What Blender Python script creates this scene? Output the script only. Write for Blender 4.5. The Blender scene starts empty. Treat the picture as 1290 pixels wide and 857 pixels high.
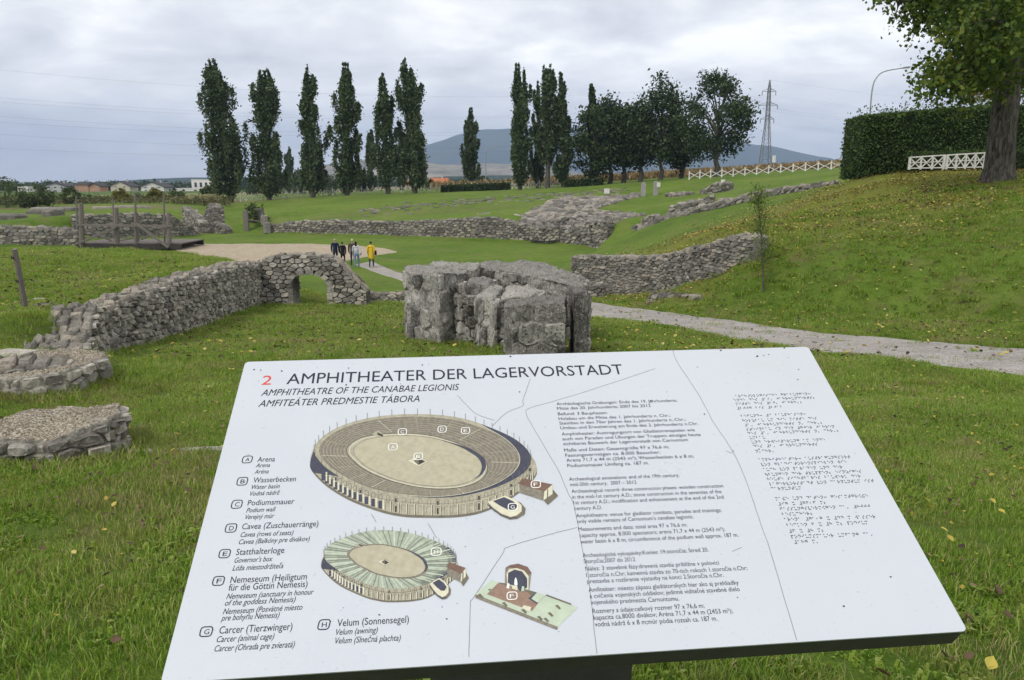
import bpy, bmesh, math, random, time
import numpy as np
from mathutils import Vector, Matrix, noise
from mathutils.bvhtree import BVHTree
from mathutils.geometry import delaunay_2d_cdt
T0 = time.time()
random.seed(7)
rng = np.random.default_rng(7)
SC = bpy.context.scene
COL = SC.collection
# ------------------------------------------------------------------ camera
F, CX, CY = 930.0, 645.0, 428.5
PITCH = math.atan(198.5 / F)
CAMZ = 1.65
cd = bpy.data.cameras.new('camera')
cam = bpy.data.objects.new('camera', cd)
COL.objects.link(cam)
cam.location = (0, 0, CAMZ)
cam.rotation_euler = (math.pi / 2 - PITCH, 0, 0)
cd.sensor_width = 36
cd.lens = 36 * F / 1290
cd.clip_start = 0.05
cd.clip_end = 30000
SC.camera = cam
# ------------------------------------------------------------------ colour management
SC.view_settings.view_transform = 'Standard'
SC.view_settings.look = 'None'
SC.view_settings.gamma = 1
SC.view_settings.exposure = 0.76
# ------------------------------------------------------------------ light
SUN_EL, SUN_AZ = math.radians(50), math.radians(-140)     # azimuth measured from +Y towards +X
sl = bpy.data.lights.new('sun', 'SUN')
sl.energy = 1.2
sl.angle = math.radians(14)
sl.color = (1, .96, .90)
sun = bpy.data.objects.new('sun', sl)
COL.objects.link(sun)
sd = Vector((math.sin(SUN_AZ) * math.cos(SUN_EL), math.cos(SUN_AZ) * math.cos(SUN_EL), math.sin(SUN_EL)))
sun.rotation_euler = sd.to_track_quat('Z', 'Y').to_euler()


class NT:
    """tiny helper round a node tree"""
    def __init__(s, nt):
        s.nt = nt
        s.n = nt.nodes
        s.l = nt.links

    def new(s, typ, **kw):
        n = s.n.new(typ)
        for k, v in kw.items():
            setattr(n, k, v)
        return n

    def link(s, a, b):
        s.l.new(a, b)

    def put(s, sock, v):
        if isinstance(v, bpy.types.NodeSocket):
            s.l.new(v, sock)
        else:
            if isinstance(v, (tuple, list)) and len(v) == 3 and sock.type == 'RGBA':
                v = (*v, 1)
            sock.default_value = v

    def math(s, op, a, b=None, c=None, clamp=False):
        n = s.new('ShaderNodeMath', operation=op)
        n.use_clamp = clamp
        s.put(n.inputs[0], a)
        if b is not None: s.put(n.inputs[1], b)
        if c is not None: s.put(n.inputs[2], c)
        return n.outputs[0]

    def vmath(s, op, a, b=None):
        n = s.new('ShaderNodeVectorMath', operation=op)
        s.put(n.inputs[0], a)
        if b is not None: s.put(n.inputs[1], b)
        return n.outputs[0]

    def noise(s, vec, scale=5, detail=4, rough=.55, out='Fac', dist=0):
        n = s.new('ShaderNodeTexNoise')
        s.put(n.inputs['Vector'], vec)
        n.inputs['Scale'].default_value = scale
        n.inputs['Detail'].default_value = detail
        n.inputs['Roughness'].default_value = rough
        n.inputs['Distortion'].default_value = dist
        return n.outputs[out]

    def ramp(s, fac, stops, interp='LINEAR'):
        n = s.new('ShaderNodeValToRGB')
        cr = n.color_ramp
        cr.interpolation = interp
        while len(cr.elements) < len(stops): cr.elements.new(0.5)
        for e, (p, c) in zip(cr.elements, stops):
            e.position = p
            e.color = (*c, 1) if len(c) == 3 else c
        s.put(n.inputs[0], fac)
        return n.outputs[0]

    def range(s, v, a, b, c=0., d=1.):
        n = s.new('ShaderNodeMapRange')
        s.put(n.inputs[0], v)
        for i, q in enumerate((a, b, c, d)): n.inputs[i + 1].default_value = q
        return n.outputs[0]

    def mix(s, fac, a, b, mode='MIX'):
        n = s.new('ShaderNodeMix', data_type='RGBA', blend_type=mode)
        s.put(n.inputs[0], fac)
        s.put(n.inputs[6], a)
        s.put(n.inputs[7], b)
        return n.outputs[2]


# ------------------------------------------------------------------ sky
W = bpy.data.worlds.new('World')
SC.world = W
W.use_nodes = True
w = NT(W.node_tree)
w.n.clear()
sky = w.new('ShaderNodeTexSky', sky_type='NISHITA')
sky.sun_disc = False
sky.sun_elevation = SUN_EL
sky.sun_rotation = SUN_AZ
tc = w.new('ShaderNodeTexCoord').outputs['Generated']
sep = w.new('ShaderNodeSeparateXYZ')
w.link(tc, sep.inputs[0])
zc = w.math('MAXIMUM', sep.outputs[2], 0.0)
den = w.math('ADD', zc, 0.24)
cmb = w.new('ShaderNodeCombineXYZ')
w.link(w.math('DIVIDE', sep.outputs[0], den), cmb.inputs[0])
w.link(w.math('DIVIDE', sep.outputs[1], den), cmb.inputs[1])
cp = cmb.outputs[0]
cpo = w.vmath('ADD', cp, (3.1, 1.7, 0))
big = w.noise(cpo, 1.35, 6, .55, dist=.5)
fine = w.noise(w.vmath('MULTIPLY', cpo, (1, 1.15, 1)), 3.0, 7, .55, dist=.5)
cl = w.math('ADD', w.math('MULTIPLY', big, .62), w.math('MULTIPLY', fine, .38))
ccol = w.ramp(cl, [(.37, (4.8, 4.8, 5.1)), (.44, (5.8, 5.8, 6.0)), (.49, (6.5, 6.5, 6.6)), (.54, (7.4, 7.35, 7.3)), (.61, (8.9, 8.75, 8.5))])
low = w.range(zc, 0.02, .17, 1., 0.)
ccol = w.mix(w.math('MULTIPLY', low, .5), ccol, (5.9, 5.9, 6.3))
full = w.mix(.93, sky.outputs[0], ccol)
bg = w.new('ShaderNodeBackground')
bg.inputs[1].default_value = .1
w.link(full, bg.inputs[0])
w.link(bg.outputs[0], w.new('ShaderNodeOutputWorld').inputs[0])


# ------------------------------------------------------------------ pixel -> place helpers (authoring units)
def ray(px, py):
    a = (px - CX) / F
    b = -(py - CY) / F
    c, s = math.cos(PITCH), math.sin(PITCH)
    return Vector((a, c + b * s, b * c - s))


def at(px, py, Y):
    d = ray(px, py)
    return Vector((0, 0, CAMZ)) + d * (Y / d.y)


ZL = [(-40, .3), (0, 0), (6, -.62), (13, -1.4), (20, -2.2), (30, -3.15), (40, -3.75), (48, -3.9), (9e9, -3.9)]


def zl(Y):
    for (a, za), (b, zb) in zip(ZL, ZL[1:]):
        if Y <= b:
            return za + (zb - za) * max(0, (Y - a)) / (b - a)
    return -3.9


def L(px, py):
    """point of the low ground seen there"""
    d = ray(px, py)
    k = -d.z / d.y
    lo, hi = .5, 400.
    for _ in range(50):
        m = (lo + hi) / 2
        if CAMZ - k * m > zl(m): lo = m
        else: hi = m
    return at(px, py, lo)


def interp(tab, x):
    if x <= tab[0][0]: return tab[0][1]
    for (a, ya), (b, yb) in zip(tab, tab[1:]):
        if x <= b: return ya + (yb - ya) * (x - a) / (b - a)
    return tab[-1][1]


# ------------------------------------------------------------------ object helpers
def mesh_obj(name, V, Fc, mats=None, parent=None, smooth=False, mi=None):
    me = bpy.data.meshes.new(name)
    if isinstance(V, np.ndarray): V = V.tolist()
    me.from_pydata(V, [], Fc)
    if mats:
        for m in (mats if isinstance(mats, (list, tuple)) else [mats]): me.materials.append(m)
    if mi is not None: me.polygons.foreach_set('material_index', mi)
    if smooth: me.polygons.foreach_set('use_smooth', [True] * len(me.polygons))
    me.update()
    return link(name, me, parent)


def link(name, me, parent=None):
    o = bpy.data.objects.new(name, me)
    COL.objects.link(o)
    if parent is not None: o.parent = parent
    return o


def tag(o, label=None, cat=None, group=None, kind=None):
    if label: o['label'] = label
    if cat: o['category'] = cat
    if group: o['group'] = group
    if kind: o['kind'] = kind
    return o


def empty(name, loc, label, cat, group=None, rz=0):
    o = bpy.data.objects.new(name, None)
    o.empty_display_size = .2
    COL.objects.link(o)
    o.location = loc
    o.rotation_euler = (0, 0, rz)
    return tag(o, label, cat, group)


class MB:
    """collects shapes for one mesh"""
    def __init__(s):
        s.v = []
        s.f = []
        s.m = []

    def add(s, vs, fs, m=0):
        n = len(s.v)
        s.v += [tuple(v) for v in vs]
        s.f += [tuple(i + n for i in f) for f in fs]
        s.m += [m] * len(fs)
        return s

    def box(s, c, d, rz=0, m=0, R=None):
        hx, hy, hz = d[0] / 2, d[1] / 2, d[2] / 2
        R = R or Matrix.Rotation(rz, 3, 'Z')
        c = Vector(c)
        vs = [c + R @ Vector((x, y, z)) for x in (-hx, hx) for y in (-hy, hy) for z in (-hz, hz)]
        return s.add(vs, [(0, 1, 3, 2), (4, 6, 7, 5), (0, 4, 5, 1), (2, 3, 7, 6), (0, 2, 6, 4), (1, 5, 7, 3)], m)

    def bar(s, a, b, w, h=None, m=0):
        a, b = Vector(a), Vector(b)
        h = h or w
        d = b - a
        R = d.to_track_quat('X', 'Z').to_matrix()
        return s.box((a + b) / 2, (d.length, w, h), m=m, R=R)

    def tube(s, pts, rads, n=8, m=0, caps=True):
        pts = [Vector(p) for p in pts]
        if not isinstance(rads, (list, tuple)): rads = [rads] * len(pts)
        vs, fs = [], []
        ref = None
        for i, p in enumerate(pts):
            d = (pts[min(i + 1, len(pts) - 1)] - pts[max(i - 1, 0)]).normalized()
            if ref is None:
                ref = d.cross(Vector((0, 0, 1)))
                if ref.length < .05: ref = Vector((1, 0, 0))
            ref = (ref - d * ref.dot(d)).normalized()
            q = d.cross(ref)
            for k in range(n):
                t = 2 * math.pi * k / n
                vs.append(p + (ref * math.cos(t) + q * math.sin(t)) * rads[i])
        for i in range(len(pts) - 1):
            for k in range(n):
                fs.append((i * n + k, i * n + (k + 1) % n, (i + 1) * n + (k + 1) % n, (i + 1) * n + k))
        if caps:
            fs.append(tuple(range(n))[::-1])
            fs.append(tuple((len(pts) - 1) * n + k for k in range(n)))
        return s.add(vs, fs, m)

    def prism(s, poly, z0, z1, m=0):
        n = len(poly)
        vs = [(x, y, z0) for x, y in poly] + [(x, y, z1) for x, y in poly]
        fs = [tuple(range(n))[::-1], tuple(range(n, 2 * n))] + [(i, (i + 1) % n, n + (i + 1) % n, n + i) for i in range(n)]
        return s.add(vs, fs, m)

    def build(s, name, mats, parent=None, smooth=False):
        return mesh_obj(name, s.v, s.f, mats, parent, smooth, s.m)


# ------------------------------------------------------------------ materials
def newmat(name):
    m = bpy.data.materials.new(name)
    m.use_nodes = True
    t = NT(m.node_tree)
    t.n.clear()
    b = t.new('ShaderNodeBsdfPrincipled')
    o = t.new('ShaderNodeOutputMaterial')
    t.link(b.outputs[0], o.inputs[0])
    return m, t, b


def bumpit(t, b, h, strength=.5, dist=.02):
    n = t.new('ShaderNodeBump')
    n.inputs['Strength'].default_value = strength
    n.inputs['Distance'].default_value = dist
    t.link(h, n.inputs['Height'])
    t.link(n.outputs[0], b.inputs['Normal'])


def simple(name, col, rough=.7, var=.18, scale=6, bump=.0, metal=0, dist=.01, spec=.3, stretch=None):
    m, t, b = newmat(name)
    p = t.new('ShaderNodeNewGeometry').outputs['Position']
    if stretch: p = t.vmath('MULTIPLY', p, stretch)
    n = t.noise(p, scale, 5, .6)
    lo = tuple(c * (1 - var) for c in col)
    hi = tuple(min(1, c * (1 + var)) for c in col)
    t.link(t.ramp(n, [(.3, lo), (.7, hi)]), b.inputs['Base Color'])
    b.inputs['Roughness'].default_value = rough
    b.inputs['Metallic'].default_value = metal
    b.inputs['Specular IOR Level'].default_value = spec
    if bump: bumpit(t, b, n, bump, dist)
    return m


def leafmat(name, cols, trans=.25, rough=.6, scale=.35, flowering=None):
    """foliage: colour varies from leaf to leaf and in patches"""
    m, t, b = newmat(name)
    g = t.new('ShaderNodeNewGeometry')
    isl = g.outputs['Random Per Island']
    p = g.outputs['Position']
    n = t.noise(p, scale, 3, .5)
    v = t.math('ADD', t.math('MULTIPLY', isl, .55), t.math('MULTIPLY', n, .45))
    k = len(cols)
    c = t.ramp(v, [(.15 + .7 * i / (k - 1), q) for i, q in enumerate(cols)])
    t.link(c, b.inputs['Base Color'])
    b.inputs['Roughness'].default_value = rough
    b.inputs['Specular IOR Level'].default_value = .25
    tr = t.new('ShaderNodeBsdfTranslucent')
    t.link(t.mix(1., c, (1.2, 1.25, .6), 'MULTIPLY'), tr.inputs[0])
    mx = t.new('ShaderNodeMixShader')
    mx.inputs[0].default_value = trans
    t.link(b.outputs[0], mx.inputs[1])
    t.link(tr.outputs[0], mx.inputs[2])
    t.link(mx.outputs[0], [n for n in t.n if n.type == 'OUTPUT_MATERIAL'][0].inputs[0])
    return m


def stonemat(name, tones, speck=.5, scale=1., bump=.6, tan=.25):
    m, t, b = newmat(name)
    g = t.new('ShaderNodeNewGeometry')
    p = g.outputs['Position']
    oi = t.new('ShaderNodeObjectInfo').outputs['Random']
    rnd = t.math('FRACT', t.math('ADD', oi, g.outputs['Random Per Island']))
    n1 = t.noise(p, 2.2 * scale, 6, .65)
    n2 = t.noise(p, 14 * scale, 6, .7)
    n3 = t.noise(p, 25 * scale, 4, .72)
    n4 = t.noise(t.vmath('ADD', p, (9, 4, 2)), 5 * scale, 5, .7, dist=.6)
    v = t.math('ADD', t.math('MULTIPLY', n1, .45), t.math('MULTIPLY', n2, .35))
    v = t.math('ADD', t.math('MULTIPLY', v, .9), t.math('MULTIPLY', rnd, .28))
    c = t.ramp(v, [(.30, tones[0]), (.44, tones[1]), (.56, tones[2]), (.74, tones[3])])
    # tan tint on some stones
    c = t.mix(t.math('MULTIPLY', t.range(rnd, .55, .95), tan), c, (.36, .27, .17))
    # dark lichen and soot blotches, pale lichen specks
    c = t.mix(t.math('MULTIPLY', t.range(n4, .55, .68), speck), c, (.045, .043, .04))
    c = t.mix(t.math('MULTIPLY', t.range(n3, .57, .66), .75 * speck), c, (.60, .58, .52))
    c = t.mix(t.math('MULTIPLY', t.range(t.noise(t.vmath('ADD', p, (7, 1, 3)), 17 * scale, 4, .68), .55, .63), .72 * speck), c, (.04, .04, .036))
    t.link(c, b.inputs['Base Color'])
    b.inputs['Roughness'].default_value = .93
    b.inputs['Specular IOR Level'].default_value = .15
    h = t.math('ADD', t.math('MULTIPLY', n2, .8), t.math('MULTIPLY', n3, .35))
    bumpit(t, b, h, bump, .05)
    return m


M_stone = stonemat('wall_stone', [(.085, .078, .066), (.26, .242, .208), (.44, .412, .36), (.70, .67, .60)], scale=1.2, bump=.9)
M_stone_far = stonemat('weathered_stone', [(.075, .07, .061), (.17, .158, .138), (.265, .247, .217), (.45, .425, .38)], scale=.9, bump=.6)
M_pier = stonemat('pier_stone', [(.065, .06, .053), (.20, .19, .17), (.38, .365, .33), (.68, .66, .60)], speck=1.1, bump=1., tan=.1, scale=1.2)
M_capstone = stonemat('rubble_top', [(.12, .11, .096), (.23, .212, .18), (.33, .305, .26), (.47, .44, .385)], speck=.55, scale=1.6, bump=.9, tan=.35)
_t = NT(M_pier.node_tree)
_b = [n for n in _t.n if n.type == 'BSDF_PRINCIPLED'][0]
_src = _b.inputs['Base Color'].links[0].from_socket
_p = _t.new('ShaderNodeNewGeometry').outputs['Position']
_s1 = _t.noise(_t.vmath('MULTIPLY', _p, (5, 5, .9)), 1.3, 6, .7)
_c = _t.mix(_t.math('MULTIPLY', _t.range(_s1, .54, .66), .6), _src, (.055, .052, .046))
_c = _t.mix(_t.math('MULTIPLY', _t.range(_t.noise(_t.vmath('ADD', _p, (4, 4, 9)), 3.1, 7, .75), .56, .64), .5), _c, (.50, .49, .45))
_t.l.new(_c, _b.inputs['Base Color'])
M_piertop = stonemat('pier_top', [(.10, .095, .085), (.20, .19, .17), (.31, .298, .27), (.50, .485, .44)], speck=.9, scale=1.7, bump=1., tan=.1)
M_mortar = stonemat('mortar', [(.06, .055, .048), (.11, .102, .09), (.16, .15, .13), (.25, .235, .205)], speck=.5, tan=.0, scale=2)


def grassmat():
    m, t, b = newmat('lawn')
    g = t.new('ShaderNodeNewGeometry')
    p = g.outputs['Position']
    a = t.noise(p, .12, 4, .6)
    c1 = t.noise(p, 1.3, 6, .7)
    c2 = t.noise(p, 9, 6, .75)
    c3 = t.noise(p, 45, 4, .7)
    v = t.math('ADD', t.math('MULTIPLY', a, .35), t.math('MULTIPLY', c1, .35))
    v = t.math('ADD', v, t.math('MULTIPLY', c2, .3))
    c = t.ramp(v, [(.34, (.048, .098, .013)), (.45, (.09, .158, .021)), (.55, (.135, .205, .031)), (.68, (.20, .24, .055))])
    # small dark and pale tufts
    c = t.mix(t.math('MULTIPLY', t.range(c3, .5, .7), .45), c, (.02, .035, .008))
    at_ = t.new('ShaderNodeAttribute', attribute_name='litter')
    lit = at_.outputs['Fac']
    ln = t.noise(t.vmath('ADD', p, (5, 3, 1)), 2.6, 7, .75)
    lf = t.range(t.math('ADD', t.math('MULTIPLY', lit, .9), ln), .70, 1.02)
    lc = t.ramp(t.noise(p, 22, 4, .7), [(.35, (.13, .12, .025)), (.5, (.22, .19, .035)), (.62, (.32, .25, .05)), (.72, (.42, .32, .10))])
    lf = t.math('MULTIPLY', lf, t.range(t.noise(t.vmath('ADD', p, (2, 9, 4)), 7.5, 5, .75), .44, .56, .25, 1.))
    c = t.mix(t.math('MULTIPLY', lf, .75), c, lc)
    at2 = t.new('ShaderNodeAttribute', attribute_name='dry')
    dr = t.range(t.math('ADD', t.math('MULTIPLY', at2.outputs['Fac'], .6), ln), .62, .9)
    dc = t.ramp(c2, [(.35, (.10, .085, .045)), (.5, (.17, .15, .075)), (.65, (.24, .21, .12))])
    c = t.mix(t.math('MULTIPLY', dr, .85), c, dc)
    # bare brown patches of earth
    e = t.range(t.noise(t.vmath('ADD', p, (31, 7, 0)), .9, 6, .72), .52, .66)
    c = t.mix(t.math('MULTIPLY', e, .65), c, (.16, .125, .065))
    e = t.range(t.noise(t.vmath('ADD', p, (3, 17, 0)), .35, 5, .65), .5, .66)
    c = t.mix(t.math('MULTIPLY', e, .5), c, (.17, .19, .055))
    # farmland pattern far away
    sp = t.new('ShaderNodeSeparateXYZ')
    t.link(p, sp.inputs[0])
    far = t.range(sp.outputs[1], 150, 260)
    fv = t.new('ShaderNodeTexVoronoi')
    t.link(t.vmath('MULTIPLY', p, (.0035, .0016, 0)), fv.inputs['Vector'])
    fv.inputs['Scale'].default_value = 1
    fsep = t.new('ShaderNodeSeparateColor')
    t.link(fv.outputs['Color'], fsep.inputs[0])
    fc = t.ramp(fsep.outputs[0], [(.0, (.07, .12, .03)), (.3, (.08, .12, .035)), (.5, (.16, .15, .08)), (.75, (.24, .20, .13)), (1, (.09, .13, .04))])
    c = t.mix(t.math('MULTIPLY', far, .9), c, fc)
    t.link(c, b.inputs['Base Color'])
    b.inputs['Roughness'].default_value = .95
    b.inputs['Specular IOR Level'].default_value = .08
    h = t.math('ADD', t.math('MULTIPLY', c2, 1.), t.math('MULTIPLY', c3, .5))
    bumpit(t, b, h, .9, .08)
    return m


M_lawn = grassmat()


def gravelmat(name, cols, sc=40):
    m, t, b = newmat(name)
    p = t.new('ShaderNodeNewGeometry').outputs['Position']
    v = t.new('ShaderNodeTexVoronoi')
    t.link(p, v.inputs['Vector'])
    v.inputs['Scale'].default_value = sc
    s2 = t.new('ShaderNodeSeparateColor')
    t.link(v.outputs['Color'], s2.inputs[0])
    n = t.noise(p, 1.4, 6, .7)
    f = t.math('ADD', t.math('MULTIPLY', s2.outputs[0], .4), t.math('MULTIPLY', n, .6))
    c = t.ramp(f, [(.25, cols[0]), (.5, cols[1]), (.75, cols[2])])
    c = t.mix(t.math('MULTIPLY', t.range(t.noise(t.vmath('ADD', p, (3, 8, 1)), 5, 6, .75), .62, .7), .5), c, (.12, .13, .05))
    t.link(c, b.inputs['Base Color'])
    b.inputs['Roughness'].default_value = .95
    b.inputs['Specular IOR Level'].default_value = .15
    bumpit(t, b, v.outputs['Distance'], .6, .02)
    return m


M_path = gravelmat('path_gravel', [(.19, .17, .15), (.31, .285, .26), (.46, .43, .40)])
M_sand = gravelmat('arena_sand', [(.25, .20, .14), (.36, .30, .215), (.46, .39, .29)], 18)
def rubblecrete():
    m, t, b = newmat('pebbly_concrete')
    p = t.new('ShaderNodeNewGeometry').outputs['Position']
    v = t.new('ShaderNodeTexVoronoi')
    t.link(p, v.inputs['Vector'])
    v.inputs['Scale'].default_value = 70
    s2 = t.new('ShaderNodeSeparateColor')
    t.link(v.outputs['Color'], s2.inputs[0])
    n = t.noise(p, 2.2, 6, .7)
    c = t.ramp(t.math('ADD', t.math('MULTIPLY', s2.outputs[0], .55), t.math('MULTIPLY', n, .45)), [(.25, (.14, .115, .085)), (.42, (.27, .225, .16)), (.6, (.38, .325, .24)), (.78, (.60, .56, .48))])
    c = t.mix(t.math('MULTIPLY', t.range(n, .5, .62), .5), c, (.20, .185, .15))
    t.link(c, b.inputs['Base Color'])
    b.inputs['Roughness'].default_value = .95
    b.inputs['Specular IOR Level'].default_value = .12
    bumpit(t, b, t.math('ADD', t.math('MULTIPLY', v.outputs['Distance'], -1.), t.math('MULTIPLY', t.noise(p, 90, 4, .7), .6)), .9, .02)
    return m


M_crete = rubblecrete()
M_wood = simple('grey_timber', (.16, .14, .125), .85, .35, 7, .4, stretch=(6, 6, .8))
M_darkwood = simple('dark_timber', (.045, .038, .033), .85, .3, 5)
M_white = simple('white_paint', (.62, .61, .57), .6, .2, 9)
M_whitefar = simple('white_concrete', (.66, .65, .61), .8, .15, 2)
M_greyfence = simple('weathered_white_fence', (.56, .56, .53), .8, .3, 1.5)
M_concrete = simple('concrete', (.30, .29, .27), .9, .2, 9, .3)
M_metal = simple('galvanised_steel', (.28, .29, .30), .5, .12, 3, metal=.4)
M_pylon = simple('pylon_steel', (.16, .17, .18), .6, .1, 2)
M_bark = None


def barkmat():
    m, t, b = newmat('bark')
    p = t.new('ShaderNodeNewGeometry').outputs['Position']
    q = t.vmath('MULTIPLY', p, (1, 1, .22))
    n = t.noise(q, 11, 7, .7, dist=.8)
    n2 = t.noise(p, 2, 4, .6)
    c = t.ramp(n, [(.36, (.028, .024, .020)), (.48, (.085, .075, .063)), (.60, (.17, .152, .13)), (.72, (.25, .225, .195))])
    c = t.mix(t.math('MULTIPLY', t.range(n2, .5, .7), .25), c, (.07, .08, .04))
    t.link(c, b.inputs['Base Color'])
    b.inputs['Roughness'].default_value = .95
    b.inputs['Specular IOR Level'].default_value = .1
    bumpit(t, b, n, 1., .09)
    return m


M_bark = barkmat()
M_poplar = leafmat('poplar_leaves', [(.02, .036, .012), (.045, .07, .025), (.085, .12, .048), (.21, .25, .15)], .3)
M_poplar_thin = leafmat('pale_poplar_leaves', [(.045, .07, .035), (.07, .10, .05), (.10, .13, .07), (.13, .16, .09)], .22)
M_dark = leafmat('dark_leaves', [(.010, .019, .007), (.024, .043, .014), (.048, .075, .024), (.12, .155, .062)], .22)
M_near = leafmat('maple_leaves', [(.035, .065, .013), (.07, .12, .022), (.12, .175, .032), (.24, .25, .05)], .4, scale=.6)
M_yellow = leafmat('yellowing_leaves', [(.06, .08, .014), (.12, .13, .02), (.20, .18, .03), (.32, .26, .05)], .35)
M_hedge = leafmat('hedge_leaves', [(.018, .036, .010), (.04, .075, .018), (.07, .12, .028), (.13, .18, .05)], .25, scale=.9)
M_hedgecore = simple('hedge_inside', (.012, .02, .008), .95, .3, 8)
M_bush = leafmat('bush_leaves', [(.03, .045, .018), (.05, .075, .024), (.08, .11, .035), (.12, .14, .05)], .25)
M_sap = leafmat('sapling_leaves', [(.05, .09, .02), (.09, .14, .03), (.14, .19, .045), (.22, .26, .07)], .4)
M_corn = leafmat('dry_corn', [(.15, .10, .05), (.23, .16, .08), (.31, .22, .11), (.38, .29, .16)], .2, scale=.05)

# ------------------------------------------------------------------ layout of the walls (pixel, pixel, distance)
# left corridor wall
WL_base = [(118, 462), (140, 446), (159, 439), (195, 431), (231, 420), (272, 406), (305, 395), (334, 386)]
WL_top = [(82, 405), (100, 396), (113, 392), (140, 387), (159, 382), (182, 374), (205, 366), (231, 354), (256, 348), (282, 341), (305, 333), (334, 330)]
WR_base = [(719, 366, 36), (760, 371, 34.6), (790, 374, 33), (820, 373, 31.5), (850, 367, 29.5), (885, 353, 27), (925, 333, 25), (947, 325, 24)]
WR_top = [(719, 324), (745, 320), (780, 323), (810, 324), (835, 321), (860, 315), (880, 309), (905, 300), (930, 296), (947, 299)]
PD_base = [(336, 294), (371, 295), (428, 297), (500, 299), (564, 301.5), (617, 303.5), (671, 306)]   # podium wall across the arena
PD_top = [(336, 285), (371, 279.5), (428, 278), (470, 280), (500, 280), (525, 275), (545, 277), (564, 277), (590, 276), (617, 274), (650, 281), (671, 285)]
P2_base = [(671, 306), (709, 308), (740, 311), (764, 315)]
P2_top = [(671, 284), (680, 288), (692, 282), (704, 290), (716, 283), (735, 279), (748, 284), (764, 276)]
LP_base = [(-60, 312), (0, 311.5), (50, 311), (99, 311)]
LP_top = [(-60, 286), (0, 285), (25, 284), (34, 288), (58, 286), (80, 287), (99, 292)]
LQ_base = [(94, 305), (130, 304), (180, 302), (220, 300), (252, 297)]
LQ_top = [(94, 271), (120, 272), (143, 270.5), (180, 269.5), (220, 272), (240, 276), (252, 290)]
UW = [(764, 315, 280, 64), (785, 304, 291, 62), (804, 297, 286, 60), (845, 281, 273, 57), (883, 267, 261, 54), (915, 259, 254, 52), (942, 253.5, 247, 50.5), (985, 244, 238, 48)]


def wallpts(base, top):
    out = []
    for q in base:
        b = at(*q) if len(q) == 3 else L(*q)
        ty = interp(top, q[0])
        tpt = at(q[0], ty, b.y)
        out.append((b.x, b.y, b.z, tpt.z))
    return out


W_L = wallpts(WL_base, WL_top)
W_R = wallpts(WR_base, WR_top)
W_PD = wallpts(PD_base, PD_top)
W_P2 = wallpts(P2_base, P2_top)
W_LP = wallpts(LP_base, LP_top)
W_LQ = wallpts(LQ_base, LQ_top)
W_UW = []
for x, yb, yt, Y in UW:
    b, t_ = at(x, yb, Y), at(x, yt, Y)
    W_UW.append((b.x, b.y, b.z, t_.z))


def offset(path, d):
    """shift an xy path to its left by d"""
    out = []
    n = len(path)
    for i in range(n):
        a = Vector(path[max(i - 1, 0)][:2])
        b = Vector(path[min(i + 1, n - 1)][:2])
        t_ = (b - a).normalized()
        out.append((path[i][0] - t_.y * d, path[i][1] + t_.x * d))
    return out


# ------------------------------------------------------------------ terrain: breaklines and spot heights
TP, TE = [], []


def tpt(x, y, z):
    TP.append((x, y, z))
    return len(TP) - 1


def tline(pts):
    ids = [tpt(*p) for p in pts]
    TE.extend(zip(ids, ids[1:]))


def step(Wp, th, drop_front=.05, drop_back=.03, side=1):
    if th < 1: tline([(x, y, q[3] - drop_back) for (x, y), q in zip(offset(Wp, side * th * 1.5), Wp)])
    fr = offset(Wp, side * th * .35)
    bk = offset(Wp, side * th * .75)
    tline([(x, y, q[2] - drop_front) for (x, y), q in zip(fr, Wp)])
    tline([(x, y, q[3] - drop_back) for (x, y), q in zip(bk, Wp)])
    # keep the low side level right up to the wall
    nf = offset(Wp, -side * .25)
    tline([(x, y, q[2]) for (x, y), q in zip(nf, Wp)])


step(W_L, .9)
step(W_R, .9)
step(W_PD, 1.2)
step(W_P2, 1.2)
step(W_LP, 1.2)
step(W_LQ, 1.2)
for Y in (-6, -2, 2, 5):
    for X in (-25, -9, 0, 9, 25): tpt(X, Y, zl(Y))
for Y, xs in ((8, (-4.3, 0, 5, 9)), (10, (-4.3, 0, 5)), (13, (-4, 0, 5, 7)), (17, (-4, 0, 4)), (21, (-4, 0, 4)), (25, (-5, 0, 3)), (29, (-7, -4, 0)), (33, (-9, -4, 1)),
              (37, (-10, -3, 1)), (42, (-13, -18, -24, -6, 0, 3)), (50, (-34, -22, -12, -4, 3)), (58, (-45, -30, -10, 0, 6))):
    for X in xs: tpt(X, Y, zl(Y))
for X, Y in ((-36, 66), (-20, 70), (-5, 68), (-27, 76), (4, 62), (-12, 74)): tpt(X, Y, -3.9)
PATH_FAR = [(505, 345), (470, 330.5), (740, 385), (800, 389), (860, 397), (940, 408), (1000, 416), (1060, 421), (1150, 427), (1290, 440), (1420, 462)]
PATH_NEAR = [(740, 402), (800, 406), (850, 413), (954, 431), (1043, 446), (1095, 452), (1131, 457), (1182, 468), (1290, 482), (1420, 505)]
for q in PATH_FAR[2:]:
    tpt(*L(*q))
for q in PATH_NEAR: tpt(*L(*q))
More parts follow.
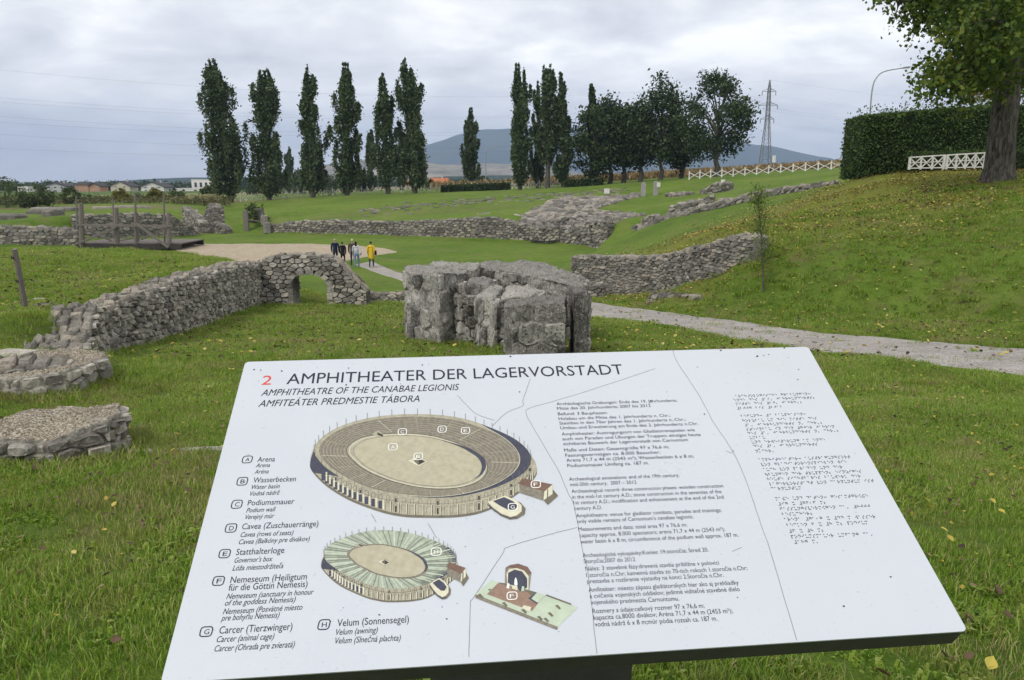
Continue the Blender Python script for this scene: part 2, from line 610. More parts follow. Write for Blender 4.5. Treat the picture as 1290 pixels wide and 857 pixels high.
SPOTS = [  # left mound
    (0, 440, 10.6), (40, 431, 11.0), (62, 441, 10.3), (84, 428, 11.4), (96, 412, 12.3), (-80, 440, 11), (75, 412, 13), (0, 400, 13.5), (33, 392, 14.2), (-120, 400, 13.5), (60, 375, 16.5), (0, 345, 20), (-150, 345, 20), (100, 355, 19.5),
    (170, 340, 23), (0, 314, 30), (-150, 314, 30), (100, 314, 30.5), (200, 314, 32.5), (250, 322, 31.5), (60, 330, 24), (290, 331, 31.3),
    # right bank
    (800, 319, 37), (800, 306, 50), (850, 300, 38), (850, 288, 48), (900, 290, 32), (900, 271, 46), (945, 288, 27.5), (942, 262, 44), (1000, 300, 24.5), (1000, 270, 32), (985, 250, 44),
    (1000, 246, 42), (1050, 233, 44), (1050, 262, 30), (1060, 300, 22.5), (1095, 221, 38), (1150, 245, 28.5), (1258, 223, 27), (1290, 262, 22.5), (1290, 300, 20), (1290, 350, 18.3), (1290, 400, 17.2),
    (1200, 262, 24.5), (1200, 300, 21.5), (1200, 350, 19.6), (1200, 400, 18.4), (1120, 300, 22.2), (1100, 350, 20.6), (1100, 400, 19.2), (1000, 350, 22.5), (1000, 390, 20.8),
    (962, 372, 22.5), (960, 330, 23.7), (900, 385, 24.5), (850, 385, 27.5), (905, 355, 25.6), (1450, 262, 22), (1450, 225, 26), (1500, 350, 17), (1600, 300, 19), (1290, 221, 30), (1150, 215, 38), (1290, 212, 38), (1500, 205, 38),
    # behind the upper wall, rim on the right
    (845, 268, 63), (900, 254, 66), (960, 240, 66), (1050, 228, 62), (1060, 218, 75), (800, 262, 74), (860, 247, 84), (940, 234, 84), (1080, 211, 95), (900, 228, 96), (1290, 205, 80), (1600, 190, 90),
    (840, 237, 100), (1100, 209, 130), (900, 221, 130),
    # far slope of the cavea
    (335, 272, 88), (400, 268, 89), (500, 264, 88), (600, 262, 86), (680, 262, 80), (740, 253, 84), (335, 262, 96), (420, 256, 98), (500, 253, 98), (600, 251, 96), (700, 249, 94), (770, 247, 92),
    (304, 255, 116), (350, 251.5, 116), (448, 246, 116), (560, 243, 116), (640, 240, 116), (720, 236, 112), (800, 230, 112), (560, 239, 135), (720, 231, 140), (400, 244, 140), (300, 250, 140),
    (300, 285, 90), (300, 272, 98), (290, 262, 108), (265, 292, 84),
    (304, 253.5, 127), (350, 250.5, 127), (448, 245, 127), (560, 242, 127), (640, 239, 127), (720, 235.5, 122),
    # far left rim
    (0, 276, 76), (-100, 278, 74), (50, 275, 78), (100, 265, 86), (180, 263, 90), (230, 265, 91), (0, 266, 88), (-100, 268, 88), (0, 259, 110), (100, 257, 110), (200, 255, 112), (-200, 262, 110),
    (240, 252, 120), (262, 242, 124), (282, 243, 124), (296, 256, 122), (215, 250, 124), (0, 250, 180), (120, 248, 180), (240, 248, 180), (-400, 252, 160),
    (0, 242.5, 400), (120, 241.5, 400), (240, 241, 400), (400, 240, 300), (560, 237, 260), (720, 230, 260), (900, 219, 220), (1100, 208, 240), (1400, 204, 220), (-600, 243, 400)]
for q in SPOTS:
    p = at(*q)
    tpt(*p)
for X, Y, z in ((-9000, 9000, -5), (0, 9000, -5), (9000, 9000, -5), (-9000, 1200, -4), (0, 1200, -3), (9000, 1200, 0), (9000, 0, 0), (-9000, 0, -2), (300, 900, 0), (-9000, -4000, 0), (9000, -4000, 0), (0, -4000, 0), (-30, -30, .2), (30, -30, .6), (400, 0, 3), (-300, 0, -1),
                (-26, 20, -.8), (-40, 32, -1.1), (-60, 50, -2), (-60, 70, -1.5), (30, 10, 1.2), (20, 4, .4)):
    tpt(X, Y, z)
res = delaunay_2d_cdt([Vector(p[:2]) for p in TP], TE, [], 0, 1e-5)
tv = []
for v, orig in zip(res[0], res[3]):
    if orig: tv.append((v.x, v.y, TP[orig[0]][2]))
    else:
        q = min(TP, key=lambda p: (p[0] - v.x) ** 2 + (p[1] - v.y) ** 2)
        tv.append((v.x, v.y, q[2]))
TIN = BVHTree.FromPolygons([Vector(v) for v in tv], [tuple(f) for f in res[2]])


def tin(x, y):
    h = TIN.ray_cast(Vector((x, y, 500)), Vector((0, 0, -1)))[0]
    return h.z if h else -3.


def axis(segs):
    out = [segs[0][0]]
    for (a, b, st, gr) in segs:
        x = a
        s_ = st
        while x < b - 1e-6:
            x = min(b, x + s_)
            s_ *= gr
            out.append(x)
    return out


ys = axis([(-8, 22, .2, 1), (22, 60, .4, 1), (60, 104, .6, 1), (104, 9000, .9, 1.035)])
xp = axis([(0, 12, .2, 1), (12, 50, .5, 1), (50, 9000, .8, 1.05)])
xs = [-x for x in xp[:0:-1]] + xp
ys = [-4000, -1500, -500, -150, -50, -20] + ys
XS, YS = np.array(xs), np.array(ys)
Z = np.array([[tin(x, y) for x in xs] for y in ys])
for _ in range(3):
    Zp = np.pad(Z, 1, mode='edge')
    Z = (Zp[:-2, 1:-1] + Zp[2:, 1:-1] + Zp[1:-1, :-2] + Zp[1:-1, 2:] + 2 * Z) / 6
for j, y in enumerate(ys):
    if -10 < y < 140:
        for i, x in enumerate(xs):
            if abs(x) < 80:
                Z[j, i] += noise.noise((x * .8, y * .8, 1.3)) * .035 + noise.noise((x * .22, y * .22, 7)) * .07


def ground(x, y):
    i = min(max(int(np.searchsorted(XS, x)) - 1, 0), len(xs) - 2)
    j = min(max(int(np.searchsorted(YS, y)) - 1, 0), len(ys) - 2)
    u = (x - XS[i]) / (XS[i + 1] - XS[i])
    v = (y - YS[j]) / (YS[j + 1] - YS[j])
    return float((Z[j, i] * (1 - u) + Z[j, i + 1] * u) * (1 - v) + (Z[j + 1, i] * (1 - u) + Z[j + 1, i + 1] * u) * v)


def ground_np(X, Y):
    i = np.clip(np.searchsorted(XS, X) - 1, 0, len(xs) - 2)
    j = np.clip(np.searchsorted(YS, Y) - 1, 0, len(ys) - 2)
    u = (X - XS[i]) / (XS[i + 1] - XS[i])
    v = (Y - YS[j]) / (YS[j + 1] - YS[j])
    return (Z[j, i] * (1 - u) + Z[j, i + 1] * u) * (1 - v) + (Z[j + 1, i] * (1 - u) + Z[j + 1, i + 1] * u) * v


def on(px, py, Y):
    """ground point under the pixel column at that distance"""
    p = at(px, py, Y)
    return Vector((p.x, p.y, ground(p.x, p.y)))


nx, ny = len(xs), len(ys)
gx, gy = np.meshgrid(XS, YS)
GV = np.stack([gx.ravel(), gy.ravel(), Z.ravel()], 1)
ii, jj = np.meshgrid(np.arange(nx - 1), np.arange(ny - 1))
a0 = (jj * nx + ii).ravel()
quads = np.stack([a0, a0 + 1, a0 + 1 + nx, a0 + nx], 1)
me = bpy.data.meshes.new('ground')
me.vertices.add(len(GV))
me.vertices.foreach_set('co', GV.ravel())
me.loops.add(quads.size)
me.loops.foreach_set('vertex_index', quads.ravel())
me.polygons.add(len(quads))
me.polygons.foreach_set('loop_start', np.arange(0, quads.size, 4))
me.polygons.foreach_set('use_smooth', np.ones(len(quads), bool))
me.update(calc_edges=True)
me.materials.append(M_lawn)


def litter_at(x, y):
    """where the leaves of the big tree have fallen"""
    d = np.hypot((x - 16) / 14., (y - 30.5) / 8.)
    return np.clip(1.35 - d, 0, 1)


me.attributes.new('litter', 'FLOAT', 'POINT').data.foreach_set('value', litter_at(GV[:, 0], GV[:, 1]))
dry = np.clip(1 - np.abs(GV[:, 1] - 122) / 12, 0, 1) * np.clip((-GV[:, 0] - 30) / 10, 0, 1) + np.clip(1 - np.abs(GV[:, 1] - 97) / 9, 0, 1) * np.clip((-GV[:, 0] - 38) / 8, 0, 1) * .8
dry = dry + .38 * np.clip(1 - np.abs(GV[:, 1] - 85) / 8, 0, 1) * np.clip((GV[:, 0] + 30) / 8, 0, 1) * np.clip((14 - GV[:, 0]) / 8, 0, 1)
me.attributes.new('dry', 'FLOAT', 'POINT').data.foreach_set('value', dry)
gr = link('ground', me)
tag(gr, kind='structure')
print('ground', len(GV), time.time() - T0)


# ------------------------------------------------------------------ gravel path and arena sand: sheets on the ground
def catmull(pts, n):
    P = [pts[0]] + list(pts) + [pts[-1]]
    out = []
    seg = len(pts) - 1
    for k in range(n + 1):
        u = k / n * seg
        i = min(int(u), seg - 1)
        f = u - i
        p0, p1, p2, p3 = (Vector(P[i + q]) for q in range(4))
        out.append(.5 * ((2 * p1) + (p2 - p0) * f + (2 * p0 - 5 * p1 + 4 * p2 - p3) * f * f + (3 * p1 - p0 - 3 * p2 + p3) * f ** 3))
    return out


def strip(name, A, B, n, m, mat, lift=.03, edge=.3):
    A = catmull([p.to_2d() for p in A], n)
    B = catmull([p.to_2d() for p in B], n)
    V, Fc = [], []
    for i in range(n + 1):
        a, b = A[i], B[i]
        for j in range(m + 1):
            e = noise.noise((a.x * 1.5, a.y * 1.5, j * 0 + 3)) * edge if j == 0 else (noise.noise((b.x * 1.5, b.y * 1.5, 9)) * edge if j == m else 0)
            f = j / m
            p = a.lerp(b, f)
            if e: p = p + (b - a).normalized() * e
            zz = ground(p.x, p.y) + (lift if 0 < j < m else -.05)
            V.append((p.x, p.y, zz + noise.noise((p.x * 2, p.y * 2, 0)) * .018))
    for i in range(n):
        for j in range(m):
            q = i * (m + 1) + j
            Fc.append((q, q + 1, q + m + 2, q + m + 1))
    return tag(mesh_obj(name, V, Fc, mat, smooth=True), kind='structure')


far_e = [L(1420, 462), L(1290, 440), L(1150, 427), L(1060, 421), L(1000, 416), L(940, 408), L(860, 397), L(800, 389), L(740, 381), L(660, 368), L(580, 358), L(508, 345), L(470, 329)]
near_e = [L(1420, 505), L(1290, 482), L(1182, 468), L(1095, 452), L(1043, 446), L(954, 431), L(850, 413), L(800, 406), L(740, 398), L(660, 384), L(580, 371), L(508, 356), L(446, 334)]
strip('gravel_path', near_e, far_e, 220, 14, M_path)
sand_far = [L(215, 309), L(260, 307.5), L(330, 307), L(400, 307), L(440, 309), L(475, 312), L(500, 317)]
sand_near = [L(215, 314), L(240, 320), L(290, 331), L(360, 335), L(420, 331), L(462, 324), L(500, 318)]
strip('arena_sand', sand_near, sand_far, 120, 24, M_sand, .035, .5)


# ------------------------------------------------------------------ masonry
def clip_poly(poly, mx, my, nx_, ny_):
    out = []
    n = len(poly)
    for i in range(n):
        x1, y1 = poly[i]
        x2, y2 = poly[(i + 1) % n]
        d1 = (x1 - mx) * nx_ + (y1 - my) * ny_
        d2 = (x2 - mx) * nx_ + (y2 - my) * ny_
        if d1 <= 0: out.append((x1, y1))
        if (d1 < 0 < d2) or (d2 < 0 < d1):
            f = d1 / (d1 - d2)
            out.append((x1 + (x2 - x1) * f, y1 + (y2 - y1) * f))
    return out


def cells(U, V0, V1, cw, ch, jit=.42, rnd=random):
    """irregular stone cells over 0..U x V0..V1; sites in wobbly courses"""
    cols = max(1, int(round(U / cw)))
    rows = max(1, int(round((V1 - V0) / ch)))
    dw, dh = U / cols, (V1 - V0) / rows
    S = {}
    for j in range(-1, rows + 1):
        off = .5 * (j % 2) + rnd.uniform(-.15, .15)
        for i in range(-2, cols + 2):
            S[i, j] = ((i + .5 + off - .25 + rnd.uniform(-jit, jit)) * dw, V0 + (j + .5 + rnd.uniform(-jit, jit) * .75) * dh)
    asp = dw / dh
    out = []
    for (i, j), (x, y) in S.items():
        if not (-.3 * dw < x < U + .3 * dw and V0 - .2 * dh < y < V1 + .2 * dh): continue
        poly = [(0 if x - 1.5 * dw < 0 else x - 1.5 * dw, max(V0, y - 1.5 * dh)), (min(U, x + 1.5 * dw), max(V0, y - 1.5 * dh)),
                (min(U, x + 1.5 * dw), min(V1, y + 1.5 * dh)), (max(0, x - 1.5 * dw), min(V1, y + 1.5 * dh))]
        for di in (-2, -1, 0, 1, 2):
            for dj in (-1, 0, 1):
                if (di or dj) and (i + di, j + dj) in S and poly:
                    x2, y2 = S[i + di, j + dj]
                    nx_, ny_ = (x2 - x), (y2 - y) * asp * asp
                    poly = clip_poly(poly, (x + x2) / 2, (y + y2) / 2, nx_, ny_)
        if len(poly) >= 3:
            out.append((x, y, poly))
    return out


def chip(poly, gap, mapf, nrm_h, prot, rnd, chamfer=.3):
    """a stone over a cell: two rings and a crown; mapf(u,v,h) -> point"""
    n = len(poly)
    cx = sum(p[0] for p in poly) / n
    cy = sum(p[1] for p in poly) / n
    # inset, cut corners
    P = []
    size = math.sqrt(abs(sum(poly[i][0] * poly[(i + 1) % n][1] - poly[(i + 1) % n][0] * poly[i][1] for i in range(n))) / 2)
    if size < 3 * gap: return None
    k = max(.5, 1 - gap * 2 / size)
    Q = [(cx + (x - cx) * k, cy + (y - cy) * k) for x, y in poly]
    for i in range(n):
        a, b = Q[i], Q[(i + 1) % n]
        l = math.hypot(b[0] - a[0], b[1] - a[1])
        if l < size * .22:
            P.append(((a[0] + b[0]) / 2, (a[1] + b[1]) / 2))
        else:
            f = chamfer * rnd.uniform(.5, 1)
            P.append((a[0] + (b[0] - a[0]) * f * .6, a[1] + (b[1] - a[1]) * f * .6))
            P.append((b[0] + (a[0] - b[0]) * f * .6, b[1] + (a[1] - b[1]) * f * .6))
    n = len(P)
    if n < 3: return None
    tx, ty = rnd.uniform(-.35, .35), rnd.uniform(-.35, .35)
    vs, fs = [], []
    for (x, y) in P: vs.append(mapf(x, y, -.05))
    for (x, y) in P:
        h = prot * .55 + (x - cx) * tx * .3 + (y - cy) * ty * .3
        vs.append(mapf(cx + (x - cx) * .97, cy + (y - cy) * .97, h + rnd.uniform(-.004, .004)))
    for (x, y) in P:
        h = prot + (x - cx) * tx * .5 + (y - cy) * ty * .5
        s_ = rnd.uniform(.74, .9)
        vs.append(mapf(cx + (x - cx) * s_, cy + (y - cy) * s_, h + rnd.uniform(-.35, .35) * prot))
    for r in (0, 1):
        for i in range(n):
            fs.append((r * n + i, r * n + (i + 1) % n, (r + 1) * n + (i + 1) % n, (r + 1) * n + i))
    fs.append(tuple(2 * n + i for i in range(n)))
    return vs, fs


def lay_stones(parent, jobs, mats, limit=300, minpx=9, name='stone', stuffname='rubble_stones'):
    """jobs: list of (vs,fs,mat). The largest in the picture become parts, the rest one joined part."""
    scored = []
    for vs, fs, m in jobs:
        c = sum((Vector(v) for v in vs), Vector()) / len(vs)
        r = max((Vector(v) - c).length for v in vs) * 2
        scored.append((r * F / max(1, (c - Vector((0, 0, CAMZ))).length), c, vs, fs, m))
    scored.sort(key=lambda q: -q[0])
    rest = MB()
    k = 0
    for sc, c, vs, fs, m in scored:
        if k < limit and sc >= minpx:
            o = mesh_obj(name, [tuple(Vector(v) - c) for v in vs], fs, mats[m], parent)
            o.location = c - parent.location
            k += 1
        else:
            rest.add([Vector(v) - parent.location for v in vs], fs, m)
    if rest.v:
        o = rest.build(stuffname, mats, parent)
        o['kind'] = 'stuff'
    return k


class Wall:
    """wall along a path: (x,y,z0,z1) stations; body lies to the left of the path"""
    def __init__(s, pts, th):
        s.P = pts
        s.th = th
        s.S = [0]
        for a, b in zip(pts, pts[1:]): s.S.append(s.S[-1] + math.hypot(b[0] - a[0], b[1] - a[1]))
        s.L = s.S[-1]
        nrm = []
        for i in range(len(pts)):
            a, b = pts[max(0, i - 1)], pts[min(len(pts) - 1, i + 1)]
            t_ = Vector((b[0] - a[0], b[1] - a[1])).normalized()
            nrm.append(Vector((t_.y, -t_.x)))
        s.N = nrm

    def st(s, u):
        u = min(max(u, 0), s.L)
        i = 0
        while i < len(s.S) - 2 and u > s.S[i + 1]: i += 1
        f = (u - s.S[i]) / max(1e-9, s.S[i + 1] - s.S[i])
        a, b = s.P[i], s.P[i + 1]
        n = (s.N[i] * (1 - f) + s.N[i + 1] * f).normalized()
        return (a[0] + (b[0] - a[0]) * f, a[1] + (b[1] - a[1]) * f, a[2] + (b[2] - a[2]) * f, a[3] + (b[3] - a[3]) * f, n)

    def build(s, name, label, cat, cw, ch, mats=None, group=None, prot=.05, limit=300, gap=.012, z_extra=.25, back=False, ends=(True, True), seed=1, topw=None, rough=.08, gaps=None, batter=.0, fade=0., level=False):
        rnd = random.Random(seed)
        mats = mats or [M_stone, M_capstone]
        P0 = s.st(0)
        root = empty(name, (P0[0], P0[1], P0[2]), label, cat, group)
        org = root.location.copy()

        def ztop(u):
            if fade and u < fade: return s.st(u)[3] - (s.st(u)[3] - s.st(u)[2]) * .55 * (1 - u / fade) ** 1.3 + noise.noise((u * 5, seed * 3.1, 0)) * rough
            return s.st(u)[3] + noise.noise((u * 1.7, seed * 3.1, 0)) * rough + noise.noise((u * 5.5, seed * 1.1, 4)) * rough * .5

        def zbot(u): return s.st(u)[2] - z_extra
        # core
        n = max(2, int(s.L / .22))
        V, Fc = [], []
        for i in range(n + 1):
            u = s.L * i / n
            x, y, z0, z1, nr = s.st(u)
            zt = ztop(u) - .05
            for (d, z) in ((.035, zbot(u)), (.035, (z0 + zt) / 2), (.05, zt), (s.th * .5, zt + .03), (s.th - .04, zt - .02), (s.th - .03, zbot(u))):
                w_ = noise.noise((u * 2, d * 3, z * 2)) * .03
                V.append((x - nr.x * (d + w_) - org.x, y - nr.y * (d + w_) - org.y, z - org.z))
        for i in range(n):
            for k in range(6):
                Fc.append((i * 6 + k, (i + 1) * 6 + k, (i + 1) * 6 + (k + 1) % 6, i * 6 + (k + 1) % 6))
        Fc += [tuple(range(6)), tuple(n * 6 + k for k in range(6))[::-1]]
        mesh_obj('mortar_core', V, Fc, M_mortar, root)
        jobs = []
        zmin = min(p[2] for p in s.P) - .1
        zmax = max(p[3] for p in s.P) + .2

        def face(u, v, h):
            x, y, z0, z1, nr = s.st(u)
            b = batter * max(0, v - z0)
            return (x + nr.x * (h - b), y + nr.y * (h - b), v)

        def bface(u, v, h):
            x, y, z0, z1, nr = s.st(u)
            return (x - nr.x * (s.th + h), y - nr.y * (s.th + h), v)
        # sheared coordinate: rows follow the base line
        H = max(p[3] - p[2] for p in s.P) + .25
        zmn = min(p[2] for p in s.P)
        if level: H = max(p[3] for p in s.P) - zmn + .25
        for fn, do in ((face, True), (bface, back)):
            if not do: continue
            for x, y, poly in cells(s.L, -.1, H, cw, ch, rnd=rnd):
                cu = sum(p[0] for p in poly) / len(poly)
                z0 = zmn if level else s.st(cu)[2]
                cyy = sum(p[1] for p in poly) / len(poly)
                if level and z0 + cyy < s.st(cu)[2] - .12: continue
                if z0 + cyy > ztop(cu) - ch * .25 or z0 + cyy < z0 - .1: continue
                hole = False
                if gaps:
                    for (ua, ub, vf) in gaps:
                        if ua < cu < ub and cyy < vf(cu): hole = True
                if hole: continue
                # follow the wall's own base slope
                pp = [(px_, (zmn if level else s.st(px_)[2]) + py_) for px_, py_ in poly]
                pp = [(a_, min(b_, ztop(a_) + .01)) for a_, b_ in pp]
                r = chip(pp, gap, fn, None, prot * rnd.uniform(.4, 1.5), rnd)
                if r: jobs.append((r[0], r[1], 0))

        def topf(u, v, h):
            x, y, z0, z1, nr = s.st(u)
            return (x - nr.x * v, y - nr.y * v, ztop(u) - .03 + h)
        for x, y, poly in cells(s.L, 0.0, s.th, (topw or cw) * 1.15, max(.16, min(s.th / 2, (topw or cw))), rnd=rnd):
            r = chip(poly, gap, topf, None, prot * rnd.uniform(.5, 1.8), rnd)
            if r: jobs.append((r[0], r[1], 1))
        for e, do in ((0, ends[0]), (1, ends[1])):
            if not do: continue
            u0 = 0 if e == 0 else s.L
            x0, y0, z0, z1, nr = s.st(u0)
            tdir = Vector((nr.y, -nr.x)) * (1 if e == 0 else -1)

            def endf(u, v, h):
                return (x0 - nr.x * u + tdir.x * h, y0 - nr.y * u + tdir.y * h, v)
            for x, y, poly in cells(s.th, z0 - .1, max(z0 + .1, ztop(u0)), cw, ch, rnd=rnd):
                r = chip(poly, gap, endf, None, prot * rnd.uniform(.6, 1.4), rnd)
                if r: jobs.append((r[0], r[1], 0))
        lay_stones(root, jobs, mats, limit)
        return root


def rev(pts): return pts[::-1]


# the corridor walls
Wall(W_L, .7).build('retaining_wall', 'long rubble stone wall running back from the left foreground along the grass corridor', 'stone wall', .19, .115, prot=.05, seed=3, ends=(True, False), gap=.007, limit=300, fade=.9)
Wall(W_R, .6).build('retaining_wall', 'curved rubble stone wall holding the grass bank right of the big ruined piers', 'stone wall', .30, .12, prot=.045, seed=5, gap=.008, level=True, mats=[M_stone_far, M_capstone], ends=(True, False))
L2 = [L(90, 502), L(104, 484), L(119, 463)]
L2t = [at(90, 462, L2[0].y).z, at(104, 452, L2[1].y).z, at(119, 425, L2[2].y).z]
Wall([(p.x, p.y, p.z, t_) for p, t_ in zip(L2, L2t)], .75).build('low_wall', 'short low broken wall between the near left ruin and the long wall', 'stone wall', .2, .13, seed=8, ends=(True, False), rough=.16)
# low wall running right from the arch
lw = [(462, 384.5, 371), (485, 384, 370), (512, 383.5, 370)]
lwp = []
for x, yb, yt in lw:
    b = L(x, yb)
    lwp.append((b.x, b.y, b.z, at(x, yt, b.y).z))
Wall(lwp, .5).build('low_wall', 'low stone wall stub running from the arch to the ruined piers', 'stone wall', .28, .15, seed=9, rough=.05, ends=(False, True))
# footings by the right wall
fp = [at(816, 382, 27.2), at(845, 384, 26.3), at(880, 379, 25.2)]
Wall([(p.x, p.y, p.z - .05, p.z + h) for p, h in zip(fp, (.3, .38, .18))], .8).build('low_wall', 'low stone footing in the grass below the curved right wall', 'stone wall', .35, .16, seed=12, mats=[M_stone_far, M_stone_far], rough=.08)
fp = [at(741, 374, 31), at(762, 373, 31)]
Wall([(p.x, p.y, p.z - .05, p.z + .5) for p in fp], .9).build('low_wall', 'squat stone stump at the foot of the curved wall by the piers', 'stone wall', .3, .16, seed=13, mats=[M_stone_far, M_stone_far], rough=.12)

# the arena walls, far away
FM = [M_stone_far, M_stone_far]
Wall(W_PD, .9).build('podium_wall', 'long low arena wall across the far side behind the walking people', 'stone wall', .55, .24, FM, prot=.06, limit=120, seed=21, rough=.22, ends=(True, False), gap=.02)
Wall(W_P2, 1.4).build('podium_wall', 'broken arena wall at the right end below the heap of stepped ruins', 'stone wall', .6, .28, FM, prot=.08, limit=120, seed=22, rough=.35, gap=.02)
Wall(W_LP, 1.0).build('podium_wall', 'arena wall at the far left edge in front of flat slabs', 'stone wall', .6, .28, FM, prot=.07, limit=120, seed=23, rough=.25, gap=.02)
Wall(W_LQ, 1.0).build('podium_wall', 'arena wall seen behind the timber platform', 'stone wall', .55, .27, FM, prot=.07, limit=150, seed=24, rough=.25, gap=.02)
Wall(W_UW, .9).build('radial_wall', 'broken stone wall climbing the grass bank to the right of the arena', 'stone wall', .6, .26, FM, prot=.07, limit=150, seed=25, rough=.28, gap=.02)


def minor(pl, name, label, th, seed, cw=.6, ch=.26, rough=.3, mats=FM, limit=80, prot=.07, **k):
    pts = []
    for x, yb, yt, Y in pl:
        b = at(x, yb, Y)
        pts.append((b.x, b.y, b.z - .1, at(x, yt, Y).z))
    return Wall(pts, th).build(name, label, 'stone wall', cw, ch, mats, prot=prot, limit=limit, seed=seed, rough=rough, gap=.02, **k)


minor([(985, 243, 237, 48), (1010, 239.5, 234, 46.5), (1050, 235, 229.5, 45)], 'radial_wall', 'top end of the broken wall lying in the grass below the hedge', .8, 31, .45, .2, .12)
minor([(646, 290, 281, 73), (668, 283, 272, 75), (691, 275, 264, 78), (717, 264, 256, 82)], 'stepped_ruin', 'outer sloping rubble wall above the arena, left of the ruin heap', 1.6, 32)
minor([(717, 264, 254, 82), (745, 258, 249.5, 86), (775, 257, 249, 88), (808, 259, 251.5, 88)], 'stepped_ruin', 'top edge of the ruin heap below the two grey posts', 2.2, 33)
minor([(690, 280, 272, 74), (725, 272, 264, 76), (760, 266, 260, 79), (795, 262, 256, 82)], 'stepped_ruin', 'middle tier of rubble across the ruin heap', 1.8, 34)
minor([(706, 287, 277, 69), (735, 281, 272, 71), (770, 276, 268, 74), (790, 271, 265, 77)], 'stepped_ruin', 'lower tier of rubble across the ruin heap', 1.8, 35)
minor([(668, 300, 287, 69.3), (690, 302, 284, 68.3), (705, 300, 290, 68)], 'stepped_ruin', 'pointed rubble buttress in front of the ruin heap', 1.0, 36)
minor([(742, 300, 282, 64.5), (765, 298, 274, 64), (785, 296, 280, 62.5), (800, 292, 286, 61.5)], 'stepped_ruin', 'peaked rubble mass at the right foot of the ruin heap', 2.0, 37)
minor([(842, 268, 259, 61), (868, 262, 254, 60), (900, 256, 248.5, 60)], 'stepped_ruin', 'short wall piece on the bank behind the climbing wall', 1.2, 38)
minor([(808, 288, 274, 61), (822, 284, 271, 60)], 'stepped_ruin', 'small stump where the climbing wall meets the ramp', 1.2, 39)
minor([(838, 249, 244, 84), (863, 247, 242.5, 82)], 'stepped_ruin', 'low grey block on the grass right of the two posts', 1.8, 40, rough=.12)
minor([(888, 244, 239, 78), (896, 243, 232, 78), (909, 242, 231, 77)], 'stepped_ruin', 'little stone mound beside the small white sign on the right', 2.0, 41)
minor([(600, 279, 270.5, 78), (618, 279, 269, 78)], 'stepped_ruin', 'low slab pile on top of the arena wall', 1.6, 42, rough=.1)
minor([(231, 284, 262, 86), (240, 291, 266, 84), (253, 297, 283, 81)], 'gate_jamb', 'left jagged jamb of the far gate', 1.0, 43, ends=(True, True))
minor([(258, 290, 270, 87), (265, 291, 256, 86), (271, 292, 262, 84.5)], 'gate_jamb', 'right jagged jamb of the far gate, tall and leaning', 1.2, 44)
minor([(268, 297, 280, 82), (284, 296, 287, 81.5)], 'gate_jamb', 'low stepped stones at the foot of the right jamb', 1.2, 45, rough=.12)


# the heap of tumbled stones between the tiers of the ruin
def rubble_field(name, label, corners, n, s0, s1, seed, mat=None):
    """corners: (px, py, Y) quad; stones lie on the ground, overlapping"""
    r_ = random.Random(seed)
    C_ = [at(*c) for c in corners]
    m = MB()
    for k in range(n):
        u, v = r_.random(), r_.random()
        p = C_[0].lerp(C_[1], u).lerp(C_[3].lerp(C_[2], u), v)
        sz = r_.uniform(s0, s1) * (1.6 if r_.random() < .12 else 1)
        z = max(ground(p.x, p.y), p.z - .4)
        nn = r_.choice((5, 6, 7))
        a0_ = r_.uniform(0, 6)
        h_ = sz * r_.uniform(.22, .55)
        V, Fc = [], []
        for rr, zz in ((1., -.3), (1.05, h_ * .5), (.75, h_)):
            for i in range(nn):
                a = a0_ + 2 * math.pi * i / nn
                q = rr * r_.uniform(.85, 1.12) * sz / 2
                V.append((p.x + math.cos(a) * q * 1.25, p.y + math.sin(a) * q, z + zz + r_.uniform(-.1, .1) * sz))
        for t_ in (0, 1):
            for i in range(nn): Fc.append((t_ * nn + i, t_ * nn + (i + 1) % nn, (t_ + 1) * nn + (i + 1) % nn, (t_ + 1) * nn + i))
        Fc.append(tuple(2 * nn + i for i in range(nn)))
        m.add(V, Fc)
    o = m.build(name, mat or M_stone_far)
    return tag(o, label, 'rubble', kind='stuff')


rubble_field('rubble_heap', 'grey tumbled rubble filling the ruin heap between its tiers', [(655, 288, 72), (716, 291, 70), (808, 254, 87), (705, 254, 88)], 2100, .3, .62, 91)
rubble_field('rubble_heap', 'grey rubble at the right foot of the ruin heap', [(708, 292, 69.3), (766, 290, 66), (812, 277, 64), (760, 270, 74)], 1200, .25, .55, 92)
rubble_field('rubble_heap', 'grey rubble along the climbing wall on the bank', [(800, 296, 60), (818, 288, 59.5), (990, 243, 49), (975, 240, 52)], 420, .25, .6, 93)
rubble_field('rubble_heap', 'grey rubble at the feet of the far gate', [(232, 297, 82), (286, 297, 82), (275, 270, 87), (236, 275, 87)], 160, .3, .7, 94)

rubble_field('rubble_heap', 'tumbled pale stones at the broken near end of the long wall', [(84, 428, 12.2), (122, 424, 12.4), (128, 392, 13.4), (86, 404, 13.4)], 130, .12, .34, 95, mat=M_stone)
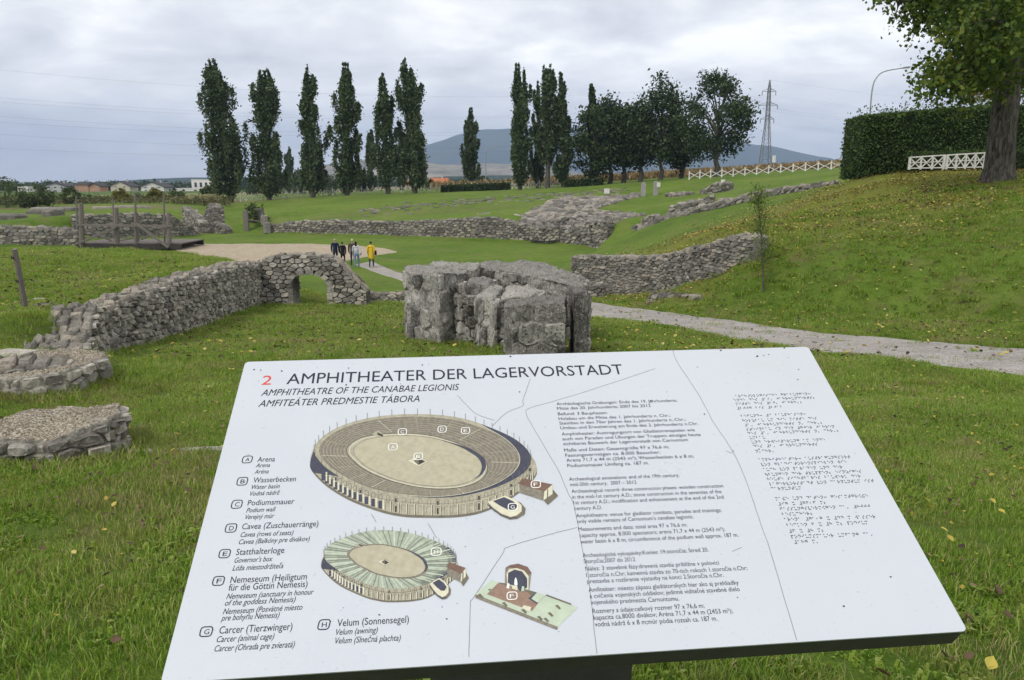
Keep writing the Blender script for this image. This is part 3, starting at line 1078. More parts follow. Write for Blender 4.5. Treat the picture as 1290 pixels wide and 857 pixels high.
# flat slabs and footings lying in the grass
def slab(px, py, Y, w_, d_, h_, rz, label, name='stone_slab', mat=None, seed=0, tilt=(0, 0), group=None):
    rnd = random.Random(seed)
    c = on(px, py, Y)
    n = rnd.choice((7, 8, 9))
    V, Fc = [], []
    for r, (k, z) in enumerate(((1.0, -.15), (1.0, h_ * .7), (.9, h_), (.45, h_ * 1.03))):
        for i in range(n):
            a = 2 * math.pi * i / n
            q = k * (1 + .16 * math.sin(i * 2.3 + seed))
            V.append((math.copysign(abs(math.cos(a)) ** .7, math.cos(a)) * w_ / 2 * q, math.copysign(abs(math.sin(a)) ** .7, math.sin(a)) * d_ / 2 * q, z + rnd.uniform(-.08, .08) * h_))
    for r in range(3):
        for i in range(n):
            Fc.append((r * n + i, r * n + (i + 1) % n, (r + 1) * n + (i + 1) % n, (r + 1) * n + i))
    Fc.append(tuple(3 * n + i for i in range(n)))
    o = mesh_obj(name, V, Fc, mat or M_stone_far)
    o.location = c
    o.rotation_euler = (tilt[0], tilt[1], rz)
    return tag(o, label, 'stone slab', group)


for i, (px, py, Y, w_, d_, h_, lab) in enumerate([
        (12, 281, 74, 3.2, 2.2, .5, 'long flat slab at the very left edge above the arena wall'),
        (24, 278, 77, 1.6, 1.5, .4, 'small flat slab just right of the leftmost slab'),
        (60, 268, 85, 4.2, 1.6, .45, 'long pale slab on the far left slope, highest of them'),
        (84, 268, 86, 3.0, 1.6, .4, 'pale slab right of the highest slab on the left slope'),
        (66, 276, 80, 2.0, 2.2, .7, 'tilted slab in the grass below the highest slab'),
        (48, 273, 82, 2.6, 1.2, .35, 'narrow slab left of the tilted slab'),
        (165, 264, 92, 5.0, 1.2, .3, 'low slab in the grass above the wall behind the timber platform'),
        (130, 266, 90, 2.5, 1.2, .3, 'short slab left of the low slab above the platform')]):
    slab(px, py, Y, w_, d_, h_, .2 * math.sin(i * 2), lab, seed=i + 1)
rndf = random.Random(5)
ft = MB()
for k in range(230):
    px = rndf.uniform(455, 800)
    py = 258.5 - (px - 455) / 345 * 7 + rndf.gauss(0, 1.2)
    Y = 96 - (py - 254) * 1.9
    c = on(px, py, Y)
    a, b, h_ = rndf.uniform(.25, .9), rndf.uniform(.2, .6), rndf.uniform(.03, .12)
    ft.box((c.x, c.y, c.z + h_ / 2 - .03), (a, b, h_ + .06), rndf.uniform(-.6, .6))
tag(ft.build('rubble_strip', M_stone_far), 'strip of pale foundation rubble lying in the lawn above the arena wall', 'rubble', kind='stuff')

# ------------------------------------------------------------------ the arch
ab = L(332, 387)
Yb = ab.y


def ax(px): return at(px, 380, Yb).x


def az(py, px=390): return at(px, py, Yb).z


gz = az(387)
top_prof = [(332, 329), (340, 325), (350, 323), (380, 321), (410, 322.5), (423, 325), (430, 330), (436, 340), (445, 350), (456, 360), (462, 368)]
arch_prof = [(370, 387), (370.2, 354), (372, 350), (377, 347.5), (387, 346), (397, 346.5), (405, 349), (411, 354), (413, 360), (413.2, 387)]
root = empty('arch', (ax(332), Yb, gz), 'ruined stone wall with a low arched opening at the end of the left wall', 'stone arch')
org = root.location.copy()
TH = .8
Vv, Fc = [], []
N = 60
for i in range(N + 1):
    px = 332 + (462 - 332) * i / N
    zt = az(interp(top_prof, px)) - .04 + noise.noise((px * .2, 3, 0)) * .03
    zb_ = gz - .25
    if 370 <= px <= 413.3: zb_ = az(interp(arch_prof, px)) + .02
    for d in (.04, TH - .04):
        for z in (zb_, zt):
            Vv.append((ax(px) - org.x, Yb + d - org.y, z - org.z))
for i in range(N):
    a, b = i * 4, (i + 1) * 4
    Fc += [(a, b, b + 1, a + 1), (a + 2, a + 3, b + 3, b + 2), (a + 1, b + 1, b + 3, a + 3), (a, a + 2, b + 2, b)]
Fc += [(0, 1, 3, 2), (N * 4, N * 4 + 2, N * 4 + 3, N * 4 + 1)]
mesh_obj('mortar_core', Vv, Fc, M_mortar, root)
rnd = random.Random(77)
jobs = []
x0, x1 = ax(332), ax(462)
for sgn, y_ in ((1, Yb), (-1, Yb + TH)):
    for x, y, poly in cells(x1 - x0, gz - .1, az(320), .30, .16, rnd=rnd):
        cx_ = sum(p[0] for p in poly) / len(poly)
        cz_ = sum(p[1] for p in poly) / len(poly)
        px = 332 + cx_ / (x1 - x0) * 130
        if cz_ > az(interp(top_prof, px)) - .03: continue
        if 368 < px < 415.5 and cz_ < az(interp(arch_prof, min(max(px, 370.1), 413.1))) + .17: continue
        poly = [(a, min(b, az(interp(top_prof, 332 + a / (x1 - x0) * 130)) + .01)) for a, b in poly]
        r = chip(poly, .012, lambda u, v, h: (x0 + u, y_ - sgn * h, v), None, .05 * rnd.uniform(.5, 1.5), rnd)
        if r: jobs.append((r[0], r[1], 0))
# jambs and voussoirs, each running through the wall
path = [Vector((ax(a), az(b))) for a, b in arch_prof]
seg = []
for a, b in zip(path, path[1:]):
    n = max(1, int((b - a).length / .2))
    for k in range(n): seg.append((a.lerp(b, k / n), a.lerp(b, (k + 1) / n)))
cen = Vector((ax(391.5), az(362)))
for a, b in seg:
    m_ = (a + b) / 2
    out = (m_ - cen)
    out = Vector((math.copysign(1, out.x), 0)) if m_.y < az(356) else out.normalized()
    dpt = rnd.uniform(.16, .26)
    f = .04
    q = [a.lerp(b, f), b.lerp(a, f), b.lerp(a, f) + out * dpt, a.lerp(b, f) + out * dpt]
    for ya, yb in ((Yb - .05 * rnd.uniform(.6, 1.6), Yb + TH * .5), (Yb + TH * .5 + .01, Yb + TH + .04)):
        vs = [(p.x, ya, p.y) for p in q] + [(p.x, yb, p.y) for p in q]
        vs = [(v[0] + rnd.uniform(-.012, .012), v[1], v[2] + rnd.uniform(-.012, .012)) for v in vs]
        jobs.append((vs, [(0, 1, 2, 3), (7, 6, 5, 4), (0, 4, 5, 1), (1, 5, 6, 2), (2, 6, 7, 3), (3, 7, 4, 0)], 0))
for x, y, poly in cells(x1 - x0, 0, TH, .34, .36, rnd=rnd):
    r = chip(poly, .012, lambda u, v, h: (x0 + u, Yb + v, az(interp(top_prof, 332 + min(max(u, 0), x1 - x0) / (x1 - x0) * 130)) + h - .02), None, .05 * rnd.uniform(.5, 1.6), rnd)
    if r: jobs.append((r[0], r[1], 1))
lay_stones(root, jobs, [M_stone, M_capstone], 300)


# ------------------------------------------------------------------ the lumps: piers and near ruins (voxel skinned, with stones set in)
def lump(name, label, foot, z0, tops, mats, voxel=.033, amp=.04, seed=1, cell=(.34, .24), prot=.03, facing=None, cat='stone pier', cap=True, capdome=.05, limit=110, gap=.008, skip=.25, capmat=1, rim=.08, jit=.16):
    """foot: xy corners counter-clockwise; tops: z at each corner"""
    n = len(foot)
    cx = sum(p[0] for p in foot) / n
    cy = sum(p[1] for p in foot) / n
    root = empty(name, (cx, cy, z0), label, cat)
    vs = [(x - cx, y - cy, -.35) for x, y in foot] + [(x - cx, y - cy, z - z0) for (x, y), z in zip(foot, tops)]
    fs = [tuple(range(n))[::-1]] + [(i, (i + 1) % n, n + (i + 1) % n, n + i) for i in range(n)]
    ctr = sum(tops) / n - z0 + capdome
    vs.append((0, 0, ctr))
    fs += [(n + i, n + (i + 1) % n, 2 * n) for i in range(n)]
    o = mesh_obj('masonry_body', vs, fs, mats, root)
    md = o.modifiers.new('r', 'REMESH')
    md.mode = 'VOXEL'
    md.voxel_size = voxel
    dg = bpy.context.evaluated_depsgraph_get()
    me2 = bpy.data.meshes.new_from_object(o.evaluated_get(dg))
    o.modifiers.clear()
    o.data = me2
    if not me2.materials:
        for m in mats: me2.materials.append(m)
    co = np.empty(len(me2.vertices) * 3)
    no = np.empty(len(me2.vertices) * 3)
    me2.vertices.foreach_get('co', co)
    me2.vertices.foreach_get('normal', no)
    co = co.reshape(-1, 3)
    no = no.reshape(-1, 3)
    for k in range(len(co)):
        p = Vector(co[k]) + root.location
        up = no[k][2]
        d = noise.fractal(p * 2.3, 1.0, 2.0, 3) * amp * 1.2 + noise.noise(p * 8) * amp * .75 + noise.noise(p * 21) * amp * .4
        if up > .5: d = d * 1.0 + abs(noise.noise(p * 14)) * amp * .7
        co[k] += no[k] * d - no[k] * amp * .4
    me2.vertices.foreach_set('co', co.ravel())
    pm = [1 if p.normal.z > .55 else 0 for p in me2.polygons]
    me2.polygons.foreach_set('material_index', [capmat * q for q in pm])
    me2.polygons.foreach_set('use_smooth', [True] * len(pm))
    me2.update()
    rnd = random.Random(seed)
    jobs = []
    for i in range(n):
        if facing is not None and i not in facing: continue
        a, b = Vector(foot[i]), Vector(foot[(i + 1) % n])
        Ls = (b - a).length
        t_ = (b - a) / Ls
        nr = Vector((t_.y, -t_.x))
        za, zb = tops[i], tops[(i + 1) % n]
        H = max(za, zb) - z0
        for x, y, poly in cells(Ls, -.05, H, cell[0], cell[1], jit=jit, rnd=rnd):
            cu = sum(p[0] for p in poly) / len(poly)
            cv = sum(p[1] for p in poly) / len(poly)
            lim = za + (zb - za) * cu / Ls - z0 - rim
            if cv > lim: continue
            if rnd.random() < skip: continue
            poly = [(u, min(v, za + (zb - za) * u / Ls - z0 - .03)) for u, v in poly]
            r = chip(poly, gap, lambda u, v, h: (a.x + t_.x * u + nr.x * h, a.y + t_.y * u + nr.y * h, z0 + v), None, prot * rnd.uniform(.3, 1.5), rnd, chamfer=.22)
            if r: jobs.append((r[0], r[1], 0))
    lay_stones(root, jobs, mats, limit)
    return root


def fz(px, py, Y): return at(px, py, Y)


def foot_of(lst):
    """(px, Y) corners on the low ground"""
    return [(at(px, 400, Y).x, Y) for px, Y in lst]


def tops_of(lst): return [at(px, py, Y).z for px, py, Y in lst]


PM = [M_pier, M_piertop]
# A: far left pier
lump('masonry_pier', 'leftmost ruined pier with a tall pale flat face', foot_of([(513, 15.3), (553, 14.4), (590, 15.2), (585, 16.6), (512, 16.8)]), zl(15), tops_of([(509, 344, 15.3), (551, 343, 14.4), (592, 343, 15.2), (588, 334, 16.6), (512, 336, 16.8)]), PM, seed=51, cell=(.42, .42), skip=.3, amp=.05, facing=(0, 1, 4))
# B, C: upright sub-piers with dark joints between them
lump('masonry_pier', 'slim recessed pier just right of the leftmost pale one', foot_of([(562, 15.1), (583, 14.6), (590, 15.9), (572, 16.2)]), zl(14.6), tops_of([(560, 356, 15.1), (583, 354, 14.6), (600, 347, 15.9), (576, 348, 16.2)]), PM, seed=52, cell=(.24, .26), skip=.12, amp=.045, prot=.045, facing=(0, 1, 3))
lump('masonry_pier', 'blocky pier left of centre with squared stones stacked in one column', foot_of([(588, 14.35), (616, 14.4), (622, 15.8), (596, 15.9)]), zl(14.4), tops_of([(587, 357, 14.35), (618, 359, 14.4), (634, 349, 15.8), (600, 350, 15.9)]), PM, seed=58, cell=(.40, .24), skip=.05, amp=.045, prot=.055, facing=(0, 1, 3))
lump('masonry_pier', 'narrow upright pier with fluted face left of the broad front pier', foot_of([(601, 14.0), (624, 13.6), (634, 14.9), (611, 15.2)]), zl(14), tops_of([(598, 372, 14.0), (624, 378, 13.6), (638, 360, 14.9), (612, 358, 15.2)]), PM, seed=53, cell=(.2, .5), skip=.2, amp=.05, prot=.05, facing=(0, 1, 3), capdome=.08)
lump('masonry_pier', 'rounded rubble topped pier directly behind the broad front pier', foot_of([(629, 13.75), (668, 13.8), (690, 14.35), (642, 15.1)]), zl(13.8), tops_of([(629, 376, 13.75), (672, 373, 13.8), (694, 364, 14.35), (646, 358, 15.1)]), PM, seed=59, cell=(.3, .25), skip=.3, amp=.05, prot=.04, facing=(0, 1, 3), capdome=.1)
# D front right, with the upright slot beside it
lump('masonry_pier', 'front right ruined pier, broad and square with pale lichen', foot_of([(634, 12.6), (644, 12.1), (713, 12.1), (713, 13.3), (640, 13.3)]), zl(12.4), tops_of([(634, 386, 12.6), (644, 385, 12.1), (714, 380, 12.1), (713, 368, 13.4), (640, 378, 13.4)]), PM, seed=54, cell=(.5, .42), skip=.45, amp=.045, prot=.025, facing=(0, 1))
lump('masonry_pier', 'slim upright block right of a dark slot, rightmost of the piers', foot_of([(722, 12.4), (741, 12.5), (738, 14.2), (716, 14.1)]), zl(12.6), tops_of([(722, 369, 12.4), (741, 366, 12.5), (736, 362, 14.2), (716, 362, 14.1)]), PM, seed=55, cell=(.3, .5), skip=.4, amp=.035, facing=(0, 1))
# E back
lump('masonry_pier', 'long low humped ruin behind the row of piers', foot_of([(602, 18.2), (640, 17.2), (735, 15.2), (737, 17.0), (690, 18.6), (612, 19.2)]), zl(17), tops_of([(600, 337, 18.2), (640, 341, 17.2), (734, 362, 15.2), (738, 350, 17.0), (690, 331, 18.6), (612, 328, 19.2)]), PM, seed=56, cell=(.34, .26), skip=.2, amp=.07, prot=.05, facing=(0, 1, 2), capdome=.1)
lump('masonry_pier', 'flat topped rubble behind the leftmost pier', foot_of([(535, 17.0), (600, 16.6), (606, 18.0), (545, 18.4)]), zl(17.2), tops_of([(535, 338, 17.0), (602, 340, 16.6), (604, 332, 18.0), (545, 331, 18.4)]), PM, seed=57, cell=(.34, .26), skip=.2, amp=.06, facing=(0,))

# near left ruins
a_, b_, c_ = L(-45, 585), L(60, 584), L(143, 575)
ft = [(a_.x, a_.y), (b_.x, b_.y), (c_.x, c_.y), (c_.x - .12, c_.y + .42), (c_.x - .42, c_.y + .95), (a_.x - .1, a_.y + 1.05)]
z0 = zl(6.1)
lump('near_ruin', 'low foreground ruin at the left with a flat gravelly concrete top', ft, z0, [at(-45, 545, a_.y).z, at(60, 556, b_.y).z, at(137, 528, c_.y).z, at(128, 520, c_.y + .4).z, at(95, 507, c_.y + .95).z, at(-20, 515, a_.y + 1.05).z],
     [M_stone, M_crete], voxel=.02, amp=.03, seed=61, cell=(.2, .10), skip=0, rim=.0, prot=.045, cat='stone ruin', facing=(0, 1, 2, 3), gap=.009, capdome=.02)
a_, b_, c_ = L(-60, 513), L(30, 512), L(88, 507)
ft = [(a_.x, a_.y), (b_.x, b_.y), (c_.x, c_.y), (c_.x + .05, c_.y + .8), (c_.x - .6, c_.y + 1.7), (a_.x, a_.y + 1.7)]
z0 = zl(8.6)
lump('near_ruin', 'second ruin from the front at the left, coarse blocks below a trodden top', ft, z0, [at(-60, 478, a_.y).z, at(30, 474, b_.y).z, at(82, 466, c_.y).z, at(100, 447, c_.y + .8).z, at(60, 438, c_.y + 1.7).z, at(-60, 440, a_.y + 1.7).z],
     [M_stone, M_crete], voxel=.03, amp=.04, seed=62, cell=(.26, .15), skip=0, rim=.0, prot=.05, cat='stone ruin', facing=(0, 1, 2, 3), gap=.01, capdome=.02)
sb = at(15, 462, 9.7)
o = slab(15, 450, 9.8, .85, .5, .2, .1, 'big pale slab lying on the second left ruin', mat=M_stone, seed=4)
o.location = (sb.x, sb.y, sb.z)
for i, (px, py, Y, w_, d_, h_, lab) in enumerate([(62, 398, 14.2, .45, .3, .06, 'flat pale stone in the grass at the start of the long wall'), (100, 404, 13.6, .35, .3, .12, 'rough pale stone heap piece on the wall start'),
                                               (52, 383, 16, .35, .25, .05, 'small flat stone in the grass beside the leaning fence post'), (176, 576, 6.1, .22, .1, .03, 'thin flat stone in the grass left of the board'),
                                               (262, 574, 6.2, .5, .12, .03, 'long thin kerb stone in the grass by the left edge of the board')]):
    slab(px, py, Y, w_, d_, h_, .1, lab, mat=M_stone, seed=10 + i)
print('masonry', time.time() - T0)


# ------------------------------------------------------------------ foliage
def leaf_mesh(name, C, size, mat, parent, n_per=1, fold=True, up=.0, aspect=.6, smooth=False):
    """C: (n,3) leaf positions; every leaf a pointed two-triangle blade"""
    n = len(C)
    d = rng.normal(size=(n, 3))
    d[:, 2] += up
    d /= np.linalg.norm(d, axis=1)[:, None]
    r = rng.normal(size=(n, 3))
    s = np.cross(d, r)
    s /= np.linalg.norm(s, axis=1)[:, None]
    sz = size * rng.uniform(.6, 1.3, n)[:, None]
    nn = np.cross(d, s)
    V = np.empty((n, 4, 3))
    V[:, 0] = C - d * sz * .5
    V[:, 1] = C + s * sz * aspect * .5 + nn * sz * .1
    V[:, 2] = C + d * sz * .5
    V[:, 3] = C - s * sz * aspect * .5 + nn * sz * .1
    V = V.reshape(-1, 3)
    me = bpy.data.meshes.new(name)
    me.vertices.add(len(V))
    me.vertices.foreach_set('co', V.ravel())
    me.loops.add(4 * n)
    me.loops.foreach_set('vertex_index', np.arange(4 * n))
    me.polygons.add(n)
    me.polygons.foreach_set('loop_start', np.arange(0, 4 * n, 4))
    me.update(calc_edges=True)
    me.materials.append(mat)
    return link(name, me, parent)


def clumps(centres, k, rad):
    c = np.repeat(np.asarray(centres), k, axis=0)
    return c + rng.normal(size=c.shape) * rad * np.array([1, 1, .8])


def poplar(px, py, ytop, wpx, Y, label, mat=M_poplar, lean=0, plumes=46, tops=1, trunk_px=0, dens=1.0):
    base = on(px, py, Y)
    top = at(px, ytop, Y)
    H = top.z - base.z
    Wd = wpx / F * Y * 1.04
    r0 = empty('poplar', base, label, 'tree', 'poplars behind the arena')
    tr = MB()
    ln = at(px + lean, ytop, Y).x - base.x
    tr.tube([(0, 0, -.5), (ln * .1, 0, H * .2), (ln * .45, 0, H * .6), (ln * .85, 0, H * .9)], [.42, .34, .18, .03], 8)
    pts = []
    zlow = max(H * .03, trunk_px / F * Y)
    tips = []
    for k in range(plumes):
        f = random.random() ** 1.25
        z = zlow + (H * .80 - zlow) * f
        ang = random.uniform(0, 2 * math.pi)
        env = Wd / 2 * (math.sin(math.pi * min(1, (.18 + .82 * (1 - z / H)) * .62)) ** .8)
        env *= random.uniform(.75, 1.12)
        ln_up = H * random.uniform(.13, .26) * (1 - .3 * f)
        st = Vector((ln * (z / H) ** 1.5, 0, z))
        n = 9
        ro = random.uniform(.15, .95) * env
        for i in range(n):
            t_ = i / (n - 1)
            q = st + Vector((math.cos(ang), math.sin(ang), 0)) * ro * (1 - (1 - min(1, t_ * 1.6)) ** 2) + Vector((ln * .3 * t_, 0, ln_up * t_))
            if q.z > H: continue
            tips.append((q.x, q.y, q.z, (.22 + .32 * math.sin(math.pi * min(1, t_ * .93 + .07))) * Wd / 6.0))
        if k % 3 == 0:
            tr.tube([st, st + Vector((math.cos(ang), math.sin(ang), 0)) * ro * .8 + Vector((0, 0, ln_up * .5)), st + Vector((math.cos(ang), math.sin(ang), 0)) * ro + Vector((0, 0, ln_up))], [.09, .06, .02], 4)
    for k in range(tops * 2 + 2):
        a = random.uniform(-1, 1)
        zt = H * (1 - random.uniform(0, .07)) if k else H
        for i in range(9):
            t_ = i / 8
            q = (ln * (.75 + .28 * t_) + a * Wd * (.20 if tops > 1 else .10) * (1 - .2 * t_), random.uniform(-.3, .3), H * .72 + (zt - H * .72) * t_)
            tips.append((*q, (.42 * (1 - t_) + .12) * Wd / 5.0))
    tr.build('trunk', M_bark, r0)
    T_ = np.array(tips)
    kk = int(38 * dens)
    c = np.repeat(T_[:, :3], kk, axis=0)
    rr = np.repeat(T_[:, 3], kk)[:, None]
    P = c + rng.normal(size=c.shape) * rr * np.array([.60, .60, 1.15]) * rng.uniform(.6, 1.25, (len(c), 1))
    P = P[P[:, 2] > zlow * .6]
    leaf_mesh('crown', P, .42, mat, r0, up=.9, aspect=.62)
    return r0


poplar(291, 247, 77, 52, 118, 'leftmost tall poplar, its top leaning left', lean=-24, plumes=74)
poplar(339, 249, 89, 46, 118, 'second tall poplar from the left with a forked ragged top', plumes=50, lean=-6, tops=2)
poplar(394, 246, 86, 40, 118, 'third tall poplar from the left', plumes=54, lean=-8)
poplar(437, 244, 81, 40, 118, 'fourth tall poplar from the left, double topped', plumes=60, tops=2, lean=-1)
poplar(489, 242, 94, 36, 118, 'fifth tall poplar from the left, loose and narrow with gaps near its top', plumes=38, lean=-7)
poplar(523, 241, 77, 42, 118, 'sixth tall poplar from the left, dense, leaning slightly left', plumes=66, lean=-11)
poplar(593, 231, 137, 24, 150, 'small lone poplar standing before the blue hill', plumes=44, trunk_px=9)
poplar(655, 239, 82, 34, 118, 'tall poplar with two tops just right of the blue hill', plumes=60, tops=2)
poplar(678, 236, 104, 22, 124, 'slim poplar squeezed between two taller ones right of centre', plumes=32)
poplar(690, 238, 83, 30, 118, 'tall poplar with a bare lower trunk right of centre', plumes=46, trunk_px=24, tops=2)
poplar(710, 237, 93, 26, 118, 'rightmost tall poplar next to the dark trees', plumes=44, lean=-3)
poplar(467, 241, 164, 19, 150, 'short poplar standing behind and left of the fifth', plumes=34, mat=M_poplar_thin)
poplar(506, 240, 168, 20, 150, 'short poplar half hidden left of the dense sixth', plumes=30, mat=M_poplar_thin)
poplar(364, 241, 186, 16, 190, 'small distant poplar between the second and third', plumes=30, mat=M_poplar_thin)


def broad(name, px, py, ytop, wpx, ybot, Y, label, mat, cat='tree', nb=26, leaf=.4, kk=60, group=None, trunk=.35, peak=1., core=.0, cr=.0, tw=None, shape=1.):
    base = on(px, py, Y)
    zt = at(px, ytop, Y).z
    zb = at(px, ybot, Y).z
    Wd = wpx / F * Y
    r0 = empty(name, base, label, cat, group)
    H = zt - base.z
    cz = (zt + zb) / 2 - base.z
    sx_ = at(px, (ytop + ybot) / 2, Y).x - base.x
    rz_ = (zt - zb) / 2
    tr = MB()
    th = max(.3, zb - base.z)
    tr.tube([(0, 0, -.3), (.02 * H, 0, th * .6), (0, .02 * H, th * 1.15), (0, 0, cz + rz_ * .5)], [trunk * 1.25, trunk, trunk * .8, trunk * .12], 9)
    cs = []
    for k in range(nb):
        while 1:
            v = Vector((random.uniform(-1, 1), random.uniform(-1, 1), random.uniform(-1, 1)))
            if .25 < v.length < 1: break
        v = v.normalized() * (v.length ** .5)
        hx = (1 - .55 * max(0, v.z) ** peak) * (1 - .25 * max(0, -v.z))
        c = Vector((sx_ + v.x * Wd / 2 * hx, v.y * Wd / 2 * hx * shape, cz + v.z * rz_))
        cs.append(c)
        if k % 2 == 0:
            st = Vector((0, 0, max(th * .8, c.z * .6)))
            tr.tube([st, st.lerp(c, .5) + Vector((0, 0, .05 * H)), c], [trunk * .35, trunk * .2, trunk * .05], 5)
    tr.build('trunk', M_bark, r0)
    cr = cr or Wd * .105
    C = clumps([tuple(c) for c in cs], kk, cr)
    k2 = len(C) // 5
    # sub clumps make the edge ragged
    sub = C[rng.integers(0, len(C), k2 // 6)]
    C = np.vstack([C, clumps(sub, 7, cr * .28)])
    C = C[C[:, 2] > .1]
    leaf_mesh('crown', C, leaf, mat, r0, up=-.1)
    return r0


DG = 'dark trees right of the poplars'
poplar(745, 230, 107, 22, 122, 'dark spire rising at the left of the dark tree group', plumes=34, mat=M_dark, trunk_px=30)
for px, py, yt, wp, yb, Y, lab, pk in [
        (748, 231, 130, 58, 225, 118, 'leftmost dark tree of the group with foliage nearly down to the grass', 1),
        (768, 229, 122, 56, 214, 121, 'dark round tree, second from the left in the group', 1),
        (785, 229, 140, 52, 212, 119, 'dark tree with a thin trunk, third from the left in the group', 1),
        (806, 229, 128, 56, 211, 118, 'dark tree near the middle of the group with a straight trunk', 1),
        (831, 228, 94, 62, 209, 116, 'tallest dark tree of the group with a pointed top', .7),
        (858, 226, 150, 46, 208, 122, 'low rounded dark tree at the right end of the group', 1)]:
    broad('broadleaf_tree', px, py, yt, wp, yb, Y, lab, M_dark, nb=46, kk=95, leaf=.5, group=DG, trunk=.34, peak=pk, cr=.78)
broad('broadleaf_tree', 901, 223, 93, 80, 205, 108, 'large lone dark tree with a full round crown left of the pylon', M_dark, nb=74, kk=95, leaf=.42, group=DG, trunk=.42, peak=1.4, cr=.72)
broad('broadleaf_tree', 940, 223, 128, 34, 165, 108.5, 'loose outer bough mass right of the large lone dark tree', M_dark, nb=9, kk=70, leaf=.4, group=DG, trunk=.03, cr=.6) if False else None

# bushes
for px, py, yt, wp, Y, lab, mt in [(8, 264, 228, 62, 100, 'dark bush at the far left edge', M_bush), (50, 262, 231, 34, 98, 'rounded green bush right of the one at the left edge', M_bush), (32, 263, 243, 30, 97, 'low bush between the two left bushes', M_bush),
                                   (88, 258, 236, 22, 110, 'small bush in front of the orange house', M_bush), (152, 256, 238, 18, 115, 'yellowish bush in front of the beige house', M_yellow), (196, 256, 237, 18, 118, 'yellowish bush in front of the white house', M_yellow),
                                   (172, 258, 246, 36, 120, 'dry low scrub between the two yellowish bushes', M_bush), (225, 256, 243, 36, 124, 'dry low scrub left of the first poplar', M_bush), (120, 259, 248, 40, 116, 'dry low scrub below the orange house', M_bush),
                                   (262, 247, 236, 18, 140, 'small bush in front of the white flat roofed house', M_bush), (322, 293, 256, 30, 86, 'bush beside the fence post at the near end of the arena wall', M_bush),
                                   (413, 245, 220, 34, 128, 'bushy green tree between the third and fourth poplars', M_poplar_thin), (378, 246, 214, 26, 150, 'soft green tree behind the third poplar', M_poplar_thin),
                                   (455, 243, 214, 26, 150, 'dark green tree behind the fourth poplar', M_dark), (540, 240, 226, 14, 150, 'small shrub right of the sixth poplar', M_bush), (275, 250, 228, 22, 160, 'dark shrub behind the first poplar', M_dark),
                                   (318, 247, 226, 30, 190, 'dark tree clump between the first two poplars', M_dark), (608, 232, 222, 14, 240, 'small dark conifer bush left of the tall twin poplar', M_dark)]:
    broad('bush', px, py, yt, wp, py - 1, Y, lab, mt, 'bush', nb=30, kk=50, leaf=.26 if Y < 130 else .45, group='bushes round the arena', trunk=.06, cr=wp / F * Y * .075)


def treeline(name, label, x0, x1, yb, yt, Y, mat, n, leaf, dep=20):
    C = []
    for k in range(n):
        px = random.uniform(x0, x1)
        hgt = .55 + .45 * noise.noise((px * .09, Y, 0)) + random.uniform(-.2, .2)
        Yk = Y + random.uniform(0, dep)
        b = at(px, yb, Y)
        h = (at(px, yt, Y).z - b.z) * max(.2, hgt)
        C.append((b.x * Yk / Y, Yk, b.z + h * random.random() ** .7))
    C = clumps(C, 10, Y * .0028)
    o = leaf_mesh(name, C, leaf, mat, None)
    return tag(o, label, 'trees', kind='stuff')


treeline('far_woodland', 'dark far hedgerow behind the houses at the left', -80, 300, 240.5, 229, 470, M_dark, 1600, 2.0)
treeline('far_woodland', 'far dark tree belt below the hills behind the poplars', 280, 600, 237, 224, 620, M_dark, 1500, 2.6)
M_scrub = leafmat('dry_scrub', [(.06, .055, .03), (.11, .10, .05), (.13, .14, .05), (.22, .18, .10)], .2)
treeline('scrub', 'belt of dry brown and green scrub along the left rim of the arena', -30, 292, 259, 247, 108, M_scrub, 900, .35, 14)
print('trees', time.time() - T0)

# ------------------------------------------------------------------ near tree
tb = on(1258, 223, 27)
nt = empty('big_tree', tb, 'big rough barked tree at the right edge in front of the hedge', 'tree')


def tl(px, py, dy=0):
    p = at(px, py, 27 + dy)
    return p - tb


TR = MB()
trunk_pts = [(1257, 240, 0), (1258, 222, 0), (1259, 212, 0), (1261, 190, 0), (1265, 150, 0), (1270, 110, 0), (1275, 70, 0), (1283, 20, .2), (1292, -40, .5), (1300, -110, .6), (1306, -190, .7)]
pp = catmull([tl(x, y, d) for x, y, d in trunk_pts], 60)
rads = [interp([(0, .78), (.03, .66), (.08, .56), (.2, .48), (.4, .42), (.6, .34), (.8, .22), (1, .06)], i / 60) for i in range(61)]
n = 28
V, Fc = [], []
for i, (p, r) in enumerate(zip(pp, rads)):
    for k in range(n):
        a = 2 * math.pi * k / n
        fl = 1 + (.28 * max(0, math.sin(a * 5 + 1)) * max(0, 1 - i / 6))
        rr = r * fl * (1 + .10 * noise.noise((math.cos(a) * 5, math.sin(a) * 5, p.z * .5)) + .05 * noise.noise((math.cos(a) * 12, math.sin(a) * 12, p.z * 1.2)))
        V.append((p.x + math.cos(a) * rr, p.y + math.sin(a) * rr, p.z))
for i in range(60):
    for k in range(n): Fc.append((i * n + k, i * n + (k + 1) % n, (i + 1) * n + (k + 1) % n, (i + 1) * n + k))
mesh_obj('trunk', V, Fc, M_bark, nt, smooth=True)
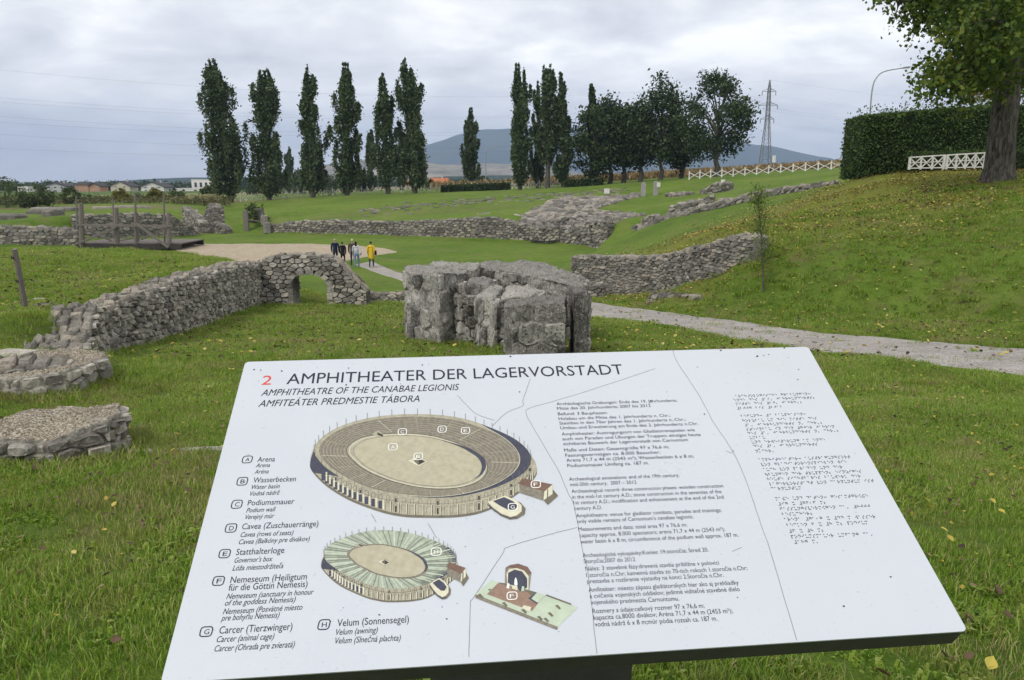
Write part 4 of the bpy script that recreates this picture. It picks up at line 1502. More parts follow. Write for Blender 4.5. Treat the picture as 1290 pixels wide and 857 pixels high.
limbs = [  # from the trunk out to twigs (pixel, pixel, depth offset)
    [(1270, 100, 0), (1252, 60, -1.0), (1240, 20, -1.5), (1225, -30, -2), (1200, -80, -2)],
    [(1272, 85, 0), (1240, 45, .5), (1208, 12, .8), (1172, 2, 1), (1134, 2, 1)],
    [(1275, 60, 0), (1235, -10, .6), (1195, -40, 1), (1155, -60, 1.2)],
    [(1268, 115, 0), (1245, 95, -.6), (1220, 90, -1.2), (1196, 100, -1.6)],
    [(1277, 55, 0), (1310, 20, -.5), (1350, -10, -1), (1400, -30, -1.5)],
    [(1283, 10, 0), (1320, -50, 1), (1370, -90, 1.5)],
    [(1268, 110, 0), (1300, 80, .5), (1340, 60, .9), (1380, 55, 1.2)],
    [(1275, 60, 0), (1268, 40, -1.4), (1262, 30, -3), (1255, 25, -4)],
    [(1275, 60, 0), (1282, 30, 1.8), (1290, 10, 3.6)],
    [(1290, -40, .3), (1260, -90, 0), (1235, -140, 0)],
    [(1290, -60, .3), (1320, -140, 0), (1340, -200, 0)]]
cent = []
for lb in limbs:
    q = catmull([tl(*x) for x in lb], 14)
    TR.tube(q, [.17 * (1 - i / 15.5) + .01 for i in range(15)], 6)
    for i in range(4, 15):
        p = q[i]
        for s_ in range(4):
            d = Vector((random.gauss(0, 1), random.gauss(0, 1), random.gauss(-.15, .8))).normalized() * random.uniform(.5, 1.5) * (1.0 if i > 6 else .7)
            e = p + d
            m_ = p.lerp(e, .5) + Vector((0, 0, .12))
            TR.tube([p, m_, e], [.03, .02, .007], 4, caps=False)
            cent += [m_, e, p.lerp(e, .8) + Vector((random.gauss(0, .15), random.gauss(0, .15), random.gauss(0, .15)))]
TR.build('limb', M_bark, nt)
cent = np.array([tuple(c) for c in cent])
C = clumps(cent, 22, .26)
sub = C[rng.integers(0, len(C), 1400)]
C = np.vstack([C, clumps(sub, 5, .10)])
leaf_mesh('crown', C, .165, M_near, nt, up=-.3, aspect=.8)
# yellowing inner foliage low on the left of the trunk
ye = [tuple(tl(random.uniform(1215, 1300), random.uniform(60, 112), random.uniform(1.2, 3.2))) for _ in range(60)]
leaf_mesh('yellowing_foliage', clumps(ye, 26, .3), .16, M_yellow, nt, up=-.3, aspect=.8)
dr = [tuple(tl(random.uniform(1180, 1262), random.uniform(5, 84), random.uniform(-1, 1.5))) for _ in range(90)]
leaf_mesh('hanging_foliage', clumps(dr, 26, .26), .165, M_near, nt, up=-.3, aspect=.8)
# small tree behind the hedge, just showing over it
broad('broadleaf_tree', 1262, 205, 70, 90, 150, 46, 'yellow green tree rising behind the clipped hedge', M_yellow, nb=40, kk=80, leaf=.2, trunk=.15, cr=.4)


# ------------------------------------------------------------------ hedges
def hedge(name, label, P, th, z0s, z1s, nleaf, leaf=.1, fuzz=.12, mat=M_hedge):
    """P: xy path of the front face"""
    root = empty(name, (P[0][0], P[0][1], z0s[0]), label, 'hedge')
    o = root.location
    W_ = Wall([(p[0], p[1], a, b) for p, a, b in zip(P, z0s, z1s)], th)
    n = int(W_.L / .3) + 1
    V, Fc = [], []
    m = 10
    for i in range(n + 1):
        u = W_.L * i / n
        x, y, a, b, nr = W_.st(u)
        a -= .3
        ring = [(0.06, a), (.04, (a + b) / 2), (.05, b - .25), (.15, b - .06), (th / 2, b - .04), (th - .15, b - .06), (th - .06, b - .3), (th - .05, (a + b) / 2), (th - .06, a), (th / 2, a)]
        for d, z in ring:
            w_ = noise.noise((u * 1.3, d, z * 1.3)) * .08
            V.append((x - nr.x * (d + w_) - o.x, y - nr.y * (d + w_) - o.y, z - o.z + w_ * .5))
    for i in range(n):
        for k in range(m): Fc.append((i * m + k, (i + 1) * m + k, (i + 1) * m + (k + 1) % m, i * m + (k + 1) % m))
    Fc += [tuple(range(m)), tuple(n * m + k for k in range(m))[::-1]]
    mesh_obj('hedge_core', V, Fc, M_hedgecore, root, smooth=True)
    pts = []
    H = max(z1s) - min(z0s)
    A = [W_.L * H, W_.L * th, th * H, W_.L * H * .15]
    for k in range(nleaf):
        r = random.random() * sum(A)
        if r < A[0]: u, d, z = random.random() * W_.L, 0, None
        elif r < A[0] + A[1]: u, d, z = random.random() * W_.L, random.random() * th, 1
        elif r < A[0] + A[1] + A[2]: u, d, z = random.choice((0, 0, W_.L)), random.random() * th, None
        else: u, d, z = random.random() * W_.L, th, None
        x, y, a, b, nr = W_.st(u)
        t_ = Vector((-nr.y, nr.x))
        zz = b if z else a - .3 + (b - a + .3) * random.random()
        e1, e2 = random.gauss(0, fuzz * .5) - noise.noise((u * 1.3, 0, zz * 1.3)) * .12, random.gauss(0, fuzz * .5)
        if z and random.random() < .12: zz += random.random() ** 2 * .5      # stray shoots
        pts.append((x - nr.x * (d - (e1 if d < th / 2 else -e1)) + t_.x * e2 - o.x, y - nr.y * (d - e1) + t_.y * e2 - o.y, zz + random.gauss(0, fuzz * .35) - o.z))
    leaf_mesh('foliage', np.array(pts), leaf, mat, root, aspect=.6)
    return root


h0 = at(1084, 217, 38)
hx1 = at(1560, 205, 34)
hp = [(h0.x, h0.y), (at(1190, 214, 37.6).x, 37.6), (hx1.x, 34)]
hb = [at(1084, 218, 38).z, at(1190, 214, 37.6).z, at(1560, 212, 34).z]
ht = [at(1084, 146, 38).z, at(1190, 137, 37.6).z, at(1560, 122, 34).z]
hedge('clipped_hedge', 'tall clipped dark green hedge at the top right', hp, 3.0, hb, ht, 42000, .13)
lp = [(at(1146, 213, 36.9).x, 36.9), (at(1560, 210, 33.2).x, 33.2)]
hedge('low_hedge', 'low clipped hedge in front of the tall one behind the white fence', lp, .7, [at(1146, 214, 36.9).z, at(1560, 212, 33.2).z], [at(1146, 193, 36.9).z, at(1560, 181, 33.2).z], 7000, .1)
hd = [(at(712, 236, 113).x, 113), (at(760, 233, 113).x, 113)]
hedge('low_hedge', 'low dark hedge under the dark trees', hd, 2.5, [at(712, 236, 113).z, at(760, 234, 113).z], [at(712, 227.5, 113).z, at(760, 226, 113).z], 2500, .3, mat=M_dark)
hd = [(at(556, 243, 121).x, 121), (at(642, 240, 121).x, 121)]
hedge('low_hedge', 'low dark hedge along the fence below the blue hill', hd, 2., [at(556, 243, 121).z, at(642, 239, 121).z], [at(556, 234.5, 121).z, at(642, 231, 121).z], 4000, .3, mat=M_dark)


# ------------------------------------------------------------------ white fences
def lattice(name, label, A, B, hA, hB, bays, group):
    """post and cross braced white rail fence between two ground points"""
    root = empty(name, A, label, 'fence', group)
    D = B - A
    for i in range(bays + 1):
        f = i / bays
        p = D * f
        h = hA + (hB - hA) * f
        MB().box((p.x, p.y, p.z + h / 2), (.09 if i in (0, bays) else .06, .09, h)).build('post', M_white, root)
    up = lambda f, k: D * f + Vector((0, 0, (hA + (hB - hA) * f) * k))
    MB().bar(up(0, .97), up(1, .97), .05, .06).build('top_rail', M_white, root)
    MB().bar(up(0, .12), up(1, .12), .04, .05).build('bottom_rail', M_white, root)
    for i in range(bays):
        a, b = i / bays, (i + 1) / bays
        y = Vector((0, -.03, 0))
        MB().bar(up(a, .12) + y, up(b, .95) + y, .025, .05).build('brace', M_white, root)
        MB().bar(up(a, .95) - y, up(b, .12) - y, .025, .05).build('brace', M_white, root)
        MB().bar(up(a, .54), up(b, .54), .02, .04).build('middle_rail', M_white, root)
    return root


fa, fb, fc = at(1145, 214, 36.2), at(1188, 213.5, 35.8), at(1239, 213, 35.3)
lattice('white_fence', 'left half of the white cross braced fence before the low hedge', fa, fb, at(1145, 198, 36.2).z - fa.z, at(1188, 195, 35.8).z - fb.z, 3, 'white fence by the hedge')
fb2 = fb + (fc - fb).normalized() * .12
lattice('white_fence', 'right half of the white cross braced fence next to the big tree', fb2, fc, at(1188, 195, 35.8).z - fb.z, at(1239, 192, 35.3).z - fc.z, 4, 'white fence by the hedge')


def xfence(label, pts, space, h, group='far white cross braced fences', thick=.16, panel=False, fm=None):
    fm = fm or M_whitefar
    W_ = [at(*p) for p in pts]
    S = [0]
    for a, b in zip(W_, W_[1:]): S.append(S[-1] + (b - a).length)
    n = int(S[-1] / space)

    def pos(u):
        for i in range(len(S) - 1):
            if u <= S[i + 1] + 1e-6:
                p = W_[i].lerp(W_[i + 1], (u - S[i]) / (S[i + 1] - S[i]))
                return Vector((p.x, p.y, max(p.z, ground(p.x, p.y))))
        return W_[-1]
    root = empty('white_fence', pos(0), label, 'fence', group)
    o = root.location
    br = MB()
    pm = MB().box((0, 0, h / 2), (thick, thick, h + .2))
    pme = mesh_obj('post', pm.v, pm.f, fm, root)
    prev = None
    for i in range(n + 1):
        p = pos(S[-1] * i / n) - o
        if i == 0: q = pme
        elif i < 250:
            q = pme.copy()
            COL.objects.link(q)
            q.parent = root
        q.location = p
        if prev is not None:
            y = Vector((0, .04, 0))
            br.bar(prev + Vector((0, 0, .1)) - y, p + Vector((0, 0, h * .9)) - y, .05, .075)
            br.bar(prev + Vector((0, 0, h * .9)) + y, p + Vector((0, 0, .1)) + y, .05, .075)
            if panel: br.bar(prev + Vector((0, 0, h * .92)), p + Vector((0, 0, h * .92)), .06, .08)
        prev = p
    b = br.build('cross_braces', fm, root)
    b['kind'] = 'stuff'


xfence('long white cross braced fence under the poplars', [(296, 255, 124), (350, 251, 124), (448, 246, 124), (560, 243, 123), (645, 240.5, 124), (722, 237, 120)], .95, 1.25, thick=.12, fm=M_greyfence)
xfence('white cross braced fence along the brown field at the right', [(868, 226, 105), (900, 223.5, 103), (960, 220, 100), (1020, 215.5, 97), (1080, 211.5, 95)], 1.5, 1.0, thick=.13)

# dry corn field behind the fence: upright stalks
C = []
for k in range(5200):
    Y = 135 + 55 * random.random() ** 1.5
    px = random.uniform(645, 1085) if random.random() < .93 else random.uniform(540, 645)
    p = on(px, 220, Y)
    C.append((p.x, p.y, p.z + random.uniform(.1, 1.0) ** .8 * 1.0))
C = clumps(C, 3, .22)
o = leaf_mesh('corn_field', C, 1.0, M_corn, None, up=2.2, aspect=.35)
tag(o, 'dry brown corn field behind the far fence', 'corn', kind='stuff')


# ------------------------------------------------------------------ houses
M_roofdark = simple('dark_roof', (.045, .04, .04), .8, .2, .6)
M_rooforange = simple('orange_roof_tiles', (.36, .13, .055), .8, .2, .8)
M_glass = simple('window_glass', (.03, .035, .04), .15, .1, 1, spec=.6)
WALLS = {'white': simple('white_render', (.62, .60, .56), .9, .05, .3), 'orange': simple('orange_render', (.42, .23, .13), .9, .06, .3), 'beige': simple('beige_render', (.52, .47, .36), .9, .05, .3), 'grey': simple('grey_render', (.40, .40, .40), .9, .05, .3),
         'brick': simple('red_render', (.30, .15, .10), .9, .1, .3)}


def house(px0, px1, yb, yeave, yridge, Y, wall, roof, label, gable=False, nwin=3, flat=False, chimney=True, rz=0, storeys=2):
    a, b = at(px0, yb, Y), at(px1, yb, Y)
    wd = b.x - a.x
    base = Vector(((a.x + b.x) / 2, Y, a.z))
    he = at(px0, yeave, Y).z - a.z
    hr = at(px0, yridge, Y).z - a.z
    root = empty('house', base, label, 'house', 'houses beyond the field', rz)
    dp = max(8, wd * .8)
    MB().box((0, dp / 2, he / 2 - .5), (wd * .94, dp, he + 1)).build('wall', WALLS[wall], root)
    if flat:
        MB().box((0, dp / 2, he + .15), (wd * .97, dp * 1.03, .3)).build('roof', WALLS[wall], root)
    elif gable:    # gable towards us
        w2, o_ = wd / 2, .3
        MB().add([(-w2 * .94, 0, he), (w2 * .94, 0, he), (0, 0, hr - .3), (-w2 * .94, dp, he), (w2 * .94, dp, he), (0, dp, hr - .3)], [(0, 1, 2), (5, 4, 3), (0, 3, 4, 1)]).build('gable', WALLS[wall], root)
        m = MB()
        for s_ in (-1, 1):
            e = Vector((s_ * w2 * 1.12, 0, he - .12 * (hr - he)))
            m.add([(0, -.6, hr), (e.x, -.6, e.z), (e.x, dp + .6, e.z), (0, dp + .6, hr), (0, -.6, hr - .35), (e.x, -.6, e.z - .35), (e.x, dp + .6, e.z - .35), (0, dp + .6, hr - .35)],
                  [(0, 1, 2, 3), (7, 6, 5, 4), (0, 4, 5, 1), (1, 5, 6, 2), (2, 6, 7, 3), (3, 7, 4, 0)])
        r = m.build('roof', roof, root)
        if chimney: MB().box((w2 * .35, dp * .5, hr + .1), (.7, .7, 1.6)).build('chimney', WALLS['grey'], r)
    else:
        w2 = wd / 2 * 1.04
        m = MB()
        m.add([(-w2, -.5, he - .1), (w2, -.5, he - .1), (w2 * .82, dp / 2, hr), (-w2 * .82, dp / 2, hr), (w2, dp + .5, he - .1), (-w2, dp + .5, he - .1)],
              [(0, 1, 2, 3), (1, 4, 2), (4, 5, 3, 2), (5, 0, 3), (0, 5, 4, 1)])
        r = m.build('roof', roof, root)
        if chimney: MB().box((w2 * .3, dp * .5, hr), (.8, .8, 1.6)).build('chimney', WALLS['grey'], r)
    for st in range(storeys):
        for i in range(nwin):
            x = (-.5 + (i + .5) / nwin) * wd * .82
            z = he * (st + .55) / storeys
            f = MB().box((x, -.02, z), (wd * .11 + .1, .1, he / storeys * .5)).build('window', M_whitefar, root)
            MB().box((x, -.09, z), (wd * .11 - .15, .06, he / storeys * .5 - .25)).build('pane', M_glass, f)
    return root


house(56, 85, 243, 234, 229.5, 390, 'grey', M_roofdark, 'pale grey gabled house with dark roof, leftmost of the large far houses', gable=True)
house(94, 112, 242.5, 232.5, 229, 395, 'orange', M_roofdark, 'left wing of the orange house in the far row', nwin=2)
house(113, 127, 242.5, 234, 230, 388, 'orange', M_roofdark, 'right wing of the orange house in the far row', nwin=2, gable=True, chimney=False)
house(139, 165, 241, 234, 228, 420, 'beige', M_roofdark, 'beige gabled house with a broad dark roof', gable=True, nwin=2)
house(177, 208, 242, 235, 229, 410, 'white', M_roofdark, 'white gabled house with a broad dark roof right of the beige one', gable=True, nwin=3)
house(241, 273, 240, 227, 227, 400, 'white', M_roofdark, 'white flat roofed modern house left of the first poplar', flat=True, nwin=4, storeys=1)
house(221, 257, 243, 238, 238, 385, 'white', M_roofdark, 'low white flat annex in front of the modern house', flat=True, nwin=2, storeys=1)
house(22, 36, 240, 235.5, 235, 430, 'white', M_roofdark, 'small white flat building between the left bushes', flat=True, nwin=2, storeys=1)
house(538, 566, 236, 230.5, 224, 330, 'white', M_rooforange, 'house with bright orange tiled roof right of the sixth poplar', nwin=3, storeys=1)
MB().box((0, 0, 0), (1, 1, 1))
house(505, 518, 239, 231.5, 228, 320, 'brick', M_rooforange, 'dull red house behind the sixth poplar', nwin=2, storeys=1)
house(359, 367, 246, 238.5, 237.5, 200, 'white', M_whitefar, 'small white hut behind the second poplar', flat=True, nwin=1, storeys=1)

# ------------------------------------------------------------------ pylon and wires
YP = 250.
pb = at(963.5, 211, YP)
py = empty('electricity_pylon', (pb.x, pb.y, ground(pb.x, pb.y) - .2), 'grey lattice electricity pylon with three cross arms on the right', 'pylon')
pz = py.location.z
HP = at(967, 101, YP).z - pz
px0_ = at(967, 101, YP).x - pb.x
m = MB()


def leg(s1, s2, z):
    w_ = interp([(0, 1.75), (HP * .55, .62), (HP * .92, .35), (HP, .05)], z)
    return Vector((s1 * w_ + px0_ * z / HP * .3, s2 * w_, z))


zs = [0, 4, 7.5, 10.5, 13, 15.2, 17.2, 19, 20.8, 22.6, 24.4, 26.2, 28, HP]
zs = [z for z in zs if z < HP - .5] + [HP]
body = MB()
for s1 in (-1, 1):
    for s2 in (-1, 1):
        for a, b in zip(zs, zs[1:]): body.bar(leg(s1, s2, a), leg(s1, s2, b), .16)
for a, b in zip(zs, zs[1:]):
    for (p, q) in (((-1, -1), (1, -1)), ((1, -1), (1, 1)), ((1, 1), (-1, 1)), ((-1, 1), (-1, -1))):
        body.bar(leg(*p, a), leg(*q, b), .08)
        body.bar(leg(*q, a), leg(*p, b), .08)
        body.bar(leg(*p, b), leg(*q, b), .07)
body.build('lattice_mast', M_pylon, py)
arms = []
for yy, half in ((115, 2.1), (132.5, 2.9), (150, 2.1)):
    z = at(965, yy, YP).z - pz
    a = MB()
    half *= 1.05
    for s_ in (-1, 1):
        for s2 in (-1, 1):
            a.bar(leg(0, s2, z), (s_ * half + px0_ * .3, 0, z - .1), .13)
            a.bar(leg(0, s2, z + 1.0), (s_ * half + px0_ * .3, 0, z), .1)
        a.bar((s_ * half + px0_ * .3, 0, z - .1), (s_ * half + px0_ * .3, 0, z - 1.3), .18)
        arms.append(Vector((s_ * half + px0_ * .3, 0, z - 1.3)) + py.location)
    a.build('cross_arm', M_pylon, py)
arms.append(Vector((px0_ * .3, 0, HP)) + py.location)
ends = [(-60, 118, 150), (-60, 124, 150), (-60, 142, 150), (-60, 150, 150), (-60, 165, 150), (-60, 184, 150), (-60, 82, 150)]
for i, (p, e) in enumerate(zip(arms, ends)):
    for sd_, q in ((0, at(*e)), (1, p + Vector((190 + i * 3, 60, -3)))):
        pts = []
        for k in range(25):
            f = k / 24
            r_ = p.lerp(q, f)
            pts.append(r_ - Vector((0, 0, 1)) * (4 * f * (1 - f)) * (5.5 if sd_ == 0 else 4))
        o = MB().tube(pts, .012, 4).build('power_line', M_pylon)
        frm = 'the tip of the pylon' if i == 6 else 'the %s end of the %s pylon arm' % (('left', 'right')[i % 2], ('upper', 'middle', 'lower')[i // 2])
        tag(o, ('thin power line going left from ', 'thin power line going right from ')[sd_] + frm, 'cable', 'power lines')


# street lamps
def lamp(pts, Y, label, r=.07, head=(.75, .28, .14), dirx=1):
    P = [at(x, y, Y) for x, y in pts]
    g = ground(P[0].x, Y)
    base = Vector((P[0].x, Y, g))
    root = empty('street_lamp', base, label, 'street lamp')
    q = [Vector((0, 0, 0))] + [p - base for p in P]
    cur = catmull(q, 40)
    MB().tube(cur, [r * (1 - .45 * i / 40) for i in range(41)], 8).build('pole', M_metal, root, smooth=True)
    e = cur[-1]
    d = (cur[-1] - cur[-3]).normalized()
    hd_ = MB()
    L_, W2, H2 = head
    ring = []
    for f, wv, hv in ((0, .3, .5), (.2, .7, .9), (.55, 1, 1), (.9, .75, .7), (1, .3, .3)):
        c = e + d * (f * L_ - .05)
        for k in range(8):
            a = 2 * math.pi * k / 8
            ring.append(c + Vector((0, math.cos(a) * W2 / 2 * wv, math.sin(a) * H2 / 2 * hv)))
    fs = []
    for i in range(4):
        for k in range(8): fs.append((i * 8 + k, i * 8 + (k + 1) % 8, (i + 1) * 8 + (k + 1) % 8, (i + 1) * 8 + k))
    fs += [tuple(range(8)), tuple(32 + k for k in range(8))]
    hd_.add(ring, fs)
    h = hd_.build('lamp_head', M_metal, root, smooth=True)
    MB().box(e + d * L_ * .55 + Vector((0, 0, -H2 * .42)), (L_ * .5, W2 * .6, H2 * .3)).build('diffuser', M_white, h)


lamp([(1094.5, 190), (1096, 147), (1099, 112), (1105, 97), (1115, 90), (1136, 86)], 60, 'curved grey street lamp rising behind the tall hedge')
lamp([(612, 225), (612.3, 197), (613.5, 190), (616, 187.5), (620, 186)], 200, 'distant street lamp in front of the blue hill', r=.12, head=(1.4, .5, .3))
lamp([(977, 215), (977, 190), (977.3, 172), (977.6, 168)], 200, 'plain thin pole right of the pylon', r=.06, head=(.2, .1, .1)) if False else None

# signs and posts on the far rim
for px, y0, y1, Y, w_, h_, lab in [(764, 255, 237.7, 86, .62, .55, 'white notice board on a post left of the two grey posts'), (910, 240, 226.3, 92, .5, .62, 'small white notice board beside the stone mound'), (829, 247, 230, 87.5, .4, .5, 'small white notice on the second grey post')]:
    b = at(px, y0, Y)
    r_ = empty('notice_board', b, lab, 'sign')
    t_ = at(px, y1, Y).z - b.z
    MB().box((0, .04, t_ / 2 - .1), (.07, .07, t_ + .1)).build('post', M_metal, r_)
    MB().box((0, -.02, t_ - h_ / 2), (w_, .04, h_)).build('board', M_white, r_)
for px, y0, y1, Y, lab in [(810, 250, 231, 88, 'left of two square grey stone posts on the far rim'), (825.5, 248.5, 229.5, 88, 'right of two square grey stone posts on the far rim')]:
    b = at(px, y0, Y)
    h_ = at(px, y1, Y).z - b.z
    o = MB().box((0, 0, h_ / 2 - .2), (.5, .5, h_ + .4)).add([(-.28, -.28, h_), (.28, -.28, h_), (.28, .28, h_), (-.28, .28, h_), (0, 0, h_ + .1)], [(0, 1, 4), (1, 2, 4), (2, 3, 4), (3, 0, 4), (3, 2, 1, 0)]).build('stone_post', M_concrete)
    o.location = b
    tag(o, lab, 'post')
px_, y0_ = 977.5, 214
b = at(973.7, 214, 101)
r_ = empty('marker_pole', b, 'slim pole with a pale box standing in the far right fence', 'pole')
h_ = at(973.7, 197, 101).z - b.z
MB().box((0, 0, h_ / 2), (.12, .12, h_)).build('pole', M_metal, r_)
MB().box((0, -.08, h_ * .8), (.4, .12, .9)).build('box', M_whitefar, r_)

# ------------------------------------------------------------------ timber platform in the arena
YT = 62.
s0 = at(97, 313, YT)
s1 = at(222, 312, YT - 1)
wt = empty('timber_platform', (s0.x, YT, s0.z), 'grey timber platform with posts and cross braces in the arena at the left', 'platform')
o = wt.location
wd = s1.x - s0.x
zdk = at(97, 307, YT).z - o.z


def tp(px, py_, dy=0): return at(px, py_, YT + dy) - o


D_ = 4.5
MB().box((wd / 2, -.05, zdk - .25), (wd, .2, .4)).build('front_beam', M_darkwood, wt)
MB().box((wd / 2, D_, zdk - .25), (wd, .2, .4)).build('back_beam', M_darkwood, wt)
for k in range(7): MB().box((wd * (k + .5) / 7, D_ / 2, zdk - .25), (.18, D_, .3)).build('joist', M_darkwood, wt)
for k in range(30): MB().box((wd * (k + .5) / 30, D_ / 2 + .1, zdk + random.uniform(-.01, .01)), (wd / 30 - .02, D_, .08)).build('deck_plank', M_wood, wt)
for px, ytop, ybot, dy, th_ in ((103, 256, 306, 0, .42), (147, 262, 308, .2, .42), (171, 243, 309, 0, .2), (172, 268, 302, 1.5, .4), (213, 268, 306, 0, .36), (207, 243, 303, .6, .16), (97, 247, 300, 4.2, .16), (143, 250, 298, 4.2, .16)):
    a, b = tp(px, ybot, dy), tp(px - 1, ytop, dy)
    m_ = a.lerp(b, .5) + Vector((.03, 0, 0))
    MB().tube([a - Vector((0, 0, .3)), m_, b], [th_ * .52, th_ * .48, th_ * .42], 7).build('post', M_wood, wt)
for (x1_, y1_), (x2_, y2_), th_, dy in [((97, 283.5), (217, 285), .16, -.15), ((100, 306), (147, 286), .15, -.25), ((172, 282), (212, 312), .17, -.4), ((101, 286), (146, 306), .13, 1.5), ((146, 304), (172, 300), .1, 1.5), ((178, 302), (213, 286), .13, 1.0), ((99, 298), (123, 284), .12, 1.2), ((97, 287), (97, 283), .1, 4)]:
    MB().bar(tp(x1_, y1_, dy), tp(x2_, y2_, dy), th_).build('brace', M_wood, wt)

# leaning fence post on the left mound
fb_ = at(33, 393, 14.2)
fpst = empty('fence_post', fb_, 'leaning weathered wooden fence post on the left mound', 'post')
tp_ = at(18, 314, 14.0) - fb_
MB().tube([Vector((0, 0, -.2)), tp_ * .5 + Vector((.01, 0, 0)), tp_], [.055, .052, .048], 9).build('stake', M_wood, fpst)
for f, sg in ((.87, 25), (.5, 50)):
    a = tp_ * f
    pts = [a + Vector((-.0, 0, 0)) + Vector((-3.5, .6, .15)) * t_ + Vector((0, 0, -.06)) * 4 * t_ * (1 - t_) for t_ in [i / 10 for i in range(11)]]
    MB().tube(pts, .004, 5).build('wire', M_darkwood, fpst)
for f in (.87, .5): MB().box(tp_ * f + Vector((-.03, -.04, 0)), (.05, .04, .05)).build('insulator', M_darkwood, fpst)
# post, rail and pale stones by the bush
b = at(311, 291, 84)
gp = empty('fence_post', b, 'stubby grey post with a rail beside the far bush', 'post')
h_ = at(311, 264, 84).z - b.z
MB().box((0, 0, h_ / 2 - .1), (.5, .35, h_)).build('stake', M_wood, gp)
MB().bar((0, 0, h_ * .55), at(352, 283, 82) - b, .07).build('rail', M_wood, gp)
for px, py_, Y, s_, lab in ((327, 270, 85.5, 1.0, 'pinkish boulder at the bush'), (333, 277, 84.5, .8, 'pale upright stone at the end of the arena wall'), (337, 287, 82.5, .9, 'white block on the corner of the arena wall')):
    c = at(px, py_, Y)
    o = slab(px, py_, Y, s_, s_ * .7, s_ * 1.1, .3, lab, name='boulder', seed=int(px))
    o['category'] = 'boulder'
    o.location.z = c.z - s_ * .5
bd = MB().add([(-.3, 0, 0), (0, .06, .04), (0, -.06, .04), (.32, 0, .03), (-.05, .55, .16), (.1, .5, .14), (-.05, -.55, .16), (.1, -.5, .14), (0, 0, -.07)],
              [(0, 1, 8), (0, 8, 2), (1, 3, 8), (2, 8, 3), (0, 2, 1), (1, 2, 3), (1, 4, 5), (1, 5, 3), (2, 7, 6), (2, 3, 7)]).build('bird', M_darkwood)
bd.location = at(315, 153, 60)
tag(bd, 'small dark bird in flight over the poplars', 'bird')

# ------------------------------------------------------------------ sapling
sb_ = at(962, 372, 22.5)
sp_ = empty('sapling', (sb_.x, sb_.y, ground(sb_.x, sb_.y)), 'slim young tree with dark blue green leaves on the bank end of the curved wall', 'tree')
o = sp_.location
m = MB()
q = [Vector((0, 0, -.1)), at(961, 340, 22.5) - o, at(959, 300, 22.5) - o, at(956, 262, 22.5) - o, at(954, 246, 22.5) - o]
q = catmull(q, 20)
m.tube(q, [.032 * (1 - i / 24) for i in range(21)], 6)
cs = []
for k in range(75):
    f = random.uniform(.3, 1)
    p = q[int(f * 20)]
    d = Vector((random.gauss(0, 1), random.gauss(0, 1), .7 + random.random())).normalized() * random.uniform(.12, .58) * (1.15 - .5 * f)
    m.tube([p, p + d * .6, p + d + Vector((0, 0, .05))], [.008, .005, .003], 4, caps=False)
    cs += [tuple(p + d * .6), tuple(p + d)]
m.build('trunk', M_bark, sp_)
leaf_mesh('crown', clumps(cs, 7, .12), .075, M_sap, sp_)

# ------------------------------------------------------------------ hills
def hillmat(name, cols, sc):
    m, t, b = newmat(name)
    p = t.new('ShaderNodeNewGeometry').outputs['Position']
    n = t.noise(p, sc, 7, .65)
    n2 = t.noise(p, sc * 6, 5, .7)
    v = t.math('ADD', t.math('MULTIPLY', n, .65), t.math('MULTIPLY', n2, .35))
    t.link(t.ramp(v, [(.38, cols[0]), (.5, cols[1]), (.6, cols[2])]), b.inputs['Base Color'])
    b.inputs['Roughness'].default_value = 1
    b.inputs['Specular IOR Level'].default_value = 0
    return m


M_forest = hillmat('forest_hill', [(.018, .032, .018), (.028, .045, .022), (.045, .06, .03)], .002)
M_field = hillmat('field_hill', [(.05, .075, .03), (.17, .15, .10), (.32, .27, .20)], .004)


def hill(name, prof, Y, depth, mat, rough=6, foot=-5):
    nU, nV = 160, 24
    V, Fc = [], []
    x0_, x1_ = prof[0][0], prof[-1][0]
    for j in range(nV + 1):
        f = j / nV
        for i in range(nU + 1):
            px = x0_ + (x1_ - x0_) * i / nU
            top = at(px, interp(prof, px), Y)
            X = top.x
            YY = Y - depth + 2 * depth * f
            h = (top.z - foot) * math.sin(math.pi * f) ** 1.2
            h += noise.fractal(Vector((X * .0022, YY * .0022, Y)), 1, 2, 5) * rough * min(1, max(0, h) / 60 + .1)
            V.append((X, YY, foot - 6 + h + 6 * min(1, h / 10)))
    for j in range(nV):
        for i in range(nU):
            q_ = j * (nU + 1) + i
            Fc.append((q_, q_ + 1, q_ + nU + 2, q_ + nU + 1))
    return tag(mesh_obj(name, V, Fc, mat, smooth=True), kind='structure')


hill('mountain', [(300, 226), (380, 220), (430, 212), (480, 205), (520, 193), (540, 184), (572, 173), (612, 165), (680, 160), (760, 163), (850, 171), (937, 181), (960, 184.5), (1003, 195), (1030, 201), (1052, 208), (1120, 218), (1250, 226)], 5600, 1500, M_forest, 20)
hill('hill', [(330, 232), (380, 224), (405, 212), (440, 205), (470, 203), (520, 205), (560, 208), (640, 209), (700, 214), (760, 224), (800, 232)], 2900, 700, M_field, 14)
hill('hill', [(120, 233), (160, 229), (200, 226.5), (245, 224.5), (300, 223), (340, 226), (400, 232), (430, 234)], 2300, 420, M_forest, 10)
hill('hill', [(430, 235), (500, 228), (560, 223), (640, 221), (700, 224), (780, 232)], 1700, 350, M_forest, 8)
print('far things', time.time() - T0)
